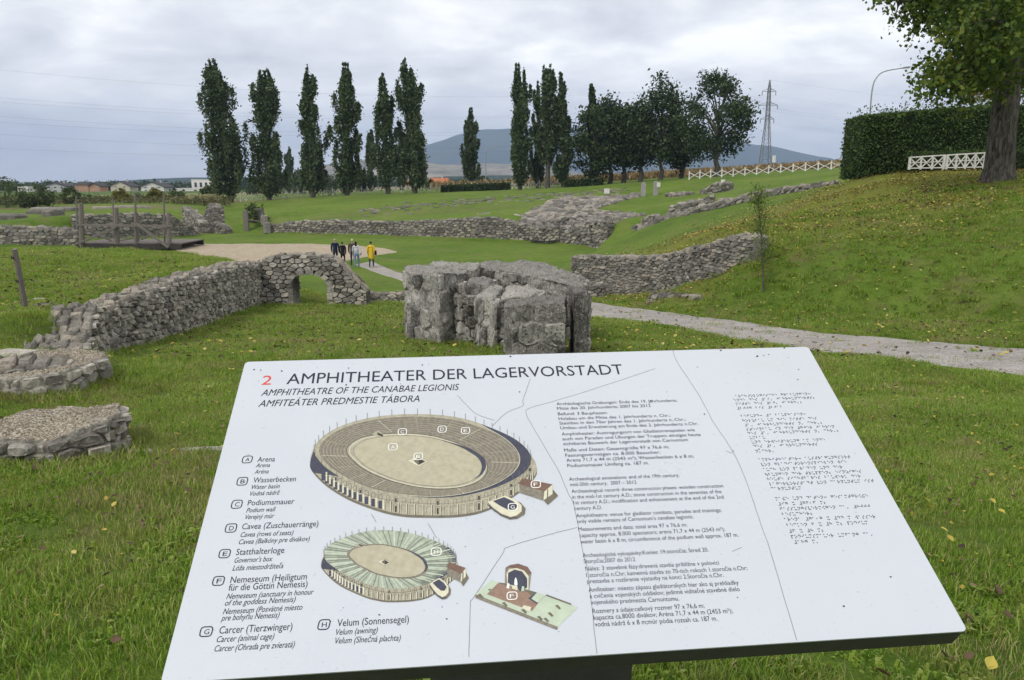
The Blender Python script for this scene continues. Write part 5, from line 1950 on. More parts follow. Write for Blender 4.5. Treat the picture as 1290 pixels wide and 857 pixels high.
# ------------------------------------------------------------------ information board
src = [(309, 456), (1018, 437), (1219, 795), (202, 861)]
A_ = []
for (X, Y), (x, y) in zip([(0, 0), (1, 0), (1, 1), (0, 1)], src):
    x -= CX
    y -= CY
    A_.append([X, Y, 1, 0, 0, 0, -x * X, -x * Y, -x])
    A_.append([0, 0, 0, X, Y, 1, -y * X, -y * Y, -y])
Hm = np.linalg.svd(np.array(A_, float))[2][-1].reshape(3, 3)
K_ = np.diag([1 / F, 1 / F, 1])
ha, hb_, hc = K_ @ Hm[:, 0], K_ @ Hm[:, 1], K_ @ Hm[:, 2]
sg = np.sign(hc[2]) * 1.2 / np.linalg.norm(ha)
cp_, sp2 = math.cos(PITCH), math.sin(PITCH)
RW = np.array([[1, 0, 0], [0, -sp2, cp_], [0, -cp_, -sp2]])
BA, BB, BC = (Vector(RW @ (v * sg)) for v in (ha, hb_, hc))
BC = BC + Vector((0, 0, CAMZ))
ex = BA.normalized()
ez = BA.cross(-BB).normalized()
ey = ez.cross(ex)
CB = BC + BA / 2 + BB / 2
foot = Vector((CB.x, CB.y + .05, ground(CB.x, CB.y + .05)))
bo = empty('information_board', foot, 'large tilted white information board about the amphitheatre with drawings and braille, in the foreground', 'information board')


def pan(px, py, h=0.):
    d = ray(px, py)
    o_ = Vector((0, 0, CAMZ))
    t_ = (BC - o_).dot(ez) / d.dot(ez)
    return o_ + d * t_ + ez * h


def bl(u, v, h): return BC + BA * u + BB * v + ez * h


M_panel = simple('white_enamel', (.51, .54, .575), .32, .015, 3, spec=.45)
_t = NT(M_panel.node_tree)
_b = [n for n in _t.n if n.type == 'BSDF_PRINCIPLED'][0]
_p = _t.new('ShaderNodeNewGeometry').outputs['Position']
_src = _b.inputs['Base Color'].links[0].from_socket
_d = _t.range(_t.noise(_p, 3.5, 8, .72), .5, .72)
_c = _t.mix(_t.math('MULTIPLY', _d, .14), _src, (.42, .42, .38))
_c = _t.mix(_t.math('MULTIPLY', _t.range(_t.noise(_p, 160, 3, .6), .66, .72), .25), _c, (.2, .2, .2))
_t.l.new(_c, _b.inputs['Base Color'])
_t.l.new(_t.range(_t.noise(_p, 6, 6, .7), .35, .65, .24, .48), _b.inputs['Roughness'])
M_tray = simple('dark_grey_steel', (.05, .048, .046), .5, .15, 30, .1, spec=.3)
M_ink = simple('black_ink', (.018, .02, .035), .6, .05, 9)
M_red = simple('red_ink', (.60, .07, .05), .6, .05, 9)
M_crack = simple('hairline_crack', (.16, .16, .16), .8, .2, 9)


def blk(name, u0, u1, v0, v1, h0, h1, mat, r=0.):
    m = MB()
    vs = [bl(u, v, h) - foot for h in (h0, h1) for (u, v) in ((u0, v0), (u1, v0), (u1, v1), (u0, v1))]
    m.add(vs, [(3, 2, 1, 0), (4, 5, 6, 7), (0, 1, 5, 4), (1, 2, 6, 5), (2, 3, 7, 6), (3, 0, 4, 7)])
    return m.build(name, mat, bo)


# face sheet with rounded corners
rc = .008
wu, wv = BA.length, BB.length
cor = []
for cu, cv, a0_ in ((rc, rc, math.pi), (wu - rc, rc, 1.5 * math.pi), (wu - rc, wv - rc, 0), (rc, wv - rc, .5 * math.pi)):
    for k in range(5):
        a = a0_ + k * math.pi / 8
        cor.append((cu + rc * math.cos(a), cv + rc * math.sin(a)))
vs = [bl(u / wu, v / wv, 0) - foot for u, v in cor] + [bl(u / wu, v / wv, -.003) - foot for u, v in cor]
nn_ = len(cor)
fs = [tuple(range(nn_))[::-1], tuple(range(nn_, 2 * nn_))] + [(i, (i + 1) % nn_, nn_ + (i + 1) % nn_, nn_ + i) for i in range(nn_)]
MB().add(vs, fs).build('face_panel', M_panel, bo)
blk('tray', .004, .997, .004, .997, -.045, -.0032, M_tray)
blk('support_plate', .25, .68, .35, .95, -.11, -.0452, M_tray)
st = MB()
pc = bl(.46, .62, -.09) - foot
st.box((pc.x, pc.y, pc.z / 2 - .1), (.36, .10, pc.z + .14))
st.build('stand', M_tray, bo)
MB().box((pc.x, pc.y, .01), (.5, .3, .02)).build('base_plate', M_tray, bo)


def flat(m, pts, h, mi=0):
    """thin printed patch outlined by picture points on the board"""
    vs = [pan(x, y, h) - foot for x, y in pts]
    m.add(vs, [tuple(range(len(vs)))[::-1]], mi)


def ribbon(m, pts, wpx, h, mi=0, closed=False, wm=None):
    P = [pan(x, y, h) - foot for x, y in pts]
    n = len(P)
    w_ = wm or wpx / F * 1.4
    vs = []
    for i in range(n):
        a = P[(i - 1) % n] if closed or i else P[0]
        b = P[(i + 1) % n] if closed or i < n - 1 else P[-1]
        t_ = (b - a).normalized()
        s_ = ez.cross(t_) * w_ / 2
        vs += [P[i] + s_, P[i] - s_]
    fs = [(2 * i, 2 * i + 1, (2 * i + 3), (2 * i + 2)) for i in range(n - 1)]
    if closed: fs.append((2 * n - 2, 2 * n - 1, 1, 0))
    m.add(vs, fs, mi)


_tc = bpy.data.curves.new('t', 'FONT')
_tc.resolution_u = 3
_to = bpy.data.objects.new('t', _tc)
COL.objects.link(_to)
_tc.body = 'H'
bpy.context.view_layer.update()
CAP = _to.dimensions.y


def text(s, p0, p1, capm, name='text_line', mat=None, italic=0., bold=0., h=.0004, parent=None, sp=1.0):
    _tc.body = s
    _tc.shear = italic
    _tc.offset = bold
    _tc.space_character = sp
    bpy.context.view_layer.update()
    dg = bpy.context.evaluated_depsgraph_get()
    me = bpy.data.meshes.new_from_object(_to.evaluated_get(dg))
    n = len(me.vertices)
    co = np.empty(n * 3)
    me.vertices.foreach_get('co', co)
    co = co.reshape(-1, 3)
    x0, x1 = co[:, 0].min(), co[:, 0].max()
    A = pan(*p0, h)
    B = pan(*p1, h)
    dx = (B - A)
    lx = dx.length
    dx.normalize()
    dy = ez.cross(dx)
    sy = capm / CAP
    W2 = np.array(A - foot)[None] + (co[:, :1] - x0) / (x1 - x0) * lx * np.array(dx)[None] + co[:, 1:2] * sy * np.array(dy)[None]
    me.vertices.foreach_set('co', W2.ravel())
    me.materials.clear()
    me.materials.append(mat or M_ink)
    me.update()
    o = link(name, me, parent or bo)
    return o


def cap_at(px, y1, y0): return (pan(px, y0) - pan(px, y1)).length


text('AMPHITHEATER DER LAGERVORSTADT', (360.6, 484.2), (786, 471.5), cap_at(420, 482, 469.2), 'heading')
text('2', (329, 485), (341, 484.8), cap_at(335, 485, 473.8), 'number', M_red)
c2 = cap_at(450, 495, 487.2)
text('AMPHITHEATRE OF THE CANABAE LEGIONIS', (328.5, 499), (578.7, 491.6), c2, 'subheading', italic=.25)
text('AMFITEÁTER PREDMESTIE TÁBORA', (325, 512.8), (528.6, 506.2), c2, 'subheading', italic=.25)
LEG = [('A', (305.5, 575, 317.6, 583.6), [('Arena', 324, 582.2, 346, 581.5), ('Arena', 322, 589.2, 339.8, 588.5), ('Aréna', 320.4, 597.2, 338, 596.5)]),
       ('B', (298.9, 602, 311.7, 611.7), [('Wasserbecken', 318.6, 608.4, 372.4, 606.5), ('Water basin', 316.5, 616.6, 352, 615.2), ('Vodná nádrž', 314.5, 624.9, 352, 623.2)]),
       ('C', (292, 630.7, 304.8, 640.8), [('Podiumsmauer', 311.7, 637.2, 370.3, 635), ('Podium wall', 310, 646, 346.7, 644.4), ('Verejný múr', 308.6, 654.5, 345, 652.8)]),
       ('D', (284.3, 660.5, 297.8, 671), [('Cavea (Zuschauerränge)', 304.4, 667.2, 400.8, 663.2), ('Cavea (rows of seats)', 302.7, 676.9, 369.2, 674), ('Cavea (Balkóny pre divákov)', 300.6, 686, 390, 681.7)]),
       ('E', (276.3, 692.8, 289.8, 703.2), [('Statthalterloge', 297, 699.6, 357.8, 696.8), ("Governor's box", 295, 709.3, 342.9, 707.2), ('Lóža miestodržiteľa', 292.6, 719.3, 356.4, 716)]),
       ('F', (268.4, 726.8, 282.2, 737.9), [('Nemeseum (Heiligtum', 289.8, 734.9, 386.2, 730.2), ('für die Göttin Nemesis)', 287.4, 744.6, 387, 739.6), ('Nemeseum (sanctuary in honour', 285, 755, 394.9, 749), ('of the goddess Nemesis)', 283, 763.4, 372, 758.5),
                                             ('Nemeseum (Posvätné miesto', 280.5, 774.2, 380.7, 768.3), ('pre bohyňu Nemesis)', 278.4, 782.4, 351.6, 778.3)]),
       ('G', (252.4, 790.2, 267.3, 802.3), [('Carcer (Tierzwinger)', 275.6, 798.7, 367.9, 793.6), ('Carcer (animal cage)', 272.5, 809.5, 345, 805.3), ('Carcer (Ohrada pre zvieratá)', 269.7, 821.2, 371, 815.5)]),
       ('H', (401.2, 781.2, 415.2, 793.5), [('Velum (Sonnensegel)', 424.6, 789.5, 515, 784.4), ('Velum (awning)', 423, 800.3, 475.7, 797.2), ('Velum (Slnečná plachta)', 421.9, 811.2, 504.7, 807.2)])]


def badge(ch, x0, y0, x1, y1, mat, h=.0004, letter=True, skew=0.):
    m = MB()
    r = (x1 - x0) * .24
    pts = []
    for cx_, cy_, a0_ in ((x1 - r, y0 + r, -90), (x1 - r, y1 - r, 0), (x0 + r, y1 - r, 90), (x0 + r, y0 + r, 180)):
        for k in range(4):
            a = math.radians(a0_ + k * 30)
            xx, yy = cx_ + r * math.cos(a), cy_ + r * math.sin(a)
            pts.append((xx + ((y1 + y0) / 2 - yy) * skew, yy - (xx - x0) * .04))
    ribbon(m, pts, 1.1, h, closed=True)
    b = m.build('letter_badge', mat, bo)
    xc, w_ = (x0 + x1) / 2, (x1 - x0) * .22
    text(ch, (xc - w_, y1 - (y1 - y0) * .24), (xc + w_, y1 - (y1 - y0) * .24 - .3), cap_at(xc, y1 - (y1 - y0) * .24, y0 + (y1 - y0) * .26), 'letter', mat, h=h, parent=bo)


for ch, (x0, y0, x1, y1), ls in LEG:
    badge(ch, x0, y0, x1, y1, M_ink, skew=.25)
    for i, (s_, a, b, c, d) in enumerate(ls):
        bigl = i == 0 or (ch == 'F' and i == 1)
        text(s_, (a, b), (c, d), .0112 if bigl else .0092, italic=0 if bigl else .25)
BODY = [('Archäologische Grabungen: Ende des 19. Jahrhunderts;', 701.3, 510.8, 853.3, 506.3), ('Mitte des 20. Jahrhunderts; 2007 bis 2012', 702, 516.6, 820, 512.9), ('Befund: 3 Bauphasen:', 703, 523.5, 765.4, 521.9),
        ('Holzbau um die Mitte des 1. Jahrhunderts n. Chr.;', 704, 529.6, 844.6, 525.2), ('Steinbau in den 70er Jahren des 1. Jahrhunderts n. Chr.;', 705, 535.3, 864, 530.3), ('Umbau und Erweiterung am Ende des 2. Jahrhunderts n.Chr.', 706.2, 541.2, 880, 535.6),
        ('Amphitheater: Austragungsort von Gladiatorenspielen wie', 707.8, 549, 875.5, 543.5), ('auch von Paraden und Übungen der Truppen; einziges heute', 708.8, 555.1, 883, 549.4), ('sichtbares Bauwerk der Lagervorstadt von Carnuntum', 709.8, 561.3, 866.9, 556),
        ('Maße und Daten: Gesamtgröße 97 x 76,6 m;', 711, 569.4, 843, 565), ('Fassungsvermögen ca. 8.000 Besucher;', 712.4, 575.9, 831.9, 571.8), ('Arena 71,7 x 44 m (2543 m²); Wasserbecken 6 x 8 m;', 713.7, 582.2, 874.2, 576.7), ('Podiumsmauer Umfang ca. 187 m.', 715, 589, 817.9, 585.3),
        ('Archaeological excavations: end of the 19th century;', 717.1, 606, 855.9, 600.9), ('mid-20th century;  2007 – 2012', 718.6, 612.9, 802, 609.7), ('Archaeological record: three construction phases: wooden construction', 720.3, 621.4, 911.5, 614.2),
        ('in the mid-1st century A.D.; stone construction in the seventies of the', 721, 628.7, 909.3, 621.5), ('1st century A.D.; modification and enhancement at the end of the 2nd', 722.8, 635.8, 912.2, 628.4), ('century A.D.', 723.9, 643, 758.9, 641.7),
        ('Amphitheatre: venue for gladiator combats, parades and trainings;', 726, 652.3, 909, 644.9), ("only visible remains of Carnuntum's canabae legionis.", 727.5, 659.5, 874, 653.3), ('Measurements and data: total area 97 x 76,6 m;', 728.9, 669.4, 865.8, 663.5),
        ('capacity approx. 8.000 spectators; arena 71,7 x 44 m (2543 m²);', 730.3, 677.3, 913.6, 669), ('water basin 6 x 8 m; circumference of the podium wall approx. 187 m.', 731.4, 685.2, 930.7, 676.3),
        ('Archeologické vykopávky:Koniec 19.storočia; Stred 20.', 734.3, 702.5, 893, 695), ('Storočia;2007 do 2012', 735.7, 710, 800.6, 707.3), ('Nález: 3 stavebné fázy:drevená stavba približne v polovici', 737.8, 719.4, 906.2, 711.5),
        ('1.storočia n.Chr; kamenná stavba zo 70-tich rokoch 1.storočia n.Chr;', 738.9, 727.6, 941.8, 718.2), ('prestavba a rozšírenie výstavby na konci 2.Storočia n.Chr.', 740, 735.4, 911.9, 727), ('Amfiteáter: miesto zápasu gladiátorskych hier ako aj prehliadky', 741.8, 746, 931.1, 736.5),
        ('a cvičenia vojenských oddielov; jedinné viditeľné stavebné dielo', 743.2, 754, 932.2, 744.8), ('vojenského predmestia Carnuntumu.', 744.6, 761.9, 855.9, 756.9), ('Rozmery a údaje:celkový rozmer 97 x 76,6 m;', 746.8, 773, 887.6, 765.8),
        ('kapacita ca.8000 divákov; Aréna 71,7 x 44 m (2453 m²);', 748.2, 781.3, 923.3, 772.2), ('vodná nádrž 6 x 8 m;múr pódia rozsah ca. 187 m.', 749.6, 789.7, 904, 782)]
for s_, a, b, c, d in BODY: text(s_, (a, b), (c, d), .0075)

# braille
BR = dict(zip('abcdefghijklmnopqrstuvwxyz', ['1', '12', '14', '145', '15', '124', '1245', '125', '24', '245', '13', '123', '134', '1345', '135', '1234', '12345', '1235', '234', '2345', '136', '1236', '2456', '1346', '13456', '1356']))
BR.update({'ä': '345', 'ö': '246', 'ü': '1256', 'ß': '2346', '.': '3', ',': '2', ';': '23', ':': '25', '#': '3456', '(': '2356', ')': '2356'})
BT = [[(50, 62, 'archäologische grabungen:'), (42, 82, 'ende des #ai. jahrhunderts;'), (52, 101, 'mitte des #bj. jahrh.;'), (58, 123, '#bjjg bis #bjab')],
      [(78, 162, 'befund: #c bauphasen:'), (86, 185, 'holzbau um die mitte des'), (97, 207, '#a. jahrhunderts n. chr.;'), (106, 229, 'steinbau in den #gjer jahren'), (112, 249, 'des #a. jahrhunderts n. chr.;'), (122, 271, 'umbau'), (132, 293, 'und erweiterung am ende'), (142, 314, 'des #b. jahrhunderts'), (152, 339, 'n.chr.')],
      [(168, 382, 'amphitheater: austragungsort'), (180, 406, 'von gladiatorenspielen wie'), (190, 431, 'auch von paraden und der'), (200, 456, 'übungen der truppen; einziges'), (210, 479, 'heute sichtbares bauwerk der'), (222, 504, 'lagervorstadt von carnuntum ist'), (230, 528, 'carnuntum')],
      [(252, 578, 'maße und daten: gesamtgröße'), (266, 604, '#ig x #gf,f m;'), (275, 630, 'fassungsvermögen ca. #hjjj'), (285, 656, 'besucher;'), (296, 683, 'arena #ga,g x #dd m wasser'), (308, 711, 'becken f x #h m; podium'), (320, 741, '#f x #h m;'), (330, 769, 'podiumsmauer umfang ca.'), (346, 796, '#ahg m.')]]
m = MB()
hexa = [(math.cos(a * math.pi / 3), math.sin(a * math.pi / 3)) for a in range(6)]
for blk_ in BT:
    for x, y, s_ in blk_:
        p0 = pan(915 + x * .251, 485 + y * .251, .0003)
        dr_ = (pan(915 + (x + 350) * .251, 485 + (y - 12) * .251, .0003) - p0).normalized()
        up = ez.cross(dr_)
        for i, ch in enumerate(s_):
            for dn in BR.get(ch, ''):
                k = int(dn) - 1
                c = p0 - foot + dr_ * (i * .0064 + (k // 3) * .0025) + up * (.0025 * (2 - k % 3))
                r = .00105
                m.add([c + (dr_ * a + up * b) * r for a, b in hexa] + [c + ez * .0006 + (dr_ * a + up * b) * r * .5 for a, b in hexa], [(i2, (i2 + 1) % 6, 6 + (i2 + 1) % 6, 6 + i2) for i2 in range(6)] + [tuple(range(6, 12))])
o = m.build('braille_dots', M_ink, bo)
o['kind'] = 'stuff'

# hairline cracks and specks of dirt
for pts in ([(847, 440), (854, 458), (880, 497), (900, 534), (922, 567), (940, 606), (955, 650), (972, 700), (1004, 807)],
            [(825.8, 464.6), (743.7, 491.6), (697.5, 505.7), (666.7, 514.7), (663, 522.4), (677, 548), (702.6, 591.7), (715, 620), (723, 638), (734.6, 697), (739, 712), (745, 760), (752, 824)],
            [(668, 477.5), (659, 504), (658.5, 511.6), (638.5, 520), (620.5, 536.5)], [(576, 498), (593, 516), (603, 523), (623, 530)], [(539, 659.5), (550, 677.7)], [(468, 648), (474, 658)],
            [(727.5, 664.6), (687, 675), (639.5, 689.7), (632.6, 698.6), (597.7, 751.6), (592.7, 762.8), (590.7, 828)], [(915, 568), (921, 571), (925, 567)], [(934, 690), (922, 695)]):
    m = MB()
    q = catmull([Vector((x, y, 0)) for x, y in pts], len(pts) * 5)
    q = [(p.x + noise.noise((p.x * .2, p.y * .2, 0)) * .8, p.y) for p in q]
    ribbon(m, q, .55, .0003)
    m.build('crack', M_crack, bo)
m = MB()
rs = random.Random(11)
sp_pts = [(320, 466, 1.6), (328.5, 466.5, 1), (355, 467.7, 1.8), (439, 464, 1.3), (532, 460, 1.4), (540, 459, .7), (436, 485, 1.5), (643, 449.5, 1.5), (654.5, 494, 1.5), (820, 505.3, 1.8), (908, 441.5, 1.5), (878.6, 462.7, 1), (887.6, 522, 1.6), (954, 449, 1.6), (962, 448, 1.2), (968, 447, 1),
          (988, 438.6, 1.4), (993, 451, 1), (1006, 465.6, 1.2), (1005, 478.3, 1.2), (956, 566.4, 1.7), (478, 775, 1.6), (562.6, 780, 1.7), (557, 765, 1), (575.7, 760.5, 1), (486, 831.4, 1), (1122, 727, 1.7), (1063, 764, 1.6), (1062, 694, 1), (704, 796, 1), (586, 689, 1), (929, 753, 1.2)]
sp_pts += [(rs.uniform(230, 1180), rs.uniform(460, 800), rs.uniform(.3, .75)) for _ in range(130)]
for x, y, r in sp_pts:
    if x < 309 - (y - 456) * .26 or x > 1018 + (y - 437) * .56 or y > 835 - (x - 205) * .06: continue
    a0_ = rs.uniform(0, 6)
    flat(m, [(x + r * 1.1 * math.cos(a) * rs.uniform(.4, 1), y - r * .8 * math.sin(a) * rs.uniform(.4, 1)) for a in [a0_ + k * math.pi / 3 for k in range(6)]], .0005)
o = m.build('dirt_specks', M_ink, bo)
o['kind'] = 'stuff'


# drawings
def ink(name, c, var=.12, sc=60): return simple(name, c, .55, var, sc, spec=.35)


DM = [ink('print_sand', (.40, .37, .265), .12, 90), ink('print_seats', (.20, .18, .14), .3, 160), ink('print_rim', (.34, .32, .235), .2, 120), ink('print_navy', (.05, .053, .078), .2, 60), ink('print_shadow', (.14, .125, .09), .2, 90), ink('print_line', (.035, .032, .028), .2, 60),
      ink('print_pale', (.58, .56, .42), .1, 90), ink('print_brown', (.16, .095, .07), .2, 120), ink('print_velum', (.33, .37, .285), .22, 120), ink('print_green', (.44, .51, .39), .08, 60), ink('print_white', (.75, .75, .70), .05, 60), ink('print_terracotta', (.26, .17, .125), .15, 120), ink('print_velum_fold', (.17, .19, .15), .2, 120), ink('print_velum_light', (.45, .50, .39), .15, 120)]
SAND, SEAT, RIM, NAVY, SHAD, LINE, PALE, BROWN, VEL, GREEN, WHITE, TERRA, VLINE, VPALE = range(14)


def polar(pts, cx_, cy_, sy=2.6):
    """closed outline -> radius by angle"""
    tab = sorted((math.atan2((y - cy_) * sy, x - cx_), math.hypot(x - cx_, (y - cy_) * sy)) for x, y in pts)
    tab = [(tab[-1][0] - 2 * math.pi, tab[-1][1]), (tab[-2][0] - 2 * math.pi, tab[-2][1])][::-1] + tab + [(tab[0][0] + 2 * math.pi, tab[0][1]), (tab[1][0] + 2 * math.pi, tab[1][1])]

    def f(a):
        a = (a + math.pi) % (2 * math.pi) - math.pi
        for i in range(1, len(tab) - 2):
            if tab[i][0] <= a <= tab[i + 1][0]:
                t_ = (a - tab[i][0]) / max(1e-9, tab[i + 1][0] - tab[i][0])
                p0, p1, p2, p3 = tab[i - 1][1], tab[i][1], tab[i + 1][1], tab[i + 2][1]
                return .5 * (2 * p1 + (p2 - p0) * t_ + (2 * p0 - 5 * p1 + 4 * p2 - p3) * t_ * t_ + (3 * p1 - p0 - 3 * p2 + p3) * t_ ** 3)
        return tab[-1][1]
    return lambda a: (cx_ + f(a) * math.cos(a), cy_ + f(a) * math.sin(a) / sy)


def loop(fn, n=72): return [fn(2 * math.pi * i / n) for i in range(n)]


def lerp2(p, q, f): return (p[0] + (q[0] - p[0]) * f, p[1] + (q[1] - p[1]) * f)


def amphi(name, rim, base, arena, cx_, cy_, velum, k=1.0, podk=1.16):
    m = MB()
    R, A2 = polar(rim, cx_, cy_), polar(arena, cx_, cy_)
    H0 = .0004
    S_ = .00005
    base = [(p.x, p.y) for p in catmull([Vector((x, y, 0)) for x, y in base], 60)]
    flat(m, base, H0, SHAD)
    # drum: pale wall with two storeys of arches
    low = [p for p in base]
    wall = []
    flat(m, [(x, y - 3.2 * k) for x, y in base], H0 + S_, RIM)
    # navy shade on the left of the drum
    flat(m, [(x, y) for x, y in base[1:11]] + [R(math.radians(t_)) for t_ in (152, 160, 168, 176, 182)], H0 + 2 * S_, NAVY)
    n = int(34 * (k ** .2))
    for i in range(n):
        a = math.radians(8 + 168 * i / n)
        p = R(a)
        # height of the drum below the rim at this point
        bx = p[0]
        by = max((y1 + (y2 - y1) * (bx - x1) / (x2 - x1)) for (x1, y1), (x2, y2) in zip(base, base[1:]) if abs(x2 - x1) > .1 and min(x1, x2) <= bx <= max(x1, x2)) if any(min(x1, x2) <= bx <= max(x1, x2) and abs(x2 - x1) > .1 for (x1, y1), (x2, y2) in zip(base, base[1:])) else p[1] + 20 * k
        hgt = by - 3.0 * k - p[1]
        if hgt < 5 * k: continue
        w_ = 2.9 * k
        left = a > math.radians(112)
        dk = NAVY if left else SHAD
        for f0, f1, ww in ((.08, .40, .72), (.48, .93, 1.0)):
            y0_, y1_ = p[1] + hgt * f0, p[1] + hgt * f1
            if left and f0 > .4:
                flat(m, [(bx - w_ * .9, y1_), (bx + w_ * .7, y1_ + .6), (bx + w_ * .7, y0_), (bx - w_ * .9, y0_)], H0 + 3 * S_, dk)
            else:
                arc = [(bx - w_ * ww, y1_)] + [(bx - w_ * ww * math.cos(t_ * math.pi / 6), y0_ + 2 * k - 2 * k * math.sin(t_ * math.pi / 6)) for t_ in range(7)] + [(bx + w_ * ww, y1_)]
                ribbon(m, arc, .5, H0 + 3 * S_, dk)
                if (i * 7) % 5 == 0: flat(m, [(bx - w_ * .4, y1_), (bx + w_ * .4, y1_), (bx + w_ * .4, y0_ + 2 * k), (bx - w_ * .4, y0_ + 2.6 * k)], H0 + 3 * S_, LINE)
        ribbon(m, [(bx + w_ * 1.45, p[1] + hgt * .42), (bx + w_ * 1.45, p[1] + hgt * 1.0)], .8, H0 + 3.5 * S_, PALE if left else LINE)
        ribbon(m, [(bx + w_ * 1.45 - .8, p[1] + hgt * .42), (bx + w_ * 1.45 - .8, p[1] + hgt * .98)], 1.1, H0 + 3.4 * S_, PALE)
    ribbon(m, [lerp2(R(math.radians(t_)), (R(math.radians(t_))[0], R(math.radians(t_))[1] + 20 * k), .38) for t_ in range(12, 172, 4)], .5, H0 + 3.6 * S_, SHAD)
    # rim and seats
    flat(m, loop(R), H0 + 4 * S_, VEL if velum else RIM)
    if velum:
        for i in range(84):
            a = 2 * math.pi * i / 84
            p, q = R(a), A2(a + .10)
            ribbon(m, [lerp2(q, p, .08), lerp2(q, p, .55), lerp2(q, p, .99)], .9 if i % 2 else 1.3, H0 + 5 * S_, VLINE if (i * 5) % 7 < 4 else VPALE)
        # shaded right part of the awning
        ribbon(m, [lerp2(R(math.radians(t_)), A2(math.radians(t_)), .16) for t_ in range(-45, 62, 5)], 6.5, H0 + 4.5 * S_, VLINE)
        ribbon(m, [lerp2(R(math.radians(t_)), A2(math.radians(t_)), .06) for t_ in range(-30, 50, 5)], 4.5, H0 + 4.6 * S_, NAVY)
        hole = [lerp2((cx_ - 6, cy_ - 1), A2(2 * math.pi * i / 60), 1.07) for i in range(60)]
        flat(m, hole, H0 + 6 * S_, SEAT)
    else:
        inner = [lerp2(A2(2 * math.pi * i / 72), R(2 * math.pi * i / 72), .88) for i in range(72)]
        flat(m, inner, H0 + 5 * S_, SEAT)
        for kk_ in range(1, 15):
            f = .2 + .66 * kk_ / 15
            ribbon(m, [lerp2(A2(2 * math.pi * i / 72), R(2 * math.pi * i / 72), f) for i in range(72)], .42, H0 + 6 * S_, (SHAD, RIM)[kk_ % 2], closed=True)
        for i in range(18):
            a = 2 * math.pi * i / 18 + .1
            ribbon(m, [lerp2(A2(a), R(a), .22), lerp2(A2(a), R(a), .84)], .5, H0 + 6.5 * S_, RIM if i % 3 else PALE)
        # blue shadow round the right
        o1 = [R(math.radians(t_)) for t_ in range(-58, 100, 6)]
        o2 = [lerp2(R(math.radians(t_)), A2(math.radians(t_)), .02 + .21 * math.sin(math.pi * (t_ + 58) / 158) ** .8) for t_ in range(-58, 100, 6)]
        flat(m, o1 + o2[::-1], H0 + 7 * S_, NAVY)
        ribbon(m, o2, .6, H0 + 8 * S_, PALE)
        pod = [lerp2((cx_, cy_), A2(2 * math.pi * i / 72), 1.1) for i in range(72)]
        flat(m, pod, H0 + 7.5 * S_, RIM)
        ribbon(m, pod, .7, H0 + 8 * S_, LINE, closed=True)
        ribbon(m, [lerp2((cx_, cy_), A2(2 * math.pi * i / 72), 1.06) for i in range(72)], .9, H0 + 8 * S_, PALE, closed=True)
    flat(m, loop(A2), H0 + 9 * S_, SAND)
    i1 = [A2(math.radians(t_)) for t_ in range(-75, 50, 6)]
    i2 = [lerp2(A2(math.radians(t_)), (cx_, cy_), -.10 * math.sin(math.pi * (t_ + 75) / 125)) for t_ in range(-75, 50, 6)]
    flat(m, i1 + i2[::-1], H0 + 10 * S_, NAVY)
    ribbon(m, loop(A2), .5, H0 + 10.5 * S_, SHAD, closed=True)
    # basin
    bx, by = cx_ - 8 * k, cy_ + 2 * k
    flat(m, [(bx - 13 * k, by), (bx, by - 5.5 * k), (bx + 13 * k, by + 1), (bx + 1, by + 7 * k)], H0 + 11 * S_, PALE)
    flat(m, [(bx - 5 * k, by), (bx + 1, by - 4 * k), (bx + 10 * k, by + 1), (bx + 1, by + 5.5 * k)], H0 + 12 * S_, SHAD)
    flat(m, [(bx + 1, by), (bx + 3 * k, by - 2 * k), (bx + 10 * k, by + 1), (bx + 2, by + 5 * k)], H0 + 13 * S_, LINE)
    ribbon(m, [(bx - 13 * k, by), (bx, by - 5.5 * k), (bx + 13 * k, by + 1), (bx + 1, by + 7 * k)], .4, H0 + 12.5 * S_, SHAD, closed=True)
    # a small doorway in the upper left of the ring
    g = A2(math.radians(-128))
    flat(m, [(g[0] - 9 * k, g[1] - 4 * k), (g[0] - 1, g[1] - 9 * k), (g[0] + 6 * k, g[1] - 3 * k), (g[0] - 1, g[1])], H0 + 9 * S_, RIM)
    flat(m, [(g[0] - 2 * k, g[1] - 6 * k), (g[0] + 5 * k, g[1] - 3 * k), (g[0] + 5 * k, g[1] - .5), (g[0] - 2 * k, g[1] - 3 * k)], H0 + 10 * S_, LINE)
    # masts round the rim
    for i in range(58):
        a = 2 * math.pi * i / 58
        if not velum or 180 < math.degrees(a) < 372:
            p = R(a)
            ribbon(m, [(p[0], p[1] + 1), (p[0] - .2, p[1] - 7 * k)], .45, H0 + 11 * S_, SHAD)
    return m, H0, S_


RIM1 = [(396, 566), (405, 552), (430, 537), (470, 526), (525, 522), (575, 526), (620, 540), (655, 558), (669, 577), (664, 592), (640, 608), (610, 619), (566, 627), (520, 626), (480, 621), (430, 602), (406, 585)]
BASE1 = [(396, 566), (391.4, 580), (392.5, 593), (411.5, 613), (441, 631), (478, 645), (505, 651), (530, 652.5), (575, 652), (611, 645), (647.6, 626), (674, 602), (675, 588), (669, 577)]
AR1 = [(446, 567), (452, 560), (464, 554), (500, 549.5), (535, 551), (566, 558.5), (590, 569), (604, 580), (607, 590), (597, 604), (580, 610.5), (560, 613), (535, 612), (508, 607), (480, 597.5), (456, 583)]
m, H0, S_ = amphi('amphitheatre_drawing', RIM1, BASE1, AR1, 534, 579, False)


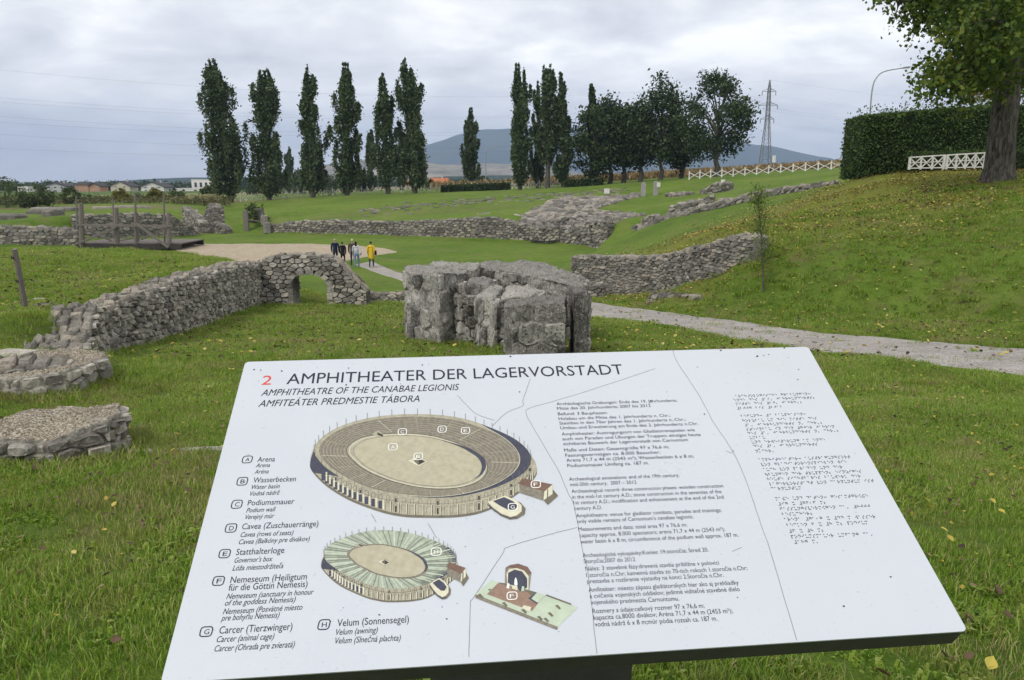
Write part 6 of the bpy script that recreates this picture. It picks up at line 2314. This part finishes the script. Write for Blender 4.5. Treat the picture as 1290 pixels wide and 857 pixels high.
def annex(m, T, k, h):
    def q(pts): return [T(x, y) for x, y in pts]
    flat(m, q([(654, 621), (684, 630), (690, 636.5), (703, 625), (697, 618), (660, 612)]), h, SHAD)
    flat(m, q([(654, 610), (686, 619), (684.5, 631), (654, 621)]), h + .00004, SEAT)
    flat(m, q([(686, 619), (696, 611), (696, 623), (684.5, 631)]), h + .00004, PALE)
    ribbon(m, q([(690, 617), (689.5, 628)]), 1, h + .00012, LINE)
    flat(m, q([(657.6, 603), (696, 611), (686, 619.7), (653.5, 610.5)]), h + .0002, BROWN)
    flat(m, q([(614, 634), (619, 640), (630, 650), (642, 655), (652, 654), (661, 648), (662, 641), (656, 634), (636, 626)]), h, SHAD)
    flat(m, q([(614, 633), (622, 641), (632, 648), (643, 652), (651, 650), (657, 645), (657, 637), (650, 631), (636, 625)]), h + .00004, PALE)
    flat(m, q([(621, 632), (630, 638), (640, 643), (648, 643), (653, 638), (646, 632), (635, 627)]), h + .0002, NAVY)
    ribbon(m, q([(614, 636), (622, 643.5), (632, 650), (643, 654), (651, 652)]), .9, h + .00012, NAVY)


annex(m, lambda x, y: (x, y), 1, .0013)
m.build('amphitheatre_drawing', DM, bo)
RIM2 = [(408.5, 701), (412.5, 689), (435, 677), (466.5, 669), (498, 669), (538, 678), (566.6, 691.5), (575, 707), (562, 723), (538, 735), (506, 741.6), (484, 741), (450.6, 731), (423.6, 717)]
BASE2 = [(408.5, 701), (405, 710), (407, 719), (427, 737.6), (458.6, 752.5), (475, 757), (490, 759), (522, 757.5), (546, 750), (577, 725), (577.5, 715), (575, 707)]
AR2 = [(440, 699), (448, 691.5), (473, 686.8), (500, 690.5), (524, 700), (534, 710), (535.6, 717), (527, 725), (508, 728), (486, 725.5), (462, 717), (446, 707)]
m, H0, S_ = amphi('covered', RIM2, BASE2, AR2, 489, 707, True, k=.66)
annex(m, lambda x, y: (544.5 + (x - 620) * .555, 726 + (y - 622) * 1.02 * .88), .6, .0013)
m.build('covered_amphitheatre_drawing', DM, bo)
# shrine
m = MB()
h = .0004
Q = lambda pts: [(590 + x * .1166, 700 + y * .1166) for x, y in pts]
flat(m, Q([(75, 430), (965, 780), (965, 800), (940, 795), (75, 450)]), h, SHAD)
flat(m, Q([(75, 420), (250, 265), (330, 290), (830, 430), (1185, 560), (965, 775)]), h + .00004, GREEN)
ribbon(m, Q([(80, 445), (960, 790)]), 3.2, h + .00015, SEAT)
ribbon(m, Q([(80, 425), (965, 775)]), .6, h + .00012, SHAD)
flat(m, Q([(200, 420), (320, 300), (640, 400), (760, 510), (690, 600), (560, 555)]), h + .0002, TERRA)
flat(m, Q([(320, 292), (400, 300), (740, 400), (650, 470), (520, 370), (400, 350)]), h + .00012, SHAD)
flat(m, Q([(395, 310), (400, 140), (450, 105), (540, 90), (640, 125), (680, 190), (655, 385), (560, 395)]), h + .0004, SEAT)
flat(m, Q([(400, 135), (450, 105), (540, 92), (640, 125), (682, 190), (672, 210), (640, 200), (600, 160), (530, 140), (450, 132)]), h + .0005, BROWN)
flat(m, Q([(412, 200), (440, 150), (520, 138), (600, 165), (650, 225), (650, 370), (635, 370), (420, 320)]), h + .0005, PALE)
flat(m, Q([(425, 315), (430, 190), (500, 155), (580, 175), (635, 250), (635, 350), (560, 390), (520, 330)]), h + .0006, NAVY)
flat(m, Q([(495, 318), (500, 260), (512, 238), (524, 262), (532, 318), (512, 330)]), h + .0007, WHITE)
flat(m, Q([(470, 360), (475, 325), (530, 330), (530, 380)]), h + .0007, PALE)
flat(m, Q([(410, 355), (425, 300), (445, 310), (440, 362)]), h + .0007, WHITE)
flat(m, Q([(570, 390), (580, 335), (605, 340), (600, 385)]), h + .0007, GREEN)
flat(m, Q([(680, 470), (740, 405), (830, 430), (750, 515)]), h + .0008, GREEN)
flat(m, Q([(645, 465), (740, 400), (690, 470), (750, 515), (735, 522)]), h + .0007, NAVY)
flat(m, Q([(575, 570), (600, 540), (680, 560), (665, 610)]), h + .0007, PALE)
for x, y in ((965, 560), (885, 640), (240, 385), (840, 700), (390, 530), (600, 605), (770, 680), (130, 440)):
    flat(m, Q([(x - 30, y - 15), (x, y - 25), (x + 35, y + 15), (x + 15, y + 25)]), h + .0008, SHAD if x not in (240,) else SEAT)
ribbon(m, Q([(840, 430), (1110, 530)]), 1.6, h + .0007, SHAD)
m.build('shrine_drawing', DM, bo)
for ch, x, y, mt, w_ in (('A', 495, 564, WHITE, 11), ('B', 527, 576, WHITE, 11), ('C', 507, 545, WHITE, 10.5), ('D', 557, 541.7, WHITE, 10.5), ('E', 586.5, 543.5, WHITE, 10.5), ('F', 675, 611, WHITE, 11.5), ('G', 646, 639.5, WHITE, 11.5), ('H', 549.5, 696, WHITE, 12.5), ('F', 645, 751.5, WHITE, 12.5)):
    badge(ch, x - w_ / 2, y - w_ * .37, x + w_ / 2, y + w_ * .37, DM[mt], h=.0016)
bpy.data.objects.remove(_to)
print('board', time.time() - T0)

# ------------------------------------------------------------------ people
M_skin = simple('skin', (.42, .26, .19), .6, .05, 5)


def cloth(name, c): return simple(name, c, .9, .12, 14)


def skin_mesh(name, nodes, edges, mats, parent, sub=1, zmat=None):
    """continuous surface grown round a skeleton"""
    me = bpy.data.meshes.new(name)
    me.from_pydata([n_[0] for n_ in nodes], edges, [])
    o = bpy.data.objects.new(name, me)
    COL.objects.link(o)
    md = o.modifiers.new('s', 'SKIN')
    sv = me.skin_vertices[0].data
    for i, n_ in enumerate(nodes):
        r = n_[1]
        sv[i].radius = (r, r) if not isinstance(r, tuple) else r
        sv[i].use_root = i == 0
    ms = o.modifiers.new('u', 'SUBSURF')
    ms.levels = sub
    ms.render_levels = sub
    dg = bpy.context.evaluated_depsgraph_get()
    dg.update()
    m2 = bpy.data.meshes.new_from_object(o.evaluated_get(dg))
    bpy.data.objects.remove(o)
    m2.materials.clear()
    for q in mats: m2.materials.append(q)
    if zmat:
        m2.polygons.foreach_set('material_index', [zmat(p.center) for p in m2.polygons])
    m2.polygons.foreach_set('use_smooth', [True] * len(m2.polygons))
    return link(name, m2, parent)


def person(px, yf, yh, label, top, legs, hair, shoes=(.03, .03, .03), coat=.0, stride=.16, hairlen=.0, woman=False, bag=None, cap=None, turn=0., armout=.0):
    base = L(px, yf)
    g = ground(base.x, base.y)
    Hh = at(px, yh, base.y).z - g
    s_ = Hh / 1.75
    r = empty('person', (base.x, base.y, g), label, 'person', 'people walking into the arena', turn)
    r.scale = (s_, s_, s_)
    mt = cloth('jacket_cloth', top)
    ml = cloth('trouser_cloth', legs)
    mh = cloth('hair', hair)
    msx = cloth('shoe', shoes)
    sw = .185 if woman else .205
    N_ = [((0, 0, .95), (.15, .11)), ((0, 0, 1.12), (.13, .10)), ((0, .01, 1.30), (.16, .11)), ((0, .0, 1.43), (.10, .08)), ((0, .01, 1.50), (.055, .055)), ((0, .02, 1.56), (.07, .08)), ((0, .02, 1.66), (.078, .092)), ((0, .02, 1.72), (.05, .06))]
    E_ = [(0, 1), (1, 2), (2, 3), (3, 4), (4, 5), (5, 6), (6, 7)]
    for sd_ in (-1, 1):
        st_ = stride * sd_
        k = len(N_)
        N_ += [((.09 * sd_, 0, .88), .095), ((.095 * sd_, st_ * .55 + .02, .50), .062), ((.095 * sd_, st_ - .02, .10), .043), ((.095 * sd_, st_ + .12, .035), .035)]
        E_ += [(0, k), (k, k + 1), (k + 1, k + 2), (k + 2, k + 3)]
        k = len(N_)
        ar = -st_ * .8
        N_ += [((sw * sd_, 0, 1.38), .062), (((sw + .04) * sd_, ar * .3 - .02, 1.12), .046), (((sw + .05) * sd_, ar + .05, .88), .034), (((sw + .045) * sd_, ar + .08, .81), .03)]
        E_ += [(3, k), (k, k + 1), (k + 1, k + 2), (k + 2, k + 3)]
        # fingers and thumb
        for j in range(4):
            b_ = N_[k + 3][0]
            q = len(N_)
            N_.append(((b_[0] + .0, b_[1] + (-.022 + .015 * j), b_[2] - .075 + .006 * abs(j - 1)), .009))
            E_.append((k + 3, q))
        q = len(N_)
        b_ = N_[k + 3][0]
        N_.append(((b_[0] - .03 * sd_, b_[1] + .03, b_[2] - .04), .01))
        E_.append((k + 3, q))

    def zm(c):
        if c.z > 1.47 or (c.z < .84 and abs(c.x) > sw - .01): return 0
        if c.z < .09: return 2
        if c.z < .95 and abs(c.x) < sw - .01: return 1
        return 3
    skin_mesh('body', N_, E_, [M_skin, ml, msx, mt], r, 1, zm)
    # jacket or coat: open shell round the trunk with sleeves
    z0 = .9 - coat
    J = [((0, 0, 1.44), (.125, .10)), ((0, .005, 1.34), (.185, .135)), ((0, 0, 1.12), (.165, .13)), ((0, 0, .96), (.18, .145))]
    EJ = [(0, 1), (1, 2), (2, 3)]
    if coat > .1:
        J += [((0, 0, .96 - coat * .5), (.20, .17)), ((0, 0, .94 - coat), (.215, .19))]
        EJ += [(3, 4), (4, 5)]
    for sd_ in (-1, 1):
        ar = -stride * sd_ * .8
        k = len(J)
        J += [(((sw + .005) * sd_, 0, 1.385), .08), (((sw + .045) * sd_, ar * .3 - .02, 1.12), .066), (((sw + .05) * sd_, ar + .05, .89), .052)]
        EJ += [(0, k), (k, k + 1), (k + 1, k + 2)]
    skin_mesh('coat' if coat > .1 else 'jacket', J, EJ, [mt], r, 1)
    # hair
    Hn = [((0, -.005, 1.725), (.075, .085)), ((0, -.045, 1.66), (.09, .075)), ((0, -.055, 1.58), (.075, .05))]
    EH = [(0, 1), (1, 2)]
    if hairlen:
        Hn.append(((0, -.09, 1.56 - hairlen), (.07, .035)))
        EH.append((2, 3))
    skin_mesh('hair', Hn, EH, [mh], r, 1)
    if cap: skin_mesh('hat', [((0, .01, 1.76), (.085, .09)), ((0, .01, 1.71), (.1, .115))], [(0, 1)], [cloth('hat_cloth', cap)], r, 1)
    if bag:
        side, zc_, col, sz = bag
        x = side * .30
        b = MB()
        ring = []
        for z, w1, d1 in ((-.5, .75, .7), (-.42, 1, 1), (.3, .95, .9), (.5, .7, .6)):
            for kx in range(10):
                a = 2 * math.pi * kx / 10
                ring.append((x + math.cos(a) * sz * .22 * w1, -.06 + math.sin(a) * sz * .5 * d1, zc_ + z * sz * .8))
        fs = [(i * 10 + kx, i * 10 + (kx + 1) % 10, (i + 1) * 10 + (kx + 1) % 10, (i + 1) * 10 + kx) for i in range(3) for kx in range(10)] + [tuple(range(10))[::-1], tuple(30 + kx for kx in range(10))]
        b.add(ring, fs)
        b.tube([(x, -.15, zc_ + sz * .35), (side * .24, -.02, 1.15), (side * .17, .0, 1.42), (side * .22, .08, 1.15), (x, .04, zc_ + sz * .35)], .012, 5)
        bg_ = b.build('shoulder_bag', cloth('bag', col), None, smooth=True)
        bg_.matrix_world = Matrix.Translation(r.location) @ Matrix.Rotation(turn, 4, 'Z') @ Matrix.Scale(s_, 4)
        tag(bg_, ('black shoulder bag hanging beside the yellow coat' if col[0] < .1 else 'pale shoulder bag hanging beside the white jacket'), 'bag')
    return r


person(423.2, 333, 300.8, 'man in a navy coat with pale hair, leftmost of the walkers', (.012, .018, .045), (.02, .02, .025), (.40, .33, .24), coat=.12, turn=.1, stride=.12)
person(432.4, 334, 304.5, 'person in a black coat with dark hair, second of the walkers from the left', (.012, .011, .014), (.01, .01, .012), (.02, .014, .011), coat=.28, turn=-.1)
person(445, 335.5, 301.3, 'person in a dark jacket with a pale cap, half hidden by the white jacket', (.07, .055, .045), (.02, .02, .03), (.5, .42, .28), cap=(.62, .55, .38), turn=.05, stride=.1)
person(449.8, 338.5, 304, 'woman in a white jacket and blue jeans with long dark hair', (.50, .49, .52), (.13, .22, .36), (.015, .01, .009), shoes=(.6, .6, .6), hairlen=.16, woman=True, turn=-.05, bag=(1, .98, (.45, .42, .42), .3), coat=.06)
person(468.3, 338, 304, 'person in a long yellow coat with dark hair', (.62, .42, .025), (.02, .035, .05), (.02, .014, .011), shoes=(.5, .5, .5), coat=.42, woman=True, turn=0, bag=(1, 1.0, (.015, .015, .015), .36))
print('people', time.time() - T0)

# ------------------------------------------------------------------ grass, fallen leaves
M_blade = leafmat('grass_blades', [(.07, .14, .016), (.15, .26, .028), (.235, .34, .042), (.40, .44, .14)], .42, rough=.5, scale=.9)
_t = NT(M_blade.node_tree)
_g = _t.new('ShaderNodeNewGeometry').outputs['Position']
_b = [n for n in _t.n if n.type == 'BSDF_PRINCIPLED'][0]
_src = _b.inputs['Base Color'].links[0].from_socket
_f = _t.range(_t.noise(_g, 1.7, 5, .7), .50, .66)
_mixed = _t.mix(_t.math('MULTIPLY', _f, .4), _src, (.28, .23, .10))
for _l in list(_t.l):
    if _l.from_socket == _src and _l.to_socket.node.type in ('BSDF_PRINCIPLED', 'MIX') and _l.to_socket.node != _mixed.node:
        _to_s = _l.to_socket
        _t.l.remove(_l)
        _t.l.new(_mixed, _to_s)
M_straw = leafmat('dry_blades', [(.16, .15, .05), (.29, .25, .11), (.44, .38, .22)], .25, scale=.9)


def tuft(name, n, rad, hgt, wid, straw=.12, seed=0, broadleaf=False):
    r_ = random.Random(seed)
    V, Fc, mi = [], [], []
    for k in range(n):
        a, rr = r_.uniform(0, 6.283), rad * math.sqrt(r_.random())
        x, y = rr * math.cos(a), rr * math.sin(a)
        h_ = hgt * r_.uniform(.45, 1.25)
        w_ = wid * r_.uniform(.6, 1.4)
        b = r_.uniform(0, 6.283)
        ln_ = h_ * r_.uniform(.25, 1.1)
        sx, sy = -math.sin(b) * w_ / 2, math.cos(b) * w_ / 2
        dx, dy = math.cos(b) * ln_, math.sin(b) * ln_
        i = len(V)
        V += [(x - sx, y - sy, -.01), (x + sx, y + sy, -.01), (x + dx * .35 + sx * .9, y + dy * .35 + sy * .9, h_ * .6), (x + dx * .35 - sx * .9, y + dy * .35 - sy * .9, h_ * .6), (x + dx, y + dy, h_ * (1 if not broadleaf else .55))]
        Fc += [(i, i + 1, i + 2, i + 3), (i + 3, i + 2, i + 4)]
        q = 1 if r_.random() < straw else 0
        mi += [q, q]
    me = bpy.data.meshes.new(name)
    me.from_pydata(V, [], Fc)
    me.materials.append(M_blade)
    me.materials.append(M_straw)
    me.polygons.foreach_set('material_index', mi)
    return bpy.data.objects.new(name, me)


tcol = bpy.data.collections.new('tufts')
for i in range(7): tcol.objects.link(tuft('tuft_%d' % i, 64, .12, .048, .0038, seed=i, straw=.06 + .02 * i))
for i in (8, 9): tcol.objects.link(tuft('tuft_%d' % i, 48, .13, .04, .0034, seed=20 + i, straw=.75))
tcol.objects.link(tuft('tuft_7', 26, .10, .045, .016, seed=9, broadleaf=True, straw=.02))


def in_poly(x, y, P):
    c = False
    n = len(P)
    for i in range(n):
        x1, y1 = P[i]
        x2, y2 = P[(i + 1) % n]
        if (y1 > y) != (y2 > y) and x < (x2 - x1) * (y - y1) / (y2 - y1) + x1: c = not c
    return c


ppoly = [(p.x, p.y) for p in catmull([p.to_2d().to_3d() for p in near_e], 60)] + [(p.x, p.y) for p in catmull([p.to_2d().to_3d() for p in far_e], 60)][::-1]
spoly = [(p.x, p.y) for p in sand_near] + [(p.x, p.y) for p in sand_far][::-1]
foots = []


def scatter(name, n, sampler, sc0, sc1):
    P, S2, R2, I2 = [], [], [], []
    for _ in range(n):
        x, y = sampler()
        if in_poly(x, y, ppoly): 
            if random.random() > .03: continue
        d = noise.noise((x * .6, y * .6, 5))
        if random.random() < .25 - d * .6: continue
        if random.random() < float(litter_at(x, y)) * .55: continue
        P.append((x, y, ground(x, y)))
        k = random.uniform(sc0, sc1) * (1 + .5 * noise.noise((x * 1.1, y * 1.1, 2)))
        if y > 7: k *= 1 + (y - 7) * .03
        S2.append(k)
        R2.append(random.uniform(0, 6.283))
        q = noise.noise((x * .8, y * .8, 11))
        q2 = noise.noise((x * .55, y * .55, 31)) + .5 * noise.noise((x * 2.1, y * 2.1, 3))
        if q2 > .26: I2.append(random.choice((8, 9, 8, 9, 6, 2)))
        else: I2.append(random.choice((0, 1, 2, 3, 4, 5, 6, 7)) if q < .1 else random.choice((3, 5, 6, 7, 7, 7)))
    me = bpy.data.meshes.new(name)
    me.from_pydata(P, [], [])
    me.attributes.new('sc', 'FLOAT', 'POINT').data.foreach_set('value', S2)
    me.attributes.new('rz', 'FLOAT', 'POINT').data.foreach_set('value', R2)
    me.attributes.new('ix', 'INT', 'POINT').data.foreach_set('value', I2)
    o = link(name, me)
    return o


def samp_near():
    y = 1.2 + 7.3 * math.sqrt(random.random())
    return random.uniform(-1, 1) * (y * .74 + 3.4), y


def samp_mid():
    y = 8 + 10 * random.random()
    return random.uniform(-1, 1) * (y * .74 + 3.2), y


def samp_far():
    y = 18 + 14 * random.random()
    return random.uniform(-1, 1) * (y * .74), y


def gn_tree():
    ng = bpy.data.node_groups.new('grass_scatter', 'GeometryNodeTree')
    ng.interface.new_socket('Geometry', in_out='INPUT', socket_type='NodeSocketGeometry')
    ng.interface.new_socket('Geometry', in_out='OUTPUT', socket_type='NodeSocketGeometry')
    N_ = ng.nodes
    gi, go = N_.new('NodeGroupInput'), N_.new('NodeGroupOutput')
    ci = N_.new('GeometryNodeCollectionInfo')
    ci.inputs['Collection'].default_value = tcol
    ci.inputs['Separate Children'].default_value = True
    ci.inputs['Reset Children'].default_value = True
    ip = N_.new('GeometryNodeInstanceOnPoints')
    ip.inputs['Pick Instance'].default_value = True

    def attr(nm, dt):
        a = N_.new('GeometryNodeInputNamedAttribute')
        a.data_type = dt
        a.inputs['Name'].default_value = nm
        return a.outputs[0]
    cx_ = N_.new('ShaderNodeCombineXYZ')
    ng.links.new(attr('rz', 'FLOAT'), cx_.inputs[2])
    ng.links.new(gi.outputs[0], ip.inputs['Points'])
    ng.links.new(ci.outputs[0], ip.inputs['Instance'])
    ng.links.new(attr('ix', 'INT'), ip.inputs['Instance Index'])
    e2r = N_.new('FunctionNodeEulerToRotation')
    ng.links.new(cx_.outputs[0], e2r.inputs[0])
    ng.links.new(e2r.outputs[0], ip.inputs['Rotation'])
    ng.links.new(attr('sc', 'FLOAT'), ip.inputs['Scale'])
    ng.links.new(ip.outputs[0], go.inputs[0])
    return ng


NG = gn_tree()
for nm, n_, sf, a, b, lab in (('grass', 27000, samp_near, .7, 1.2, 'lawn grass in the foreground'), ('grass', 20000, samp_mid, .9, 1.4, 'lawn grass round the piers and the long wall'), ('grass', 12000, samp_far, 1.0, 1.6, 'lawn grass further down the slope')):
    o = scatter(nm, n_, sf, a, b)
    o.modifiers.new('scatter', 'NODES').node_group = NG
    tag(o, lab, 'grass', kind='stuff')


def leaves(name, pts, size, mat, label, tilt=.5, seed=0):
    """six sided fallen leaves lying on the ground with a fold"""
    V, Fc = [], []
    for x, y, z in pts:
        a = random.uniform(0, 6.283)
        s2 = size * random.uniform(.55, 1.25)
        fx, fy = Vector((math.cos(a), math.sin(a), random.uniform(-tilt, tilt))), Vector((-math.sin(a), math.cos(a), random.uniform(-tilt, tilt)))
        cu = random.uniform(.05, .3) * s2
        b = Vector((x, y, z))
        i = len(V)
        V += [tuple(b + fx * s2 * u + fy * s2 * v + Vector((0, 0, cu * w_))) for u, v, w_ in ((-.5, 0, .2), (-.15, .32, 1), (.25, .25, .8), (.5, 0, .3), (.25, -.25, .8), (-.15, -.32, 1), (0, 0, 0))]
        Fc += [(i, i + 6, i + 1), (i + 1, i + 6, i + 2), (i + 2, i + 6, i + 3), (i + 3, i + 6, i + 4), (i + 4, i + 6, i + 5), (i + 5, i + 6, i)]
    o = mesh_obj(name, V, Fc, mat)
    return tag(o, label, 'leaves', kind='stuff')


M_leafy = leafmat('fallen_yellow_leaf', [(.15, .10, .025), (.32, .25, .04), (.50, .42, .08), (.56, .46, .22)], .15, scale=2)
M_leafb = leafmat('fallen_brown_leaf', [(.018, .012, .009), (.05, .03, .02), (.13, .08, .045), (.27, .19, .11)], .1, scale=2)
P1, P2 = [], []
for _ in range(120000):
    x, y = random.uniform(3, 32), random.uniform(14, 47)
    w_ = float(litter_at(x, y))
    if x > y * .72 + 1.5 or in_poly(x, y, ppoly): continue
    if random.random() < w_ * 1.15 * (.45 + 1.2 * noise.noise((x * .6, y * .6, 0)) + .5 * noise.noise((x * 2, y * 2, 0))) + .02:
        (P1 if random.random() < .55 else P2).append((x, y, ground(x, y) + random.uniform(.03, .09)))
for _ in range(9500):
    y = 3 + 25 * random.random() ** .75
    x = random.uniform(-1, 1) * (y * .72 + .5)
    if in_poly(x, y, ppoly) and random.random() < .8: continue
    (P1 if random.random() < .15 + .25 * (x > 1) else P2).append((x, y, ground(x, y) + random.uniform(.035, .075)))
P1n = [p for p in P1 if p[1] < 12]
P2n = [p for p in P2 if p[1] < 12]
P1 = [p for p in P1 if p[1] >= 12]
P2 = [p for p in P2 if p[1] >= 12]
leaves('fallen_leaves', P1n, .042, M_leafy, 'small yellow fallen leaves in the near lawn')
leaves('fallen_leaves', P2n, .042, M_leafb, 'small brown fallen leaves in the near lawn')
leaves('fallen_leaves', P1, .085, M_leafy, 'yellow fallen leaves scattered over the bank and lawn')
leaves('fallen_leaves', P2, .085, M_leafb, 'brown fallen leaves scattered over the bank and lawn')
base_lines = [[(q[0], q[1]) for q in W_L], [(a_[0], a_[1]) for a_ in [(p.x, p.y) for p in (L(-45, 586), L(60, 586), L(146, 576))]], [(p.x, p.y) for p in (L(-60, 514), L(30, 513), L(90, 508), L(104, 486), L(119, 464))],
              [(p.x, p.y) for p in (L(334, 388), L(368, 388.5))], [(p.x, p.y) for p in (L(415, 388.5), L(462, 386), L(512, 385))], [(at(x, 400, Y).x, Y) for x, Y in ((511, 15.25), (553, 14.3), (566, 14.9), (600, 13.9), (632, 12.5), (644, 12.0), (742, 12.3))]]


def samp_foot():
    l_ = random.choice(base_lines)
    i = random.randrange(len(l_) - 1)
    f = random.random()
    a, b = l_[i], l_[i + 1]
    return a[0] + (b[0] - a[0]) * f + random.gauss(.06, .09), a[1] + (b[1] - a[1]) * f + random.gauss(-.06, .08)


o = scatter('grass', 900, samp_foot, 1.1, 2.3)
o.modifiers.new('scatter', 'NODES').node_group = NG
tag(o, 'longer grass tufts along the feet of the walls and piers', 'grass', kind='stuff')
# larger single leaves close to the camera
for px, py_, s2, mt, lab in ((1247, 840, .075, M_leafy, 'yellow leaf standing in the grass at the bottom right corner'), (1172, 642, .05, M_leafy, 'small bright yellow leaf right of the board edge'), (1256, 741, .075, M_leafb, 'curled dark brown leaf in the grass right of the board'),
                             (1190, 832, .085, M_leafb, 'curled grey brown leaf below the right corner of the board'), (1220, 831, .05, M_leafb, 'small brown leaf between the yellow leaf and the board corner'), (1218, 775, .06, M_leafb, 'dark red brown leaf tucked by the right corner of the board'),
                             (72, 801, .055, M_leafy, 'pale yellow leaf in the grass at the lower left'), (150, 832, .05, M_leafb, 'brown leaf in the grass at the bottom left beside the board'), (1110, 857, .07, M_leafb, 'brown leaf below the board front edge')):
    b = L(px, py_)
    m = MB()
    n = 12
    V = [(-.5 * s2, 0, 0)]
    V, Fc = [], []
    for i in range(9):
        u = i / 8
        w_ = math.sin(math.pi * u ** .8) ** 1.25 * .33 * s2
        for k in (-1, -.5, 0, .5, 1):
            V.append(((u - .5) * s2, w_ * k, abs(k) * w_ * .5 + .25 * s2 * (u - .5) ** 2))
    for i in range(8):
        for k in range(4): Fc.append((i * 5 + k, i * 5 + k + 1, i * 5 + 5 + k + 1, i * 5 + 5 + k))
    o = mesh_obj('fallen_leaf', V, Fc, mt, smooth=True)
    o.location = (b.x, b.y, ground(b.x, b.y) + .05)
    o.rotation_euler = (random.uniform(.3, .8), random.uniform(-.4, .4), random.uniform(0, 3))
    tag(o, lab, 'leaf')

# ------------------------------------------------------------------ haze over the land
hz = MB().box((0, 3400, 240), (17000, 8400, 520)).build('haze', None)
hm = bpy.data.materials.new('haze')
hm.use_nodes = True
ht_ = NT(hm.node_tree)
ht_.n.clear()
pv = ht_.new('ShaderNodeVolumePrincipled')
pv.inputs['Color'].default_value = (.52, .68, .97, 1)
pv.inputs['Density'].default_value = .00018
pv.inputs['Anisotropy'].default_value = 0
ht_.link(pv.outputs[0], ht_.new('ShaderNodeOutputMaterial').inputs['Volume'])
hz.data.materials.clear()
hz.data.materials.append(hm)
tag(hz, kind='stuff')
hz['label'] = 'pale blue haze over the distant hills'
hz['category'] = 'haze'
print('done', time.time() - T0, 'objects', len(bpy.data.objects))
